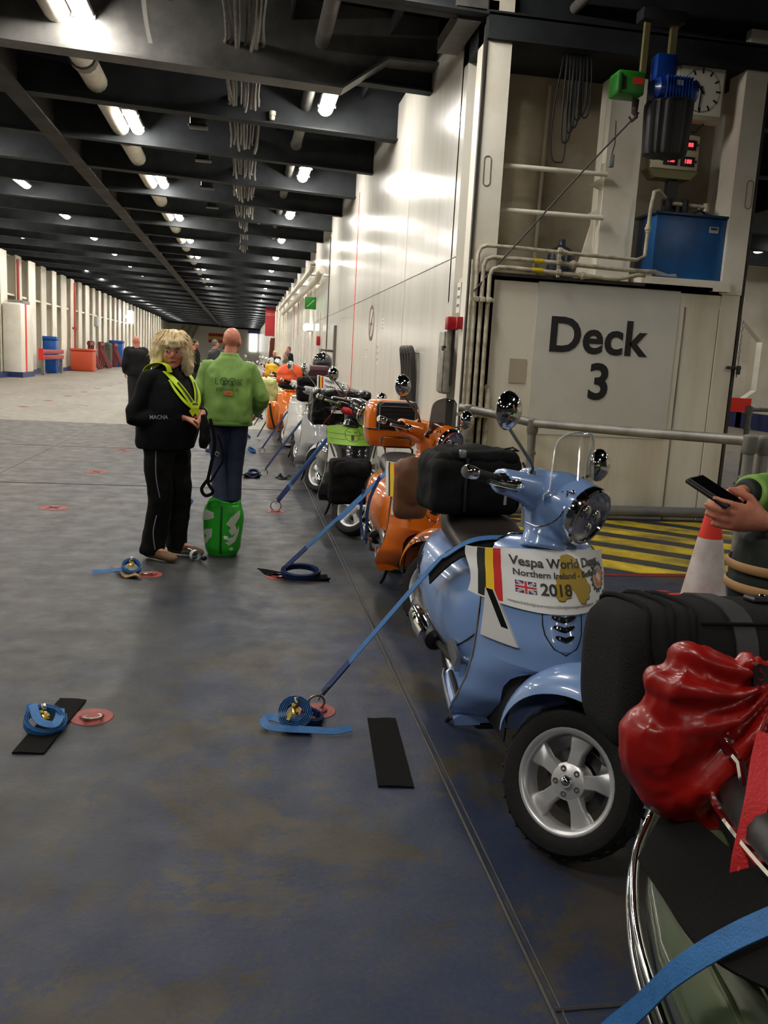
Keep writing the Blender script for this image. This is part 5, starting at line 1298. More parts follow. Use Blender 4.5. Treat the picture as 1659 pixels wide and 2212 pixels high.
socket(*SOCK['a'], 'red painted socket beside the strap coil at far left', True, None); socket(*SOCK['b'], 'red painted socket holding the blue scooter strap', True, None); socket(*SOCK['c'], 'red painted socket beside the strap coil near the brown shoes', True, None); socket(*SOCK['d'], 'red painted socket holding the orange scooter strap', True, None); socket(*SOCK['e'], 'red painted socket holding the black scooter strap', True, None)
RINGM = mat('ring_steel', (.45, .42, .36), .3, 1.0)
def dring(x, y, label, flat=False, rz=0.0, r=.034):
    pts = [(r * math.cos(t), 0, r * math.sin(t) + r) for t in [2 * math.pi * k / 24 for k in range(25)]]
    o = O('lashing_ring', B().tube(pts, .0055, 8), RINGM, None, label=label, cat='ring')
    o.matrix_local = Matrix.Translation((x, y, .010)) @ Matrix.Rotation(rz, 4, 'Z') @ Matrix.Rotation(R(80 if flat else 12), 4, 'X')
    return o
dring(*SOCK['a'], 'steel ring lying on the red socket at far left', True, .3); dring(*SOCK['b'], 'steel ring standing on the red socket of the blue scooter'); dring(SOCK['c'][0] - .02, SOCK['c'][1], 'steel ring lying on the socket near the brown shoes', True, .2); dring(SOCK['d'][0], SOCK['d'][1] - .01, 'steel ring under the orange scooter strap', True, .8); dring(*SOCK['e'], 'steel ring tying down the black scooter', r=.05); dring(*SOCK['f'], 'steel ring tying down the silver scooter', r=.045); dring(*SOCK['g'], 'steel ring tying down the white scooter', r=.045)
def strap(label, pts, wd=.035, m=BLUE_STRAP, nrm=(.2, -.6, .8), hook=True, k=8, m2=None, name='tie_strap'):
    e = E(name, label, 'strap', pts[-1]); o = Vector(pts[-1]); q = [Vector(p) - o for p in pts]
    if m2:   # darker doubled end by the hook
        n_ = q[-2].lerp(q[-1], .78); O('webbing', B().ribbon(q[:-1] + [n_], nrm, wd, .003, k), m, e); O('sewn_end', B().ribbon([q[-2].lerp(q[-1], .74), n_, q[-1] * .04], nrm, wd * 1.15, .007), m2, e)
    else: O('webbing', B().ribbon(q, nrm, wd, .003, k), m, e)
    if hook:
        d = (q[-2] - q[-1]).normalized(); s_ = d.cross(Vector((0, 0, 1))).normalized()
        O('hook', B().tube([Vector((0, 0, 0)) - d * .015 - s_ * .0, s_ * .016 + d * .02, s_ * .018 + d * .045, -s_ * .018 + d * .045, -s_ * .016 + d * .02, -d * .015, -d * .03 + Vector((0, 0, -.012))], .0038, 6), RINGM, e)
    return e
strap('taut blue strap from the blue scooter seat to the near deck ring', [(1.22, 3.20, .755), (1.15, 3.20, .823), (1.02, 3.213, .833), (.917, 3.247, .810), (.838, 3.296, .744), (.773, 3.340, .664), (.37, 3.465, .085)], .033, BLUE_STRAP, lambda t: (-.55 * t, -.25, 1.0 - .3 * t), m2=DKBLUE_STRAP)
padm = E('strap_pad', 'black rubber pad under the blue strap on the scooter seat', 'pad', (1.0, 3.2, .8))
O('pad_sheet', B().ribbon([Vector(p) - Vector((1.0, 3.2, .8)) for p in [(1.13, 3.195, .812), (1.02, 3.205, .818), (.92, 3.24, .792), (.84, 3.29, .727), (.775, 3.34, .640)]], lambda t: (-.55 * t, -.25, 1.0 - .3 * t), .105, .006, 6), MAT_RUB, padm)
strap('light blue strap from the orange scooter to the deck', [(1.12, 5.47, .85), (.98, 5.47, .83), (.87, 5.50, .70), (.31, 5.74, .06)], .032, BLUE_STRAP, (-.3, -.6, .8), m2=DKBLUE_STRAP)
strap('second light blue strap on the orange scooter shield', [(.97, 5.05, .86), (.86, 5.16, .80), (.80, 5.36, .66), (.66, 5.58, .44)], .03, BLUE_STRAP, (-.5, -.6, .6), hook=False)
strap('slack blue strap loop hanging on the orange cowl', [(.84, 5.12, .80), (.80, 5.25, .62), (.80, 5.30, .44), (.81, 5.36, .34), (.80, 5.46, .36), (.79, 5.52, .50), (.80, 5.50, .66)], .026, DKBLUE_STRAP, (-.8, -.5, .1), hook=False)
strap('doubled blue strap from the black scooter to the deck ring', [(1.0, 7.75, .87), (.86, 7.80, .83), (.75, 7.86, .72), (.36, 8.22, .11)], .05, BLUE_STRAP, (-.5, -.7, .5), m2=DKBLUE_STRAP)
strap('dark blue strap lying beside the doubled one on the black scooter', [(.86, 7.62, .88), (.78, 7.66, .80), (.70, 7.80, .66), (.48, 8.08, .30)], .035, DKBLUE_STRAP, (-.5, -.7, .5), hook=False)
strap('blue strap from the silver scooter to its deck ring', [(.78, 10.1, .82), (.70, 10.15, .75), (.30, 10.6, .10)], .035, DKBLUE_STRAP, (-.5, -.7, .5)); strap('dark strap from the white scooter to its deck ring', [(.74, 12.5, .80), (.66, 12.6, .70), (.32, 13.1, .10)], .035, DKBLUE_STRAP, (-.5, -.7, .5))
for i, (x, y) in enumerate(((.28, 15.5), (.25, 18.0), (.3, 20.4))): strap('black strap tying down a distant scooter', [(.68, y - .4, .78), (.58, y - .3, .62), (x, y, .03)], .03, BLACK, (-.5, -.7, .5), hook=False).__setitem__('group', 'distant black straps')
strap('blue strap over the grey green scooter at the lower right corner', [(.93, .86, .915), (.84, .87, .905), (.74, .89, .845), (.660, .925, .775), (.615, .98, .68), (.60, 1.08, .52), (.52, 1.25, .25), (.35, 1.55, .03)], .034, BLUE_STRAP, lambda t: (-.75 * t, -.3, 1 - .6 * t), hook=False)
# loose strap coils
def coil(label, x, y, rz, loops=4, r0=.032, tilt=60, tail=None, m=BLUE_STRAP, buckle=True, wd=.034, el=1.0, name='strap_coil', z=.055):
    e = E(name, label, 'strap coil', (x, y, 0), rz); pts = []
    for i in range(loops * 16 + 1):
        a = 2 * math.pi * i / 16; r = r0 + .0045 * a / (2 * math.pi) * 1.6; pts.append(Vector((r * el * math.cos(a), r * math.sin(a), 0)))
    mt = Matrix.Translation((0, 0, z)) @ Matrix.Rotation(R(tilt), 4, 'X'); ax = mt.to_3x3() @ Vector((0, 0, 1))
    q = [mt @ p for p in pts]; b = B(); rings = []
    for i, p in enumerate(q):
        rad = (p - Vector((0, 0, z))).normalized(); rings.append([tuple(p + ax * (wd / 2 * a) + rad * (.0015 * c)) for a, c in ((1, 1), (-1, 1), (-1, -1), (1, -1))])
    b.loft(rings); O('webbing', b, m, e)
    if tail: O('loose_end', B().ribbon(tail, lambda t: (0, -.5, 1), wd, .003, 6), m, e)
    if buckle:
        bm_ = mt @ Matrix.Translation((0, 0, wd / 2 + .006))
        O('buckle', B().box((0, .004, 0), (.026, .045, .008), bm_, bev=.003).box((-.008, .022, .004), (.014, .014, .010), bm_).box((.01, .0, .004), (.010, .018, .008), bm_), BRASS, e); O('buckle_lever', B().box((.004, .042, .004), (.018, .026, .006), bm_ @ Matrix.Rotation(R(15), 4, 'X'), bev=.002), RINGM, e); O('buckle_tongue', B().box((-.012, -.03, .002), (.014, .036, .005), bm_ @ Matrix.Rotation(R(-20), 4, 'Z')), BRASS, e)
    return e
coil('blue strap coil with gold buckle and loose end beside the near ring', .245, 3.315, -.1, 5, .036, 48, [(.05, .03, .035), (-.03, -.01, .03), (-.10, .02, .03), (-.125, -.01, .025), (-.10, -.05, .02), (-.03, -.065, .02), (.06, -.07, .02), (.16, -.075, .02), (.23, -.05, .024)], z=.062)
coil('dark blue strap coil slumped behind the gold buckled one', .315, 3.36, .6, 2, .036, 15, None, DKBLUE_STRAP, False, z=.022)
coil('light blue strap coil on a black mat at far left', -.735, 3.335, .5, 3, .060, 22, [(-.055, .02, .05), (-.03, .06, .085), (-.035, -.04, .06), (.01, -.075, .045), (.05, -.02, .045), (.075, .05, .05)], z=.034)
coil('blue strap coil with gold buckle on tan cardboard', -.705, 5.78, .2, 3, .045, 35, [(-.05, 0, .035), (-.13, -.01, .03), (-.20, .01, .02), (-.25, .015, .02)], z=.05)
coil('black strap coil on a mat below the orange scooter strap', .42, 5.70, 0, 3, .06, 20, None, DKBLUE_STRAP, False, el=1.7, wd=.04, z=.05)
for i, (x, y, lb) in enumerate(((.16, 10.68, 'dark strap coil beside the silver scooter ring'), (.16, 13.18, 'small blue strap coil beside the white scooter ring'), (.10, 15.55, 'blue strap coil on the deck below the green jacket sleeve'), (-.45, 12.9, 'dark strap coil between the two standing people'), (-.55, 15.4, 'small blue strap coil beyond the blonde person'), (-.50, 8.3, 'blue strap end behind the black trousers'))): coil(lb, x, y, i, 3, .05, 20 + 10 * (i % 3), None, BLUE_STRAP if i in (1, 2, 4, 5) else DKBLUE_STRAP, i == 5, z=.045)
# rubber mats and cardboard on the deck
def sheet(name, label, poly, m, z=.0, th=.006, wav=.004, cat_='mat'):
    # quad a,b,c,d as a gently waved sheet
    a, b_, c, d = [Vector((p[0], p[1], 0)) for p in poly]; bb = B()
    def fn(u, v):
        p = a.lerp(b_, u).lerp(d.lerp(c, u), v); p.z = z + th / 2 + .001 + wav * (.5 + .5 * math.sin(7 * u + 5 * v + a.x * 9)) * (abs(u - .5) + abs(v - .5)); return p, Vector((0, 0, 1))
    bb.slab(fn, 8, 8, th); o = O(name, bb, m, None, label=label, cat=cat_); return o
sheet('rubber_mat', 'black rubber mat lying beside the deck seam', [(.512, 2.795), (.640, 2.78), (.676, 3.37), (.556, 3.375)], MAT_RUB)
sheet('rubber_mat', 'black rubber mat under the strap coil at far left', [(-.805, 3.12), (-.69, 3.11), (-.625, 3.61), (-.735, 3.63)], MAT_RUB)
sheet('rubber_mat', 'black rubber mat below the black strap coil', [(.13, 5.84), (.26, 5.70), (.62, 5.62), (.60, 5.74)], MAT_RUB, wav=.03)
sheet('rubber_mat', 'black mat corner curling beside the silver scooter', [(.42, 10.55), (.52, 10.42), (.62, 10.52), (.50, 10.66)], MAT_RUB, wav=.05); sheet('rubber_mat', 'black mat under the dark strap coil near the silver scooter', [(.02, 10.45), (.22, 10.45), (.26, 10.75), (.05, 10.8)], MAT_RUB, wav=.05)
sheet('cardboard', 'torn tan cardboard under the strap coil', [(-.86, 5.93), (-.72, 5.80), (-.62, 5.62), (-.75, 5.66)], mat('cardboard', srgb(150, 122, 82), .85, var=.25), wav=.035, cat_='cardboard')
le = spline([Vector(p) for p in ((.700, 1.270, .668), (.675, 1.14, .690), (.650, .98, .715), (.655, .82, .775), (.70, .62, .86))], 1.0, 6)[0]; re_ = spline([Vector(p) for p in ((.812, 1.385, .700), (.800, 1.24, .742), (.785, 1.08, .772), (.79, .92, .835), (.84, .72, .885))], 1.0, 6)[0]
def _dm(u, v):
    k = min(int(v * 23.999), 23); f = v * 24 - k; a = le[k].lerp(le[k + 1], f); c = re_[k].lerp(re_[k + 1], f); return a.lerp(c, u) + Vector((0, 0, .006 * math.sin(math.pi * u))), Vector((-.42, -.1, .9))
O('rubber_mat', B().slab(_dm, 6, 24, .006), MAT_RUB, None, label='black rubber mat draped over the grey green cowl', cat='mat')

# ---------------------------------------------------------------- green shopping bag and bottle
gb = E('shopping_bag', 'green and white plastic shopping bag standing on the deck', 'bag', (-.12, 6.40, 0), R(-14))
BAGG = mat('bag_green', srgb(40, 165, 38), .35, bump=.12, bscale=18); BAGW = mat('bag_white', srgb(244, 246, 238), .35)
def bag_pt(a, z, off=0.0):
    t = z / .40; rx = lerp_tab([(0, .105), (.15, .13), (.5, .145), (.8, .148), (.95, .132), (1, .125)], t) + off; ry = lerp_tab([(0, .07), (.15, .095), (.5, .10), (.8, .09), (1, .075)], t) + off
    k = 1 + .04 * noise.noise(Vector((math.cos(a) * 2, math.sin(a) * 2, z * 9))) + .02 * noise.noise(Vector((math.cos(a) * 7, math.sin(a) * 7, z * 20)))
    c, s_ = math.cos(a), math.sin(a); p = .75
    zz = z + (.018 * math.sin(3 * a + .6) if t > .97 else 0)
    return Vector((rx * k * math.copysign(abs(c) ** p, c), ry * k * math.copysign(abs(s_) ** p, s_), zz))
b = B(); rings = [[tuple(bag_pt(2 * math.pi * k / 48, .002 + .398 * j / 22)) for k in range(48)] for j in range(23)]
rings += [[tuple(bag_pt(2 * math.pi * k / 48, .40 - .10 * j / 6, -.006 - .004 * j)) for k in range(48)] for j in range(1, 7)] + [[(bag_pt(2 * math.pi * k / 48, .30, -.03) * .6)[:2] + (.28,) if False else tuple(Vector((bag_pt(2 * math.pi * k / 48, .30, -.03).x * .5, bag_pt(2 * math.pi * k / 48, .30, -.03).y * .5, .27))) for k in range(48)]]
b.loft(rings, caps=True); O('bag_body', b, BAGG, gb)
def bag_patch(pts):
    bb = cut(shape(pts, .0008), .02); O('white_print', remap(bb, lambda px, py, pz: bag_pt(R(-90) + px / .135, py, .003)).mesh(smooth=False), BAGW, gb)
for pts in ([(-.16, .30), (-.10, .35), (-.03, .33), (-.025, .29), (-.06, .275), (-.09, .27), (-.15, .262)], [(-.10, .335), (-.09, .335), (-.085, .27), (-.10, .27)], [(-.13, .18), (-.09, .205), (-.035, .21), (-.04, .15), (-.07, .125), (-.10, .09), (-.14, .12), (-.09, .15)], [(.03, .25), (.06, .30), (.10, .33), (.16, .35), (.15, .30), (.10, .25), (.13, .20), (.08, .165), (.05, .20), (.07, .225)], [(.02, .165), (.05, .16), (.05, .145), (.09, .155), (.15, .24), (.16, .20), (.12, .12), (.06, .09), (.03, .11), (.06, .125), (.02, .14)], [(.06, .065), (.09, .08), (.11, .06), (.08, .05)]): bag_patch(pts)
O('seam_tape', B().ribbon([bag_pt(R(-88), .02 + .36 * k / 8, .004) for k in range(9)], (0, -1, 0), .014, .002, 2), mat('bag_dark_green', srgb(16, 70, 20), .5), gb)
bt = E('water_bottle', 'empty clear plastic water bottle with a dark cap on the deck', 'bottle', mtx=Matrix.Translation((-.320, 6.20, .038)) @ Matrix.Scale(1.2, 4) @ Matrix.Rotation(R(-52), 4, 'Z') @ Matrix.Rotation(R(90), 4, 'Y'))
prof = [(0, -.085), (.022, -.087), (.030, -.08), (.0315, -.065), (.0295, -.05), (.0315, -.035), (.0295, -.02), (.0315, -.005), (.0315, .03), (.030, .045), (.022, .068), (.0135, .082), (.0125, .098)]
O('bottle_body', B().lathe(prof, 24), screen_mat('clear_plastic', (.86, .90, .92), 0), bt); O('label', B().lathe([(.0320, .0), (.0320, .028)], 24), mat('bottle_label', (.6, .65, .7), .4), bt); O('cap', B().lathe([(0, .116), (.013, .116), (.0155, .112), (.0155, .094), (.013, .092)], 18), BLACK, bt)

# ---------------------------------------------------------------- luggage on the scooters
CANVAS = mat('black_canvas', (.007, .007, .0075), .85, bump=.3, bscale=220, spec=.15); CANVAS2 = mat('charcoal_canvas', (.011, .0115, .012), .85, bump=.3, bscale=220, spec=.18)
def softbox(c, d, vox=.012, bul=.02, wr=.006, seed=1.0, m=None, it=6, bev=.04):
    b = B().box((0, 0, 0), d, bev=bev); b.ell((0, 0, 0), (d[0] * .5 + bul * .4, d[1] * .48, d[2] * .46), 18); b.ell((0, 0, 0), (d[0] * .46, d[1] * .5 + bul * .6, d[2] * .42), 18); b.ell((0, 0, 0), (d[0] * .44, d[1] * .44, d[2] * .5 + bul * .6), 18)
    return blend(b, vox, it, wrinkle(wr, 10, 1, seed))
# long black case across the tail of the near scooter
sc_ = E('suitcase', 'long black soft case strapped across the tail of the near scooter', 'suitcase', mtx=Matrix.Translation((1.20, 1.62, .870)) @ Matrix.Rotation(R(-4), 4, 'Z') @ Matrix.Rotation(R(-6), 4, 'X'))
b = B(); n = 26
def case_ring(x, s):
    return [(x, .165 * s * math.copysign(abs(math.cos(a)) ** .62, math.cos(a)), .162 * s * math.copysign(abs(math.sin(a)) ** .62, math.sin(a)) - .0) for a in [2 * math.pi * k / n for k in range(n)]]
b.loft([case_ring(x, s) for x, s in ((-.43, .62), (-.425, .82), (-.40, .94), (-.36, 1.0), (-.33, 1.0), (.30, 1.0), (.34, 1.0), (.37, .98), (.40, .82), (.405, .6))])
O('case_body', b.mesh(angle=60), CANVAS2, sc_)
for x, s in ((-.385, .985), (-.335, 1.02), (-.29, 1.015)):
    O('zip_welt', B().tube([case_ring(x + .010 * math.sin(k), s)[k % n] for k in range(n + 1)], .0065, 8), CANVAS, sc_)
O('web_strap', B().ribbon([Vector(case_ring(-.19, 1.02)[k % n]) for k in range(n + 1)], lambda t: (0, math.cos(2 * math.pi * t), math.sin(2 * math.pi * t)), .045, .005), mat('grey_web', (.03, .03, .031), .6), sc_)
b = B(); b.tube([(-.06, -.02, .166), (.0, -.02, .185), (.12, -.02, .190), (.25, -.02, .185)], [.018, .020, .020, .018], 10)
for k in range(8): b.tube([(.07 + .02 * k, -.02, .190), (.078 + .02 * k, -.02, .190)], .0235, 10)
O('handle', b, BLACK, sc_); O('handle_plate', B().box((-.085, -.02, .168), (.07, .05, .012), bev=.005), BLACK, sc_); O('rivet', B().ell((-.095, -.03, .176), (.008, .008, .005), 8), CHROME, sc_); O('piping', B().tube([(-.28, -.14, .135), (0, -.14, .137), (.35, -.14, .135)], .004, 6), CANVAS, sc_)
# red waterproof roll bag in front of it
RED = mat('red_tarpaulin', srgb(158, 20, 14), .32, coat=.15, bump=.08, bscale=30, col2=srgb(132, 14, 11), vscale=4)
rb = E('dry_bag', 'shiny red waterproof roll bag strapped on the near scooter tail', 'bag', mtx=Matrix.Translation((.945, 1.325, .835)) @ Matrix.Rotation(R(-8), 4, 'Z') @ Matrix.Rotation(R(10), 4, 'Y'))
def folds(p):
    a = math.atan2(p.z - .14, p.x + .03); d = math.hypot(p.x + .03, p.z - .14)
    wv = math.sin(17 * a + 4 * noise.noise(Vector((p.x * 5, p.y * 5, p.z * 5)))); wv = math.copysign(abs(wv) ** .6, wv)
    f = .013 * wv * max(0.15, min(1, (.34 - d) / .24)) * min(1, d / .05)
    n2 = noise.noise(Vector((p.x * 11 + 3, p.y * 11, p.z * 7))); n3 = abs(noise.noise(Vector((p.x * 17, p.y * 17, p.z * 12 + 5))))
    return f + .009 * n2 - .016 * n3 + .004
b = B(); b.ell((-.02, 0, -.02), (.235, .10, .165), 24); b.ell((-.14, 0, .07), (.10, .085, .105), 18); b.ell((.05, 0, -.06), (.20, .095, .125), 18); b.ell((.20, 0, .04), (.15, .09, .12), 18); b.box((-.05, 0, .135), (.30, .07, .06), bev=.025)
rme = blend(b, .0055, 2, folds); O('bag_body', rme, RED, rb)
REDW = mat('red_webbing', srgb(196, 24, 32), .5, bump=.2, bscale=200)
def sstrap(nm, pts, wd, m, off=.010): O(nm, B().ribbon(snap(rme, spline([Vector(p) for p in pts], 1.0, 4)[0], off=off), (0, -1, .15), wd, .004, 2), m, rb)
sstrap('strap', [(.03, 0, .13), (.045, 0, .09), (-.01, 0, .03), (-.05, 0, -.01), (-.07, 0, -.09)], .026, BLACK); sstrap('strap', [(-.08, 0, .15), (.0, 0, .145), (.07, 0, .14)], .04, BLACK, .006)
O('buckle', B().box((0, 0, 0), (.03, .014, .055), Matrix.Translation(snap(rme, [(.048, 0, .11)], off=.014)[0]) @ Matrix.Rotation(R(25), 4, 'Y'), bev=.004), BLACK, rb); O('ladder_lock', B().box((0, 0, 0), (.035, .014, .045), Matrix.Translation(snap(rme, [(.125, 0, .095)], off=.014)[0]) @ Matrix.Rotation(R(-20), 4, 'Y'), bev=.004), BLACK, rb)
sstrap('red_strap', [(.02, 0, .14), (.10, 0, .135), (.20, 0, .13), (.30, 0, .11)], .026, REDW, .014); sstrap('red_strap', [(.07, 0, .11), (.13, 0, .09), (.17, 0, .02), (.18, 0, -.06)], .034, REDW, .012)
_ri = rb.matrix_local.inverted(); _hang = [_ri @ Vector(p) for p in ((.845, 1.17, .945), (.826, 1.15, .905), (.80, 1.115, .85), (.775, 1.09, .785), (.768, 1.08, .755))]
O('red_strap', B().ribbon(_hang, (-.5, -.8, .3), .034, .004, 5), REDW, rb)
_hd = (_hang[3] - _hang[1]).normalized(); _hn = (_ri.to_3x3() @ Vector((-.5, -.8, .3))); _hn = (_hn - _hd * _hn.dot(_hd)).normalized(); _hs = _hn.cross(-_hd)
O('strap_lettering', remap(text_B('LOUIS.COM', .02, .0004, .0008), lambda px, py, pz: _hang[4] - _hd * (px * .9 + .005) + _hs * (-(py - .007)) + _hn * (.0045 + pz)).mesh(smooth=False), mat('red_lettering', srgb(200, 70, 66), .5), rb)
# rucksack on the blue scooter
rs = E('rucksack', 'black rucksack standing on the blue scooter seat', 'rucksack', (1.0, 3.66, .995), R(4))
O('main_pack', softbox(None, (.40, .30, .26), .010, .03, .010, 4.0), CANVAS2, rs); me = softbox(None, (.15, .31, .24), .010, .02, .010, 7.0); O('side_pocket', me, CANVAS2, rs, loc=(-.135, -.02, -.012)); O('top_flap', softbox(None, (.33, .26, .07), .010, .02, .010, 2.0), CANVAS, rs, loc=(.02, -.02, .115)); O('front_pocket', softbox(None, (.24, .10, .18), .010, .02, .008, 5.0), CANVAS, rs, loc=(.05, -.135, -.03))
O('zip', B().ribbon([(-.07, -.175, .12), (-.075, -.182, .0), (-.07, -.175, -.11)], (0, -1, 0), .012, .003, 4), BLACK, rs); O('buckle', B().box((-.09, -.16, .135), (.03, .02, .035), bev=.004), STEEL, rs); O('clip', B().tube([(.12, -.10, .155), (.15, -.12, .165), (.18, -.11, .15), (.16, -.09, .15)], .004, 6), CHROME, rs); O('tag', B().box((.105, -.188, -.05), (.012, .003, .05)).mesh(smooth=False), mat('tag_grey', (.35, .35, .35), .6), rs); O('shoulder_strap', B().ribbon([(.20, -.12, .10), (.24, -.16, .0), (.22, -.14, -.12)], (1, -.4, 0), .04, .008, 4), BLACK, rs)
# orange top box with black backrest
tb = E('top_box', 'orange top box with a black quilted backrest on the orange scooter', 'top box', (1.09, 6.26, .885))
OR2 = P_ORANGE
def tb_ring(z, s, e=.55): return [(.205 * s * math.copysign(abs(math.cos(a)) ** e, math.cos(a)), .17 * s * math.copysign(abs(math.sin(a)) ** e, math.sin(a)), z) for a in [2 * math.pi * k / 32 for k in range(32)]]
O('box_base', B().loft([tb_ring(z, s) for z, s in ((.0, .80), (.01, .86), (.06, .95), (.12, 1.0))]).mesh(angle=50), OR2, tb); O('box_lid', B().loft([tb_ring(z, s) for z, s in ((.132, 1.0), (.22, .985), (.29, .93), (.325, .80), (.335, .60))]).mesh(angle=50), OR2, tb); O('chrome_band', B().loft([tb_ring(z, s) for z, s in ((.118, 1.0), (.120, 1.015), (.131, 1.015), (.133, 1.0))]).mesh(), CHROME, tb)
bp_ = O('backrest', blend(B().box((.01, -.155, .225), (.30, .07, .21), bev=.03), .008, 4), SEATS['black'], tb)
O('piping', B().tube([(-.12, -.193, .125), (-.12, -.193, .30), (-.09, -.193, .322), (.11, -.193, .322), (.14, -.193, .30), (.14, -.193, .125)], .004, 6), mat('grey_piping', (.2, .2, .2)), bp_)
for k in range(6): O('quilt_rib', B().tube([(-.11, -.190, .15 + .028 * k), (.01, -.193, .15 + .028 * k), (.13, -.190, .15 + .028 * k)], .006, 6), SEATS['black'], bp_)
O('chrome_rail', B().tube([(-.10, -.175, .02), (-.10, -.20, .06), (-.08, -.20, .075), (.10, -.20, .075), (.12, -.20, .06), (.12, -.175, .02)], .008, 8), CHROME, tb)
O('leather_apron', blend(B().box((0, 0, 0), (.20, .10, .34), bev=.045).ell((0, -.02, .04), (.10, .06, .15), 14), .009, 4, wrinkle(.004, 9)), mat('brown_leather', srgb(120, 78, 52), .5, var=.2), None, loc=(.945, 4.66, .80), label='brown padded bag on the front of the orange scooter', cat='bag')
# luggage of the black scooter
PLAST = mat('black_bin_liner', (.008, .008, .008), .22, bump=.5, bscale=26)
wb = E('wrapped_bag', 'black plastic wrapped bag tied with red cords on the black scooter', 'bag', (.93, 8.30, 1.03), R(3))
O('bundle', softbox(None, (.56, .36, .34), .012, .04, .016, 3.3), PLAST, wb); REDC = mat('red_cord', srgb(110, 28, 28), .6)
for pts in ([(-.18, -.20, -.15), (-.06, -.23, .02), (.04, -.20, .16), (.08, -.05, .20)], [(.16, -.20, -.15), (.06, -.23, .02), (-.06, -.20, .16), (-.10, -.05, .20)]): O('cord', B().tube(pts, .005, 6, smooth=5), REDC, wb)
O('wrapping_cord', B().tube([(.285 * math.cos(a), .195 * math.sin(a), -.02) for a in [2 * math.pi * k / 30 for k in range(31)]], .006, 6), BLACK, wb); O('paper_tag', B().box((-.06, -.222, -.03), (.11, .004, .03)).mesh(smooth=False), PAPER, wb)
O('red_rag', blend(B().tube([(0, 0, 0), (.05, -.02, -.01), (.12, -.02, -.04)], [.028, .034, .024], 10), .008, 3, wrinkle(.006, 20)), mat('red_cloth', srgb(190, 40, 45), .7), None, loc=(.86, 7.50, 1.06), label='red cloth wrapped on the black scooter handlebar', cat='cloth')
hb = E('hanging_bag', 'black fabric bag hanging before the black scooter front wheel', 'bag', (.88, 6.86, .52)); O('bag_body', softbox(None, (.34, .18, .36), .012, .03, .012, 6.1), CANVAS, hb); O('flap', softbox(None, (.30, .10, .14), .012, .02, .010, 2.2), CANVAS2, hb, loc=(0, -.06, .10))
lb_ = E('banner', 'lime green banner with a round face emblem on the black scooter', 'banner', mtx=black.matrix_local)
band(None, 'banner_sheet', -.215, .215, .755, lambda y: .93 - .03 * (abs(y) / .22) ** 2, mat('lime_banner', srgb(140, 185, 60), .5), .014, lb_, 24, 6)
BKP = mat('banner_ink', (0, 0, 0))
def lpr(bb): O('emblem_print', wrap(cut(bb), .0155).mesh(smooth=False), BKP, lb_)
for bb in (put(ring_B(.058, .062, 36), Matrix.Translation((-.02, .845, 0))), rect(-.032, .795, -.008, .84), rect(-.215, .845, -.078, .848), rect(-.075, .838, .035, .842), rect(.038, .85, .21, .853), rect(-.20, .80, -.07, .803), rect(.03, .805, .2, .808), shape([(-.06, .868), (-.03, .862), (-.03, .866), (-.06, .873)]), shape([(.02, .868), (-.01, .862), (-.01, .866), (.02, .873)])): lpr(bb)
# silver scooter: banner card on its screen; white scooter: hooded orange bundle, black bag, maroon backrest
cb = E('banner', 'small rally banner on the smoked screen of the silver scooter', 'banner', mtx=silver.matrix_local @ steer(20)); 
b = B(); b.slab(lambda u, v: (Vector((.50 - .09 * v - 2.2 * (u - .5) ** 2 * .06, -.16 + .32 * u, 1.08 + .20 * v)), Vector((1, 0, .4))), 10, 4, .002); O('banner_sheet', b, PAPER, cb)
for i, c in enumerate(('flag_218', 'flag_200', 'flag_180')): O('flag_stripe', B().slab(lambda u, v: (Vector((.504 - .09 * v - .03, -.15 + .018 * i + .018 * u, 1.085 + .19 * v)) + Vector((.012 + .006 * i, 0, 0)), Vector((1, 0, .4))), 2, 2, .002), MATS[c], cb)
for s_, y, z, sz in (('Vespa Wo', -.085, 1.225, .05), ('Northern', -.085, 1.17, .035), ('20', .02, 1.10, .065)): O('lettering', remap(text_B(s_, sz, .001, .001), lambda px, py, pz: Vector((.512 - .45 * (z + py - 1.08), y + px, z + py))).mesh(smooth=False), INK, cb)
hd = E('hooded_bundle', 'bright orange hooded bundle with a dark opening on the white scooter', 'bundle', (.66, 12.35, 1.18)); O('orange_hood', blend(B().ell((0, 0, .05), (.19, .19, .16), 18).ell((-.02, -.03, -.02), (.18, .18, .10), 18), .014, 3, wrinkle(.012, 7)), mat('orange_cloth', srgb(238, 86, 34), .6), hd); O('dark_opening', blend(B().ell((-.01, -.07, -.10), (.165, .14, .06), 16), .014, 2), DARK, hd)
bb_ = E('black_bag', 'black top bag between the white and silver scooters', 'bag', (.92, 11.1, 1.08)); O('bag_body', softbox(None, (.46, .36, .30), .016, .04, .012, 9.1), CANVAS, bb_); O('flap', softbox(None, (.40, .20, .10), .016, .02, .01, 1.2), CANVAS2, bb_, loc=(0, -.10, .12))
O('maroon_backrest', blend(B().box((0, 0, 0), (.34, .14, .26), bev=.06), .014, 4), SEATS['maroon'], None, loc=(.98, 11.55, 1.26), label='maroon padded backrest behind the black top bag', cat='backrest')
hl = E('helmet', 'black open helmet on top of the far luggage', 'helmet', (1.12, 12.4, 1.42)); O('shell', blend(B().ell((0, 0, 0), (.15, .17, .15), 18).box((0, -.10, -.06), (.2, .1, .05), bev=.02), .014, 2), mat('gloss_black', (0, 0, 0)), hl); O('visor', B().ell((0, -.10, -.01), (.12, .08, .07), 14), BLACK, hl)
cl = E('cloth_bundle', 'black padded jacket heaped on the luggage', 'jacket', (.95, 12.5, 1.22)); O('heap', softbox(None, (.5, .36, .22), .018, .04, .02, 5.5), CANVAS, cl); O('sleeve', blend(B().tube([(-.2, -.05, .03), (-.32, -.1, .05), (-.38, -.12, .0)], [.07, .065, .05], 10), .014, 3), CANVAS2, cl)
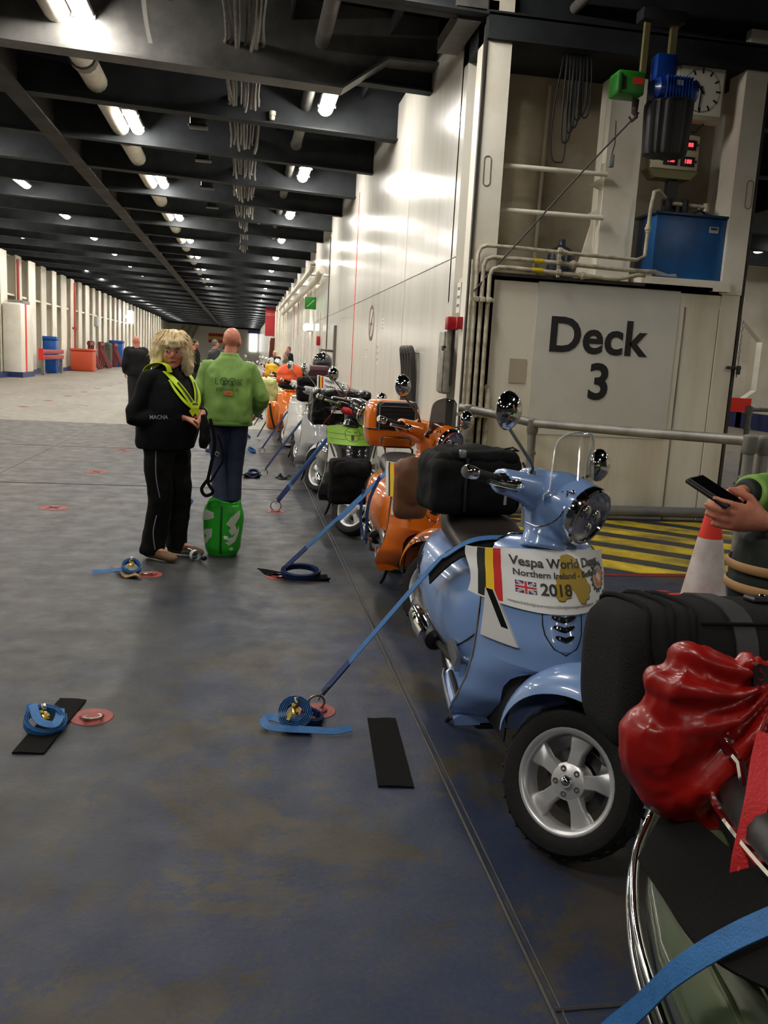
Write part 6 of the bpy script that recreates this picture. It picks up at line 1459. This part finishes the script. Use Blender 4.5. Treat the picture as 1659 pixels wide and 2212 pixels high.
O('yellow_bag', softbox(None, (.30, .28, .26), .018, .04, .016, 5.9), mat('yellow_cloth', srgb(235, 175, 30), .6), None, loc=(.62, 18.9, 1.16), label='yellow bag on the cream scooter', cat='bag'); O('pale_sack', softbox(None, (.5, .4, .42), .02, .05, .03, 2.9), mat('pale_green_cloth', srgb(190, 195, 130), .7), None, loc=(.34, 15.3, .86), label='pale green crumpled sack beside the green jacket sleeve', cat='sack')
fb_ = E('front_bag', 'orange hard pannier on the orange scooter beyond the white one', 'pannier', (.48, 13.6, .56)); O('shell', blend(B().box((0, 0, 0), (.20, .34, .44), bev=.07), .014, 4), P_ORANGE, fb_); O('strap', B().ribbon([(-.06, -.19, .2), (-.03, -.20, .0), (.03, -.19, -.2)], (0, -1, 0), .03, .006, 4), BLACK, fb_)
# ================================================================ fittings on bulkhead, casing and hull side
# clock
ck = E('wall_clock', 'square white station clock above the blue tank', 'clock', (4.36, BY + .12, 4.255))
O('case', B().box((0, 0, 0), (.50, .14, .52), bev=.015), mat('clock_case', srgb(190, 184, 165), .45), ck); O('dial', B().box((0, -.072, .015), (.45, .004, .45)).mesh(smooth=False), mat('clock_dial', srgb(226, 224, 210), .4), ck)
for k in range(60):
    a = R(6 * k); big = k % 5 == 0; r1 = .205; r0 = .155 if big else .190; wd = .016 if big else .005
    m = Matrix.Translation((0, -.075, .015)) @ Matrix.Rotation(a, 4, 'Y'); O('hour_mark' if big else 'minute_mark', B().box((0, 0, (r0 + r1) / 2), (wd, .003, r1 - r0), m).mesh(smooth=False), LETTER, ck)
for a, ln, wd in ((-42, .115, .020), (184, .185, .013)): O('clock_hand', B().box((0, 0, ln / 2 - .02), (wd, .003, ln + .04), Matrix.Translation((0, -.079, .015)) @ Matrix.Rotation(R(a), 4, 'Y')).mesh(smooth=False), LETTER, ck)
O('hub', B().lathe([(0, .004), (.014, .003), (.014, 0)], 14, Matrix.Translation((0, -.08, .015)) @ Matrix.Rotation(R(90), 4, 'X')), LETTER, ck); O('cable_loop', B().tube([(-.05, 0, -.26), (-.06, -.02, -.33), (0, -.02, -.36), (.05, -.02, -.31), (.10, 0, -.27)], .008, 6, smooth=5), BLACK, ck)
# display box
db = E('display_box', 'cream box with four red digital readouts', 'display', (4.25, BY + .30, 3.73))
O('box', B().box((0, 0, 0), (.50, .16, .34), bev=.01), mat('display_case', srgb(196, 188, 160), .5), db); O('base', B().prism([(-.28, -.18), (.26, -.18), (.18, -.26), (-.20, -.26)], 'y', -.09, .09).mesh(smooth=False), mat('olive_base', srgb(120, 112, 75), .5), db); O('post', B().box((.03, 0, -.42), (.11, .08, .36)).mesh(smooth=False), BLACK, db)
REDLED = mat('red_led', (1, .03, .04), .4, emit=4.0)
for x in (.0 - .05, .135):
    for z in (.075, -.085):
        d_ = O('readout', B().box((x, -.082, z), (.155, .012, .095), bev=.004), BLACK, db); O('digits', on_wall_y(text_B('188', .055, .001, .002, 'CENTER'), x, -.0895, z - .018).mesh(smooth=False), REDLED, d_)
for x in (.225,):
    for z in (.08, -.08): O('knob', B().ell((x, -.085, z), (.010, .010, .014), 8), BLACK, db)
# blue tank on its shelf
tk = E('oil_tank', 'blue hydraulic oil tank on the white shelf', 'tank', (4.40, BY + .22, 2.47))
TKB = mat('tank_blue', srgb(22, 88, 150), .4, col2=srgb(16, 66, 118), vscale=2.5)
O('tank_body', B().box((0, 0, .31), (.76, .42, .62), bev=.012), TKB, tk); O('tank_rim', B().box((0, 0, .625), (.82, .48, .025), bev=.005), mat('tank_rim', srgb(14, 48, 84), .4), tk); O('name_plate', B().box((.24, -.214, .50), (.10, .005, .06)).mesh(smooth=False), mat('plate_grey', (.3, .32, .33), .4), tk); O('plate_print', B().box((.24, -.218, .51), (.07, .003, .02)).mesh(smooth=False), LETTER, tk); O('chip', B().prism([(-.34, .02), (-.10, .02), (-.12, .05), (-.20, .04), (-.32, .07)], 'y', -.2125, -.211).mesh(smooth=False), mat('bare_patch', srgb(150, 160, 165), .5), tk)
pt = E('pump_fittings', 'grubby pipe fittings and valves on top of the blue tank', 'pump', (4.38, BY + .18, 3.12)); O('manifold', B().tube([(-.22, 0, .10), (.0, 0, .10), (.26, 0, .09)], .022, 10), PIPEW, pt); O('valve', B().box((.0, 0, .07), (.06, .08, .16), bev=.01), BLACK, pt); O('valve', B().box((-.18, .02, .08), (.08, .10, .14), bev=.01), BLACK, pt); O('elbow_pipe', B().tube([(.15, 0, .09), (.16, 0, .0)], .02, 8), STEEL, pt); O('hose', B().tube([(.08, -.05, .02), (.14, -.08, .04), (.22, -.05, .02), (.30, 0, .02)], .012, 8, smooth=4), BLACK, pt); O('tee', B().tube([(.24, 0, .05), (.24, 0, .13)], .03, 10), PIPEW, pt)
# black demijohn
dj = O('demijohn', B().lathe([(0, 0), (.13, 0), (.14, .02), (.14, .27), (.13, .31), (.09, .345), (.045, .365), (.035, .38), (.035, .43), (.03, .435), (0, .435)], 26), mat('smoky_plastic', (.018, .022, .034), .3), None, loc=(3.20, BY + .40, 2.385), label='dark plastic bottle with a narrow neck behind the white pipes', cat='bottle')
# chain hoist
hs_ = E('chain_hoist', 'green and blue electric chain hoist hanging under the deckhead', 'hoist', (3.60, 7.92, 4.02))
GRN = mat('hoist_green', srgb(46, 130, 42), .4); BLU = mat('hoist_blue', srgb(14, 60, 145), .35, coat=.3)
O('gear_box', B().box((-.22, 0, .06), (.26, .22, .20), bev=.02), GRN, hs_); O('end_cover', B().box((-.33, -.02, .05), (.05, .20, .17), bev=.02), mat('hoist_green_dark', srgb(34, 100, 34), .4), hs_); O('cover_slot', B().box((-.30, -.112, .05), (.04, .006, .11)).mesh(smooth=False), DARK, hs_); O('red_label', B().box((-.16, -.113, .075), (.10, .004, .055)).mesh(smooth=False), mat('signal_red', (1, 0, 0)), hs_)
b = B(); b.tube([(.02, 0, .06), (.06, 0, .06), (.40, 0, .05), (.45, 0, .05)], [.07, .115, .115, .08], 18)
for k in range(9): b.box((.12 + .03 * k, 0, .06), (.008, .245, .2), bev=.003)
O('motor', b, BLU, hs_); O('motor_mount', B().box((.12, 0, .24), (.20, .14, .22), bev=.02), BLU, hs_); O('motor_foot', B().box((.30, 0, -.06), (.24, .18, .07), bev=.02), BLU, hs_); O('motor_label', B().box((.24, -.119, .10), (.07, .005, .045)).mesh(smooth=False), mat('plate_grey', (.3, .32, .33)), hs_)
O('suspension', B().box((-.08, 0, .40), (.05, .04, .48)).box((.18, 0, .46), (.06, .05, .40)).mesh(smooth=False), mat('olive_base', (.1, .1, .1)), hs_); O('trolley', B().box((.05, 0, .66), (.42, .16, .10), bev=.01), BEAMM, hs_); O('hook_block', B().tube([(-.12, 0, -.05), (-.12, 0, -.16), (-.10, -.01, -.20), (-.14, -.01, -.24), (-.17, 0, -.20)], [.035, .03, .015, .014, .010], 8), mat('rusty_hook', (.05, .045, .04), .6, .5), hs_)
sk = E('chain_bag', 'black ribbed chain sack hanging below the hoist', 'sack', (3.81, 7.92, 3.50)); b = B(); rings = []
for z, s in ((.0, .80), (.015, .95), (.06, 1.0), (.30, 1.06), (.44, 1.08), (.48, 1.06)):
    rings.append([((.195 * s + .010 * math.cos(14 * a)) * math.copysign(abs(math.cos(a)) ** .75, math.cos(a)) , (.14 * s + .010 * math.cos(14 * a)) * math.copysign(abs(math.sin(a)) ** .75, math.sin(a)), z + (.02 * math.cos(a) if z > .4 else 0)) for a in [2 * math.pi * k / 84 for k in range(84)]])
b.loft(rings); O('sack_body', b, mat('black_sack', (.014, .014, .014), .55), sk); O('sack_rim', B().tube([(.21 * math.cos(a), .155 * math.sin(a), .48 + .02 * math.cos(a)) for a in [2 * math.pi * k / 24 for k in range(25)]], .009, 6), BLACK, sk)
# cable hanks on the recess wall and slack cable down to the pipes
hk = E('cable_hank', 'hank of dark cables hanging in the recess left of the hoist', 'cables', (3.02, BY + .05, 4.42))
for i in range(7):
    x = .035 * i - .05; d_ = .72 - .045 * i + random.uniform(-.05, .05) + (.18 if i == 0 else 0); w2 = .03 + .012 * random.random()
    O('cable_loop', B().tube([(x - w2, 0, .05), (x - w2 * 1.2 - (.06 if i == 0 else 0), -.01, -d_ * .6), (x - w2 - (.05 if i == 0 else 0), -.015, -d_), (x, -.02, -d_ - .05), (x + w2, -.015, -d_ + .02), (x + w2 * 1.1, -.01, -d_ * .5), (x + w2 * .6, 0, .05)], .008 + .003 * (i % 2), 6, smooth=5), BLACK, hk)
O('slack_cable', B().tube([(3.52, 7.92, 3.86), (3.48, 8.0, 3.80), (3.0, 8.15, 3.22), (2.6, 8.24, 2.72), (2.35, 8.27, 2.42), (2.17, 8.26, 2.2)], .009, 6, smooth=6), mat('dark_cable', (.03, .028, .026), .6), None, label='dark cable running diagonally from the hoist to the column pipes', cat='cable')
pd_ = E('pendant_control', 'small pendant switch hanging on a cable beside the recess pillar', 'switch', (3.44, BY - .12, 3.86)); O('cord', B().tube([(0, 0, 0), (.01, 0, -.2), (-.01, 0, -.30)], .006, 6), BLACK, pd_); O('switch_body', B().box((-.01, 0, -.36), (.05, .04, .12), bev=.01), mat('switch_grey', (.2, .2, .2), .5), pd_)
# railings
RAIL = mat('galvanised_rail', (.27, .26, .235), .45, .35, var=.35, vscale=5)
def railing(label, runs, posts, r=.041):
    e = E('railing', label, 'railing', (0, 0, 0))
    for pts in runs: O('rail', B().tube(pts, r, 14), RAIL, e)
    for (x, y, z1) in posts:
        O('post', B().tube([(x, y, .0), (x, y, z1)], r * .97, 14), RAIL, e); O('fitting', B().tube([(x, y, z1 - .10), (x, y, z1 - .085), (x, y, z1 + .03), (x, y, z1 + .045)], [r * 1.1, r * 1.32, r * 1.32, r * .9], 14), RAIL, e); O('fitting', B().tube([(x, y, 0), (x, y, .02)], [r * 2.0, r * 2.0], 14), RAIL, e)
        O('collar', B().tube([(x, y, z1 - .30), (x, y, z1 - .27)], r * 1.25, 14), RAIL, e)
    return e
railing('grey pipe railing in front of the deck sign bulkhead', [[(2.10, 8.20, 1.09), (2.40, 8.02, 1.05), (2.72, 7.80, .995)], [(2.72, 7.80, .995), (3.25, 6.83, 1.02), (3.78, 5.92, 1.055)]], [(2.72, 7.80, .995), (3.78, 5.92, 1.055), (2.18, 8.16, 1.08)])
railing('grey pipe railing running right from the cone', [[(3.92, 5.95, 1.05), (4.8, 6.5, 1.06), (5.8, 7.1, 1.06)], [(3.92, 5.95, .55), (5.8, 7.1, .55)]], [(3.92, 5.95, 1.05), (5.8, 7.1, 1.06)])
railing('far grey pipe railing on the cream deck right of the bulkhead', [[(7.2, 11.4, 1.1), (9.5, 12.5, 1.1)], [(7.2, 11.4, .5), (9.5, 12.5, .5)]], [(7.2, 11.4, 1.1), (9.5, 12.5, 1.1)])
# chain at the bulkhead edge
chn = E('chain', 'hanging steel chain at the right edge of the bulkhead', 'chain', (5.055, BY - .04, 1.55))
for k in range(16): O('link', B().tube([(.012 * math.cos(a) * (1 if k % 2 else .3), .012 * math.cos(a) * (.3 if k % 2 else 1), .026 * math.sin(a)) for a in [2 * math.pi * j / 10 for j in range(11)]], .004, 5), STEEL, chn, loc=(0, 0, .035 * k - .0))
lk = O('latch', B().box((5.0, BY - .06, 1.62), (.16, .03, .03), bev=.006).box((5.05, BY - .07, 1.60), (.03, .04, .09), bev=.006), mat('rusty_hook', (1, 1, 1)), None, label='rusty latch on the right edge of the bulkhead', cat='latch')
# traffic cone
cn = E('traffic_cone', 'traffic cone with red top and dirty white sleeve', 'cone', (3.06, 5.10, 0), R(12))
CR = mat('cone_red', srgb(214, 48, 32), .5); CW = mat('cone_white', srgb(206, 196, 192), .4, col2=srgb(178, 166, 160), vscale=7)
def cr(z): return .155 - .130 * z / .78
O('base', B().box((0, 0, .02), (.42, .42, .04), bev=.015), CR, cn); O('lower_cone', B().lathe([(cr(.04) + .01, .04), (cr(.05), .05), (cr(.06), .06)], 30), CR, cn); O('white_sleeve', B().lathe([(cr(.06) + .002, .06), (cr(.47) + .002, .47)], 30), CW, cn); O('top_cone', B().lathe([(cr(.47), .47), (cr(.77), .77), (cr(.78) - .006, .785), (0, .785)], 30), CR, cn)
# lashing stand feet glimpsed below the railing
ft = E('post_foot', 'crossed steel feet below the railing post', 'stand', (3.80, 5.80, 0)); O('foot', B().tube([(-.09, -.10, .01), (.0, 0, .10), (.10, .06, .01)], .016, 8), STEEL, ft); O('foot', B().tube([(.10, -.10, .01), (0, 0, .10), (-.1, .06, .01)], .016, 8), STEEL, ft)
O('deck_clip', B().box((2.93, 5.40, .012), (.09, .05, .02), bev=.006), REDP, None, label='small red clip on the floor behind the blue scooter', cat='clip')

# ---------------------------------------------------------------- casing wall fittings
def wall_item(name, label, cat_, y, z): return E(name, label, cat_, (WX, y, z))
fb = wall_item('call_box', 'red fire call box above the steel cabinet', 'call box', 8.72, 1.91)
CRED = mat('fire_red', srgb(150, 12, 22), .4); O('box', B().box((-.06, 0, 0), (.12, .13, .13), bev=.012), CRED, fb); O('conduit', B().tube([(-.02, -.06, 0), (-.02, -.16, 0)], .008, 6), CRED, fb); O('side_switch', B().box((-.03, -.19, .0), (.06, .05, .12), bev=.006), CRED, fb)
sc2 = wall_item('steel_cabinet', 'narrow weathered steel box below the red call box', 'cabinet', 8.93, 1.52); ZN = mat('weathered_zinc', (.42, .39, .34), .45, .35, var=.5, vscale=8)
O('body', B().box((-.05, 0, 0), (.10, .26, .66), bev=.03), ZN, sc2); O('door', B().box((-.105, 0, 0), (.012, .23, .62), bev=.01), ZN, sc2); O('strap', B().box((-.018, -.135, .06), (.03, .02, .60)).mesh(smooth=False), mat('rusty_hook', (1, 1, 1)), sc2); O('handle', B().tube([(-.10, -.15, .15), (-.14, -.19, .15), (-.14, -.22, .12)], .012, 8), mat('rusty_hook', (1, 1, 1)), sc2)
for z in (-.2, .25): O('hinge', B().box((-.06, .14, z), (.05, .03, .06), bev=.006), ZN, sc2)
hb2 = wall_item('hose_rack', 'black lashing hoses draped over wall hooks', 'hoses', 10.9, 1.62); 
for i in range(4):
    y = .30 - .19 * i; ln = .92 - .05 * i; O('hose', B().tube([(-.05, y + .07, -ln), (-.06, y + .065, -.3), (-.09, y + .06, -.04), (-.11, y, .05), (-.09, y - .06, -.04), (-.07, y - .065, -.3), (-.05, y - .07, -ln + .05)], .036, 10, smooth=5), mat('dark_hose', (.022, .020, .018), .5), hb2); O('hook', B().tube([(0, y, 0), (-.12, y, .0), (-.13, y, .06)], .015, 8), STEEL, hb2)
sn = wall_item('prohibition_sign', 'round faded prohibition sign on the white wall', 'sign', 14.85, 2.12)
O('disc', B().lathe([(0, .004), (.30, .004), (.30, 0)], 40, Matrix.Rotation(R(-90), 4, 'Y')), mat('faded_white', (.62, .6, .56), .5), sn); O('ring', put(ring_B(.235, .30, 40), Matrix.Translation((-.006, 0, 0)) @ Matrix.Rotation(R(-90), 4, 'Y')).mesh(smooth=False), mat('faded_maroon', srgb(112, 70, 70), .5), sn); O('slash', B().box((-.006, 0, 0), (.003, .05, .5), Matrix.Rotation(R(40), 4, 'X')).mesh(smooth=False), mat('faded_maroon', (1, 1, 1)), sn); O('pictogram', B().box((-.005, .02, -.02), (.003, .28, .05)).box((-.005, -.05, .05), (.003, .04, .14)).mesh(smooth=False), mat('faded_ink', srgb(110, 106, 100), .5), sn)
NOTE = mat('paper_notice', srgb(226, 222, 210), .5); NINK = mat('notice_ink', (.12, .12, .12), .5)
for i, (y, z, wd, ht, lb) in enumerate(((9.10, 1.60, .16, .50, 'paper notice left of the steel cabinet'), (8.75, 2.17, .14, .30, 'glossy paper notice above the red call box'), (13.6, 2.05, .14, .20, 'small notice right of the prohibition sign'), (15.3, 1.62, .16, .16, 'tiny label under the prohibition sign'), (14.0, 1.60, .10, .36, 'narrow yellowed notice under the small notice'))):
    e = wall_item('wall_notice', lb, 'notice', y, z); O('sheet', B().box((-.002, 0, 0), (.004, wd, ht)).mesh(smooth=False), NOTE, e)
    for k in range(3): O('print_line', B().box((-.0048, 0, ht * (.3 - .28 * k)), (.001, wd * .7, ht * .10)).mesh(smooth=False), NINK, e)
es = wall_item('stairs_sign', 'green emergency stairs sign high on the white wall', 'sign', 26.6, 3.08); O('panel', B().box((-.19, 0, 0), (.34, .05, .36), bev=.005), mat('exit_green', srgb(30, 130, 40), .4), es)
for k in range(6): O('stair_step', B().box((-.29 + .035 * k, -.028, -.10 + .034 * k), (.04, .004, .012)).box((-.272 + .035 * k, -.028, -.083 + .034 * k), (.010, .004, .036)).mesh(smooth=False), mat('flag_white', (.8, .8, .8)), es)
wlp = wall_item('wall_lamp', 'twin white emergency lamp on a wall bracket', 'lamp', 28.3, 2.42); O('bracket', B().box((-.10, -.3, -.12), (.2, .8, .03)).mesh(smooth=False), WHITE, wlp)
for y in (0, .28): O('lamp_head', B().ell((-.16, y, 0), (.10, .10, .13), 14), mat('emergency_lens', (1, .98, .94), .4, emit=6.0), wlp)
sw = wall_item('red_switch', 'small red switch beside the door seam', 'switch', 25.0, 1.95); O('box', B().box((-.05, 0, 0), (.1, .18, .26), bev=.02), CRED, sw); O('conduit', B().tube([(-.02, 0, .13), (-.02, 0, .8)], .02, 6), WHITE, sw)
br_ = wall_item('wall_bracket', 'folding dark bracket on the wall left of the red line', 'bracket', 20.6, 1.55); O('plate', B().box((-.03, 0, .2), (.06, .16, 1.0)).mesh(smooth=False), mat('dark_zinc', (.12, .11, .10), .5), br_); O('arm', B().tube([(-.04, 0, .1), (-.35, .1, .12), (-.30, -.2, -.35), (-.06, -.5, -.62)], .035, 8), mat('dark_zinc', (1, 1, 1)), br_)
# white pipe cluster high on the wall
for i, (z, x, r) in enumerate(((3.62, -.18, .09), (3.85, -.35, .07))):
    e = wall_item('wall_pipe', ['lower thick white pipe high on the far wall', 'upper thin white pipe high on the far wall'][i], 'pipe', 24.0, z); O('pipe_run', B().tube([(x, -1.0 + i, .1), (x, 0, .1), (x, .6, 0), (x, 11, 0), (x, 22, 0)], r, 12), WHITEPIPE, e)
    for k in range(5): O('bracket', B().box((x / 2, 2 + 4.2 * k, 0), (abs(x), .06, .05)).mesh(smooth=False), WHITE, e)
    O('end_cap', B().ell((x, 22, 0), (r * 1.3, r * 1.3, r * 1.3), 12), WHITE, e)
rbn = wall_item('red_banner', 'tall red sign standing out from the far wall', 'sign', 62.0, 3.95); O('panel', B().box((-.35, 0, 0), (.7, .10, 2.4)).mesh(smooth=False), mat('banner_red', srgb(150, 30, 36), .5), rbn); O('lettering', on_wall_y(text_B('DECK', .26, .004, .004, 'CENTER'), -.35, -.06, .2).mesh(smooth=False), mat('banner_pale', srgb(200, 120, 115), .5), rbn)
rdr = wall_item('red_door_frame', 'dark red open door frame under the red sign', 'door frame', 60.0, 0); O('post', B().box((-.35, 0, 1.2), (.10, .12, 2.4)).mesh(smooth=False), mat('dark_red_frame', srgb(92, 32, 30), .5), rdr); O('leaf', B().prism([(-.55, .0), (-.15, .0), (-.05, 2.6), (-.35, 2.6)], 'y', .2, .28).mesh(smooth=False), mat('dark_red_frame', (1, 1, 1)), rdr)
esn = E('end_sign', 'red and yellow striped sign on the far end wall', 'sign', (-3.3, 127.8, 3.35))
for i, c in enumerate((srgb(176, 44, 50), srgb(232, 190, 90), srgb(190, 60, 55))): O('stripe', B().box((0, 0, .45 - .45 * i), (3.4, .06, .42)).mesh(smooth=False), mat('end_stripe_%d' % i, c, .5), esn)

# ---------------------------------------------------------------- along the hull side
def hull(name, label, cat_, x, y, z=0): return E(name, label, cat_, (x, y, z))
cb2 = hull('hull_locker', 'white locker with a glowing red stripe on the left hull side', 'locker', -9.32, 38.6); O('body', B().box((0, 0, 1.55), (.75, 2.0, 2.9), bev=.1), WHITE2, cb2); O('red_stripe', B().box((.385, -.3, 1.5), (.02, .22, 3.0)).mesh(smooth=False), mat('signal_red', (1, 0, 0)), cb2); O('plinth', B().box((0, 0, .11), (.8, 2.05, .22)).mesh(smooth=False), mat('navy_base_paint', (1, 1, 1)), cb2); O('lid', B().box((0, .2, 3.08), (.6, 1.2, .12)).mesh(smooth=False), STEEL, cb2)
bn = hull('red_bench', 'long dark red steel barrier along the left hull side', 'barrier', -9.0, 43.6); RB = mat('barrier_red', srgb(150, 42, 38), .5)
for z in (.80, 1.05): O('beam', B().box((0, 0, z), (.16, 4.6, .20), bev=.02), RB, bn)
for y in (-2.0, 2.0): O('leg', B().box((0, y, .36), (.14, .2, .72)).mesh(smooth=False), STEEL, bn)
O('end_plate', B().box((.0, -2.35, .95), (.22, .06, .5)).mesh(smooth=False), mat('signal_red', (1, 1, 1)), bn)
def drum(label, x, y, h, m, w_=.62): 
    e = hull('bin', label, 'bin', x, y); O('bin_body', B().box((0, 0, h * .45), (w_, w_, h * .88), bev=.06), m, e); O('bin_lid', B().box((0, 0, h * .94), (w_ * 1.08, w_ * 1.08, h * .10), bev=.04), m, e); return e
BLUB = mat('bin_blue', srgb(22, 82, 160), .45); ORB = mat('bin_orange', srgb(196, 78, 48), .5); CRK = mat('rack_red', srgb(105, 34, 34), .5); DGN = mat('sack_green', srgb(70, 74, 58), .7)
drum('tall blue bin behind the red barrier', -9.4, 45.2, 1.8, BLUB); drum('orange red bin standing beyond the barrier', -8.9, 51.2, 1.25, ORB, 1.2); drum('blue bin beside the dark red rack further along the hull', -9.2, 66.5, 1.9, BLUB, .9)
for i, (y, lb) in enumerate(((54.6, 'dark red lashing rack beyond the orange bin'), (58.4, 'second dark red lashing rack along the hull'), (64.5, 'third dark red lashing rack along the hull'))):
    e = hull('lashing_rack', lb, 'rack', -9.05, y)
    for dy in (-.6, 0, .6): O('upright', B().box((0, dy, .85), (.16, .14, 1.7)).mesh(smooth=False), CRK, e); O('brace', B().tube([(0, dy, 1.3), (.55, dy, .05)], .06, 6), CRK, e)
    O('cross_bar', B().box((0, 0, 1.55), (.2, 1.6, .18)).mesh(smooth=False), CRK, e)
O('lashing_bundle', softbox(None, (.6, .9, 1.6), .06, .1, .05, 3.0), DGN, None, loc=(-9.1, 61.0, .85), label='grey green bundle of lashing gear against the hull', cat='bundle')
O('red_trolley', B().box((-8.7, 68.3, .95), (.7, 1.4, .5), bev=.08).box((-8.7, 67.8, .36), (.5, .1, .72)).box((-8.7, 68.8, .36), (.5, .1, .72)), mat('signal_red', (1, 1, 1)), None, label='red box trolley in front of the far blue bin', cat='trolley')
for y in (39.9, 52.6): 
    e = hull('hydrant_pipe', 'thin red standing pipe on the left hull side' if y < 45 else 'distant thin red pipe on the hull side', 'pipe', -9.6, y); O('pipe_run', B().tube([(0, 0, .1), (0, 0, 4.9)], .06, 8), mat('pipe_brick', srgb(168, 70, 52), .5), e); O('flange', B().tube([(0, 0, 2.3), (0, 0, 2.42)], .16, 10), mat('pipe_brick', (1, 1, 1)), e)
for y, z, lb in ((35.6, 1.75, 'grey electric box on the nearest left rib'), (60.2, 3.0, 'coiled dark hose on the far left ribs')): O('rib_box', B().box((-9.64, y, z), (.2, .55, .65), bev=.03), mat('plate_grey', (1, 1, 1)), None, label=lb, cat='box')
hl2 = E('hull_light', 'bright lit panel high between the left ribs', 'lamp', (-9.3, 75.0, 3.9)); O('panel', B().box((0, 0, 0), (.3, 1.6, 1.0), bev=.02), mat('lit_panel', (1, .98, .95), .4, emit=7.0), hl2); O('mount', B().box((-.25, 0, 0), (.3, .4, .2)).mesh(smooth=False), WHITE2, hl2)
# wear debris on the deck
O('black_bar', B().box((-.98, 2.93, .008), (.035, .30, .012), Matrix.Rotation(R(0), 4, 'Z'), bev=.004), BLACK, None, label='thin dark bar lying at the left edge of the deck', cat='bar')
rag = E('floor_clutter', 'dark lashing gear heap on the deck below the green jacket sleeve', 'lashing gear', (.10, 20.2, 0))
for k in range(7): O('lashing_bar', B().tube([(random.uniform(-.4, .4), random.uniform(-.5, .5), .03), (random.uniform(-.4, .4), random.uniform(-.5, .5), .09), (random.uniform(-.4, .4), random.uniform(-.5, .5), .03)], .025, 6, smooth=3), BLACK, rag)
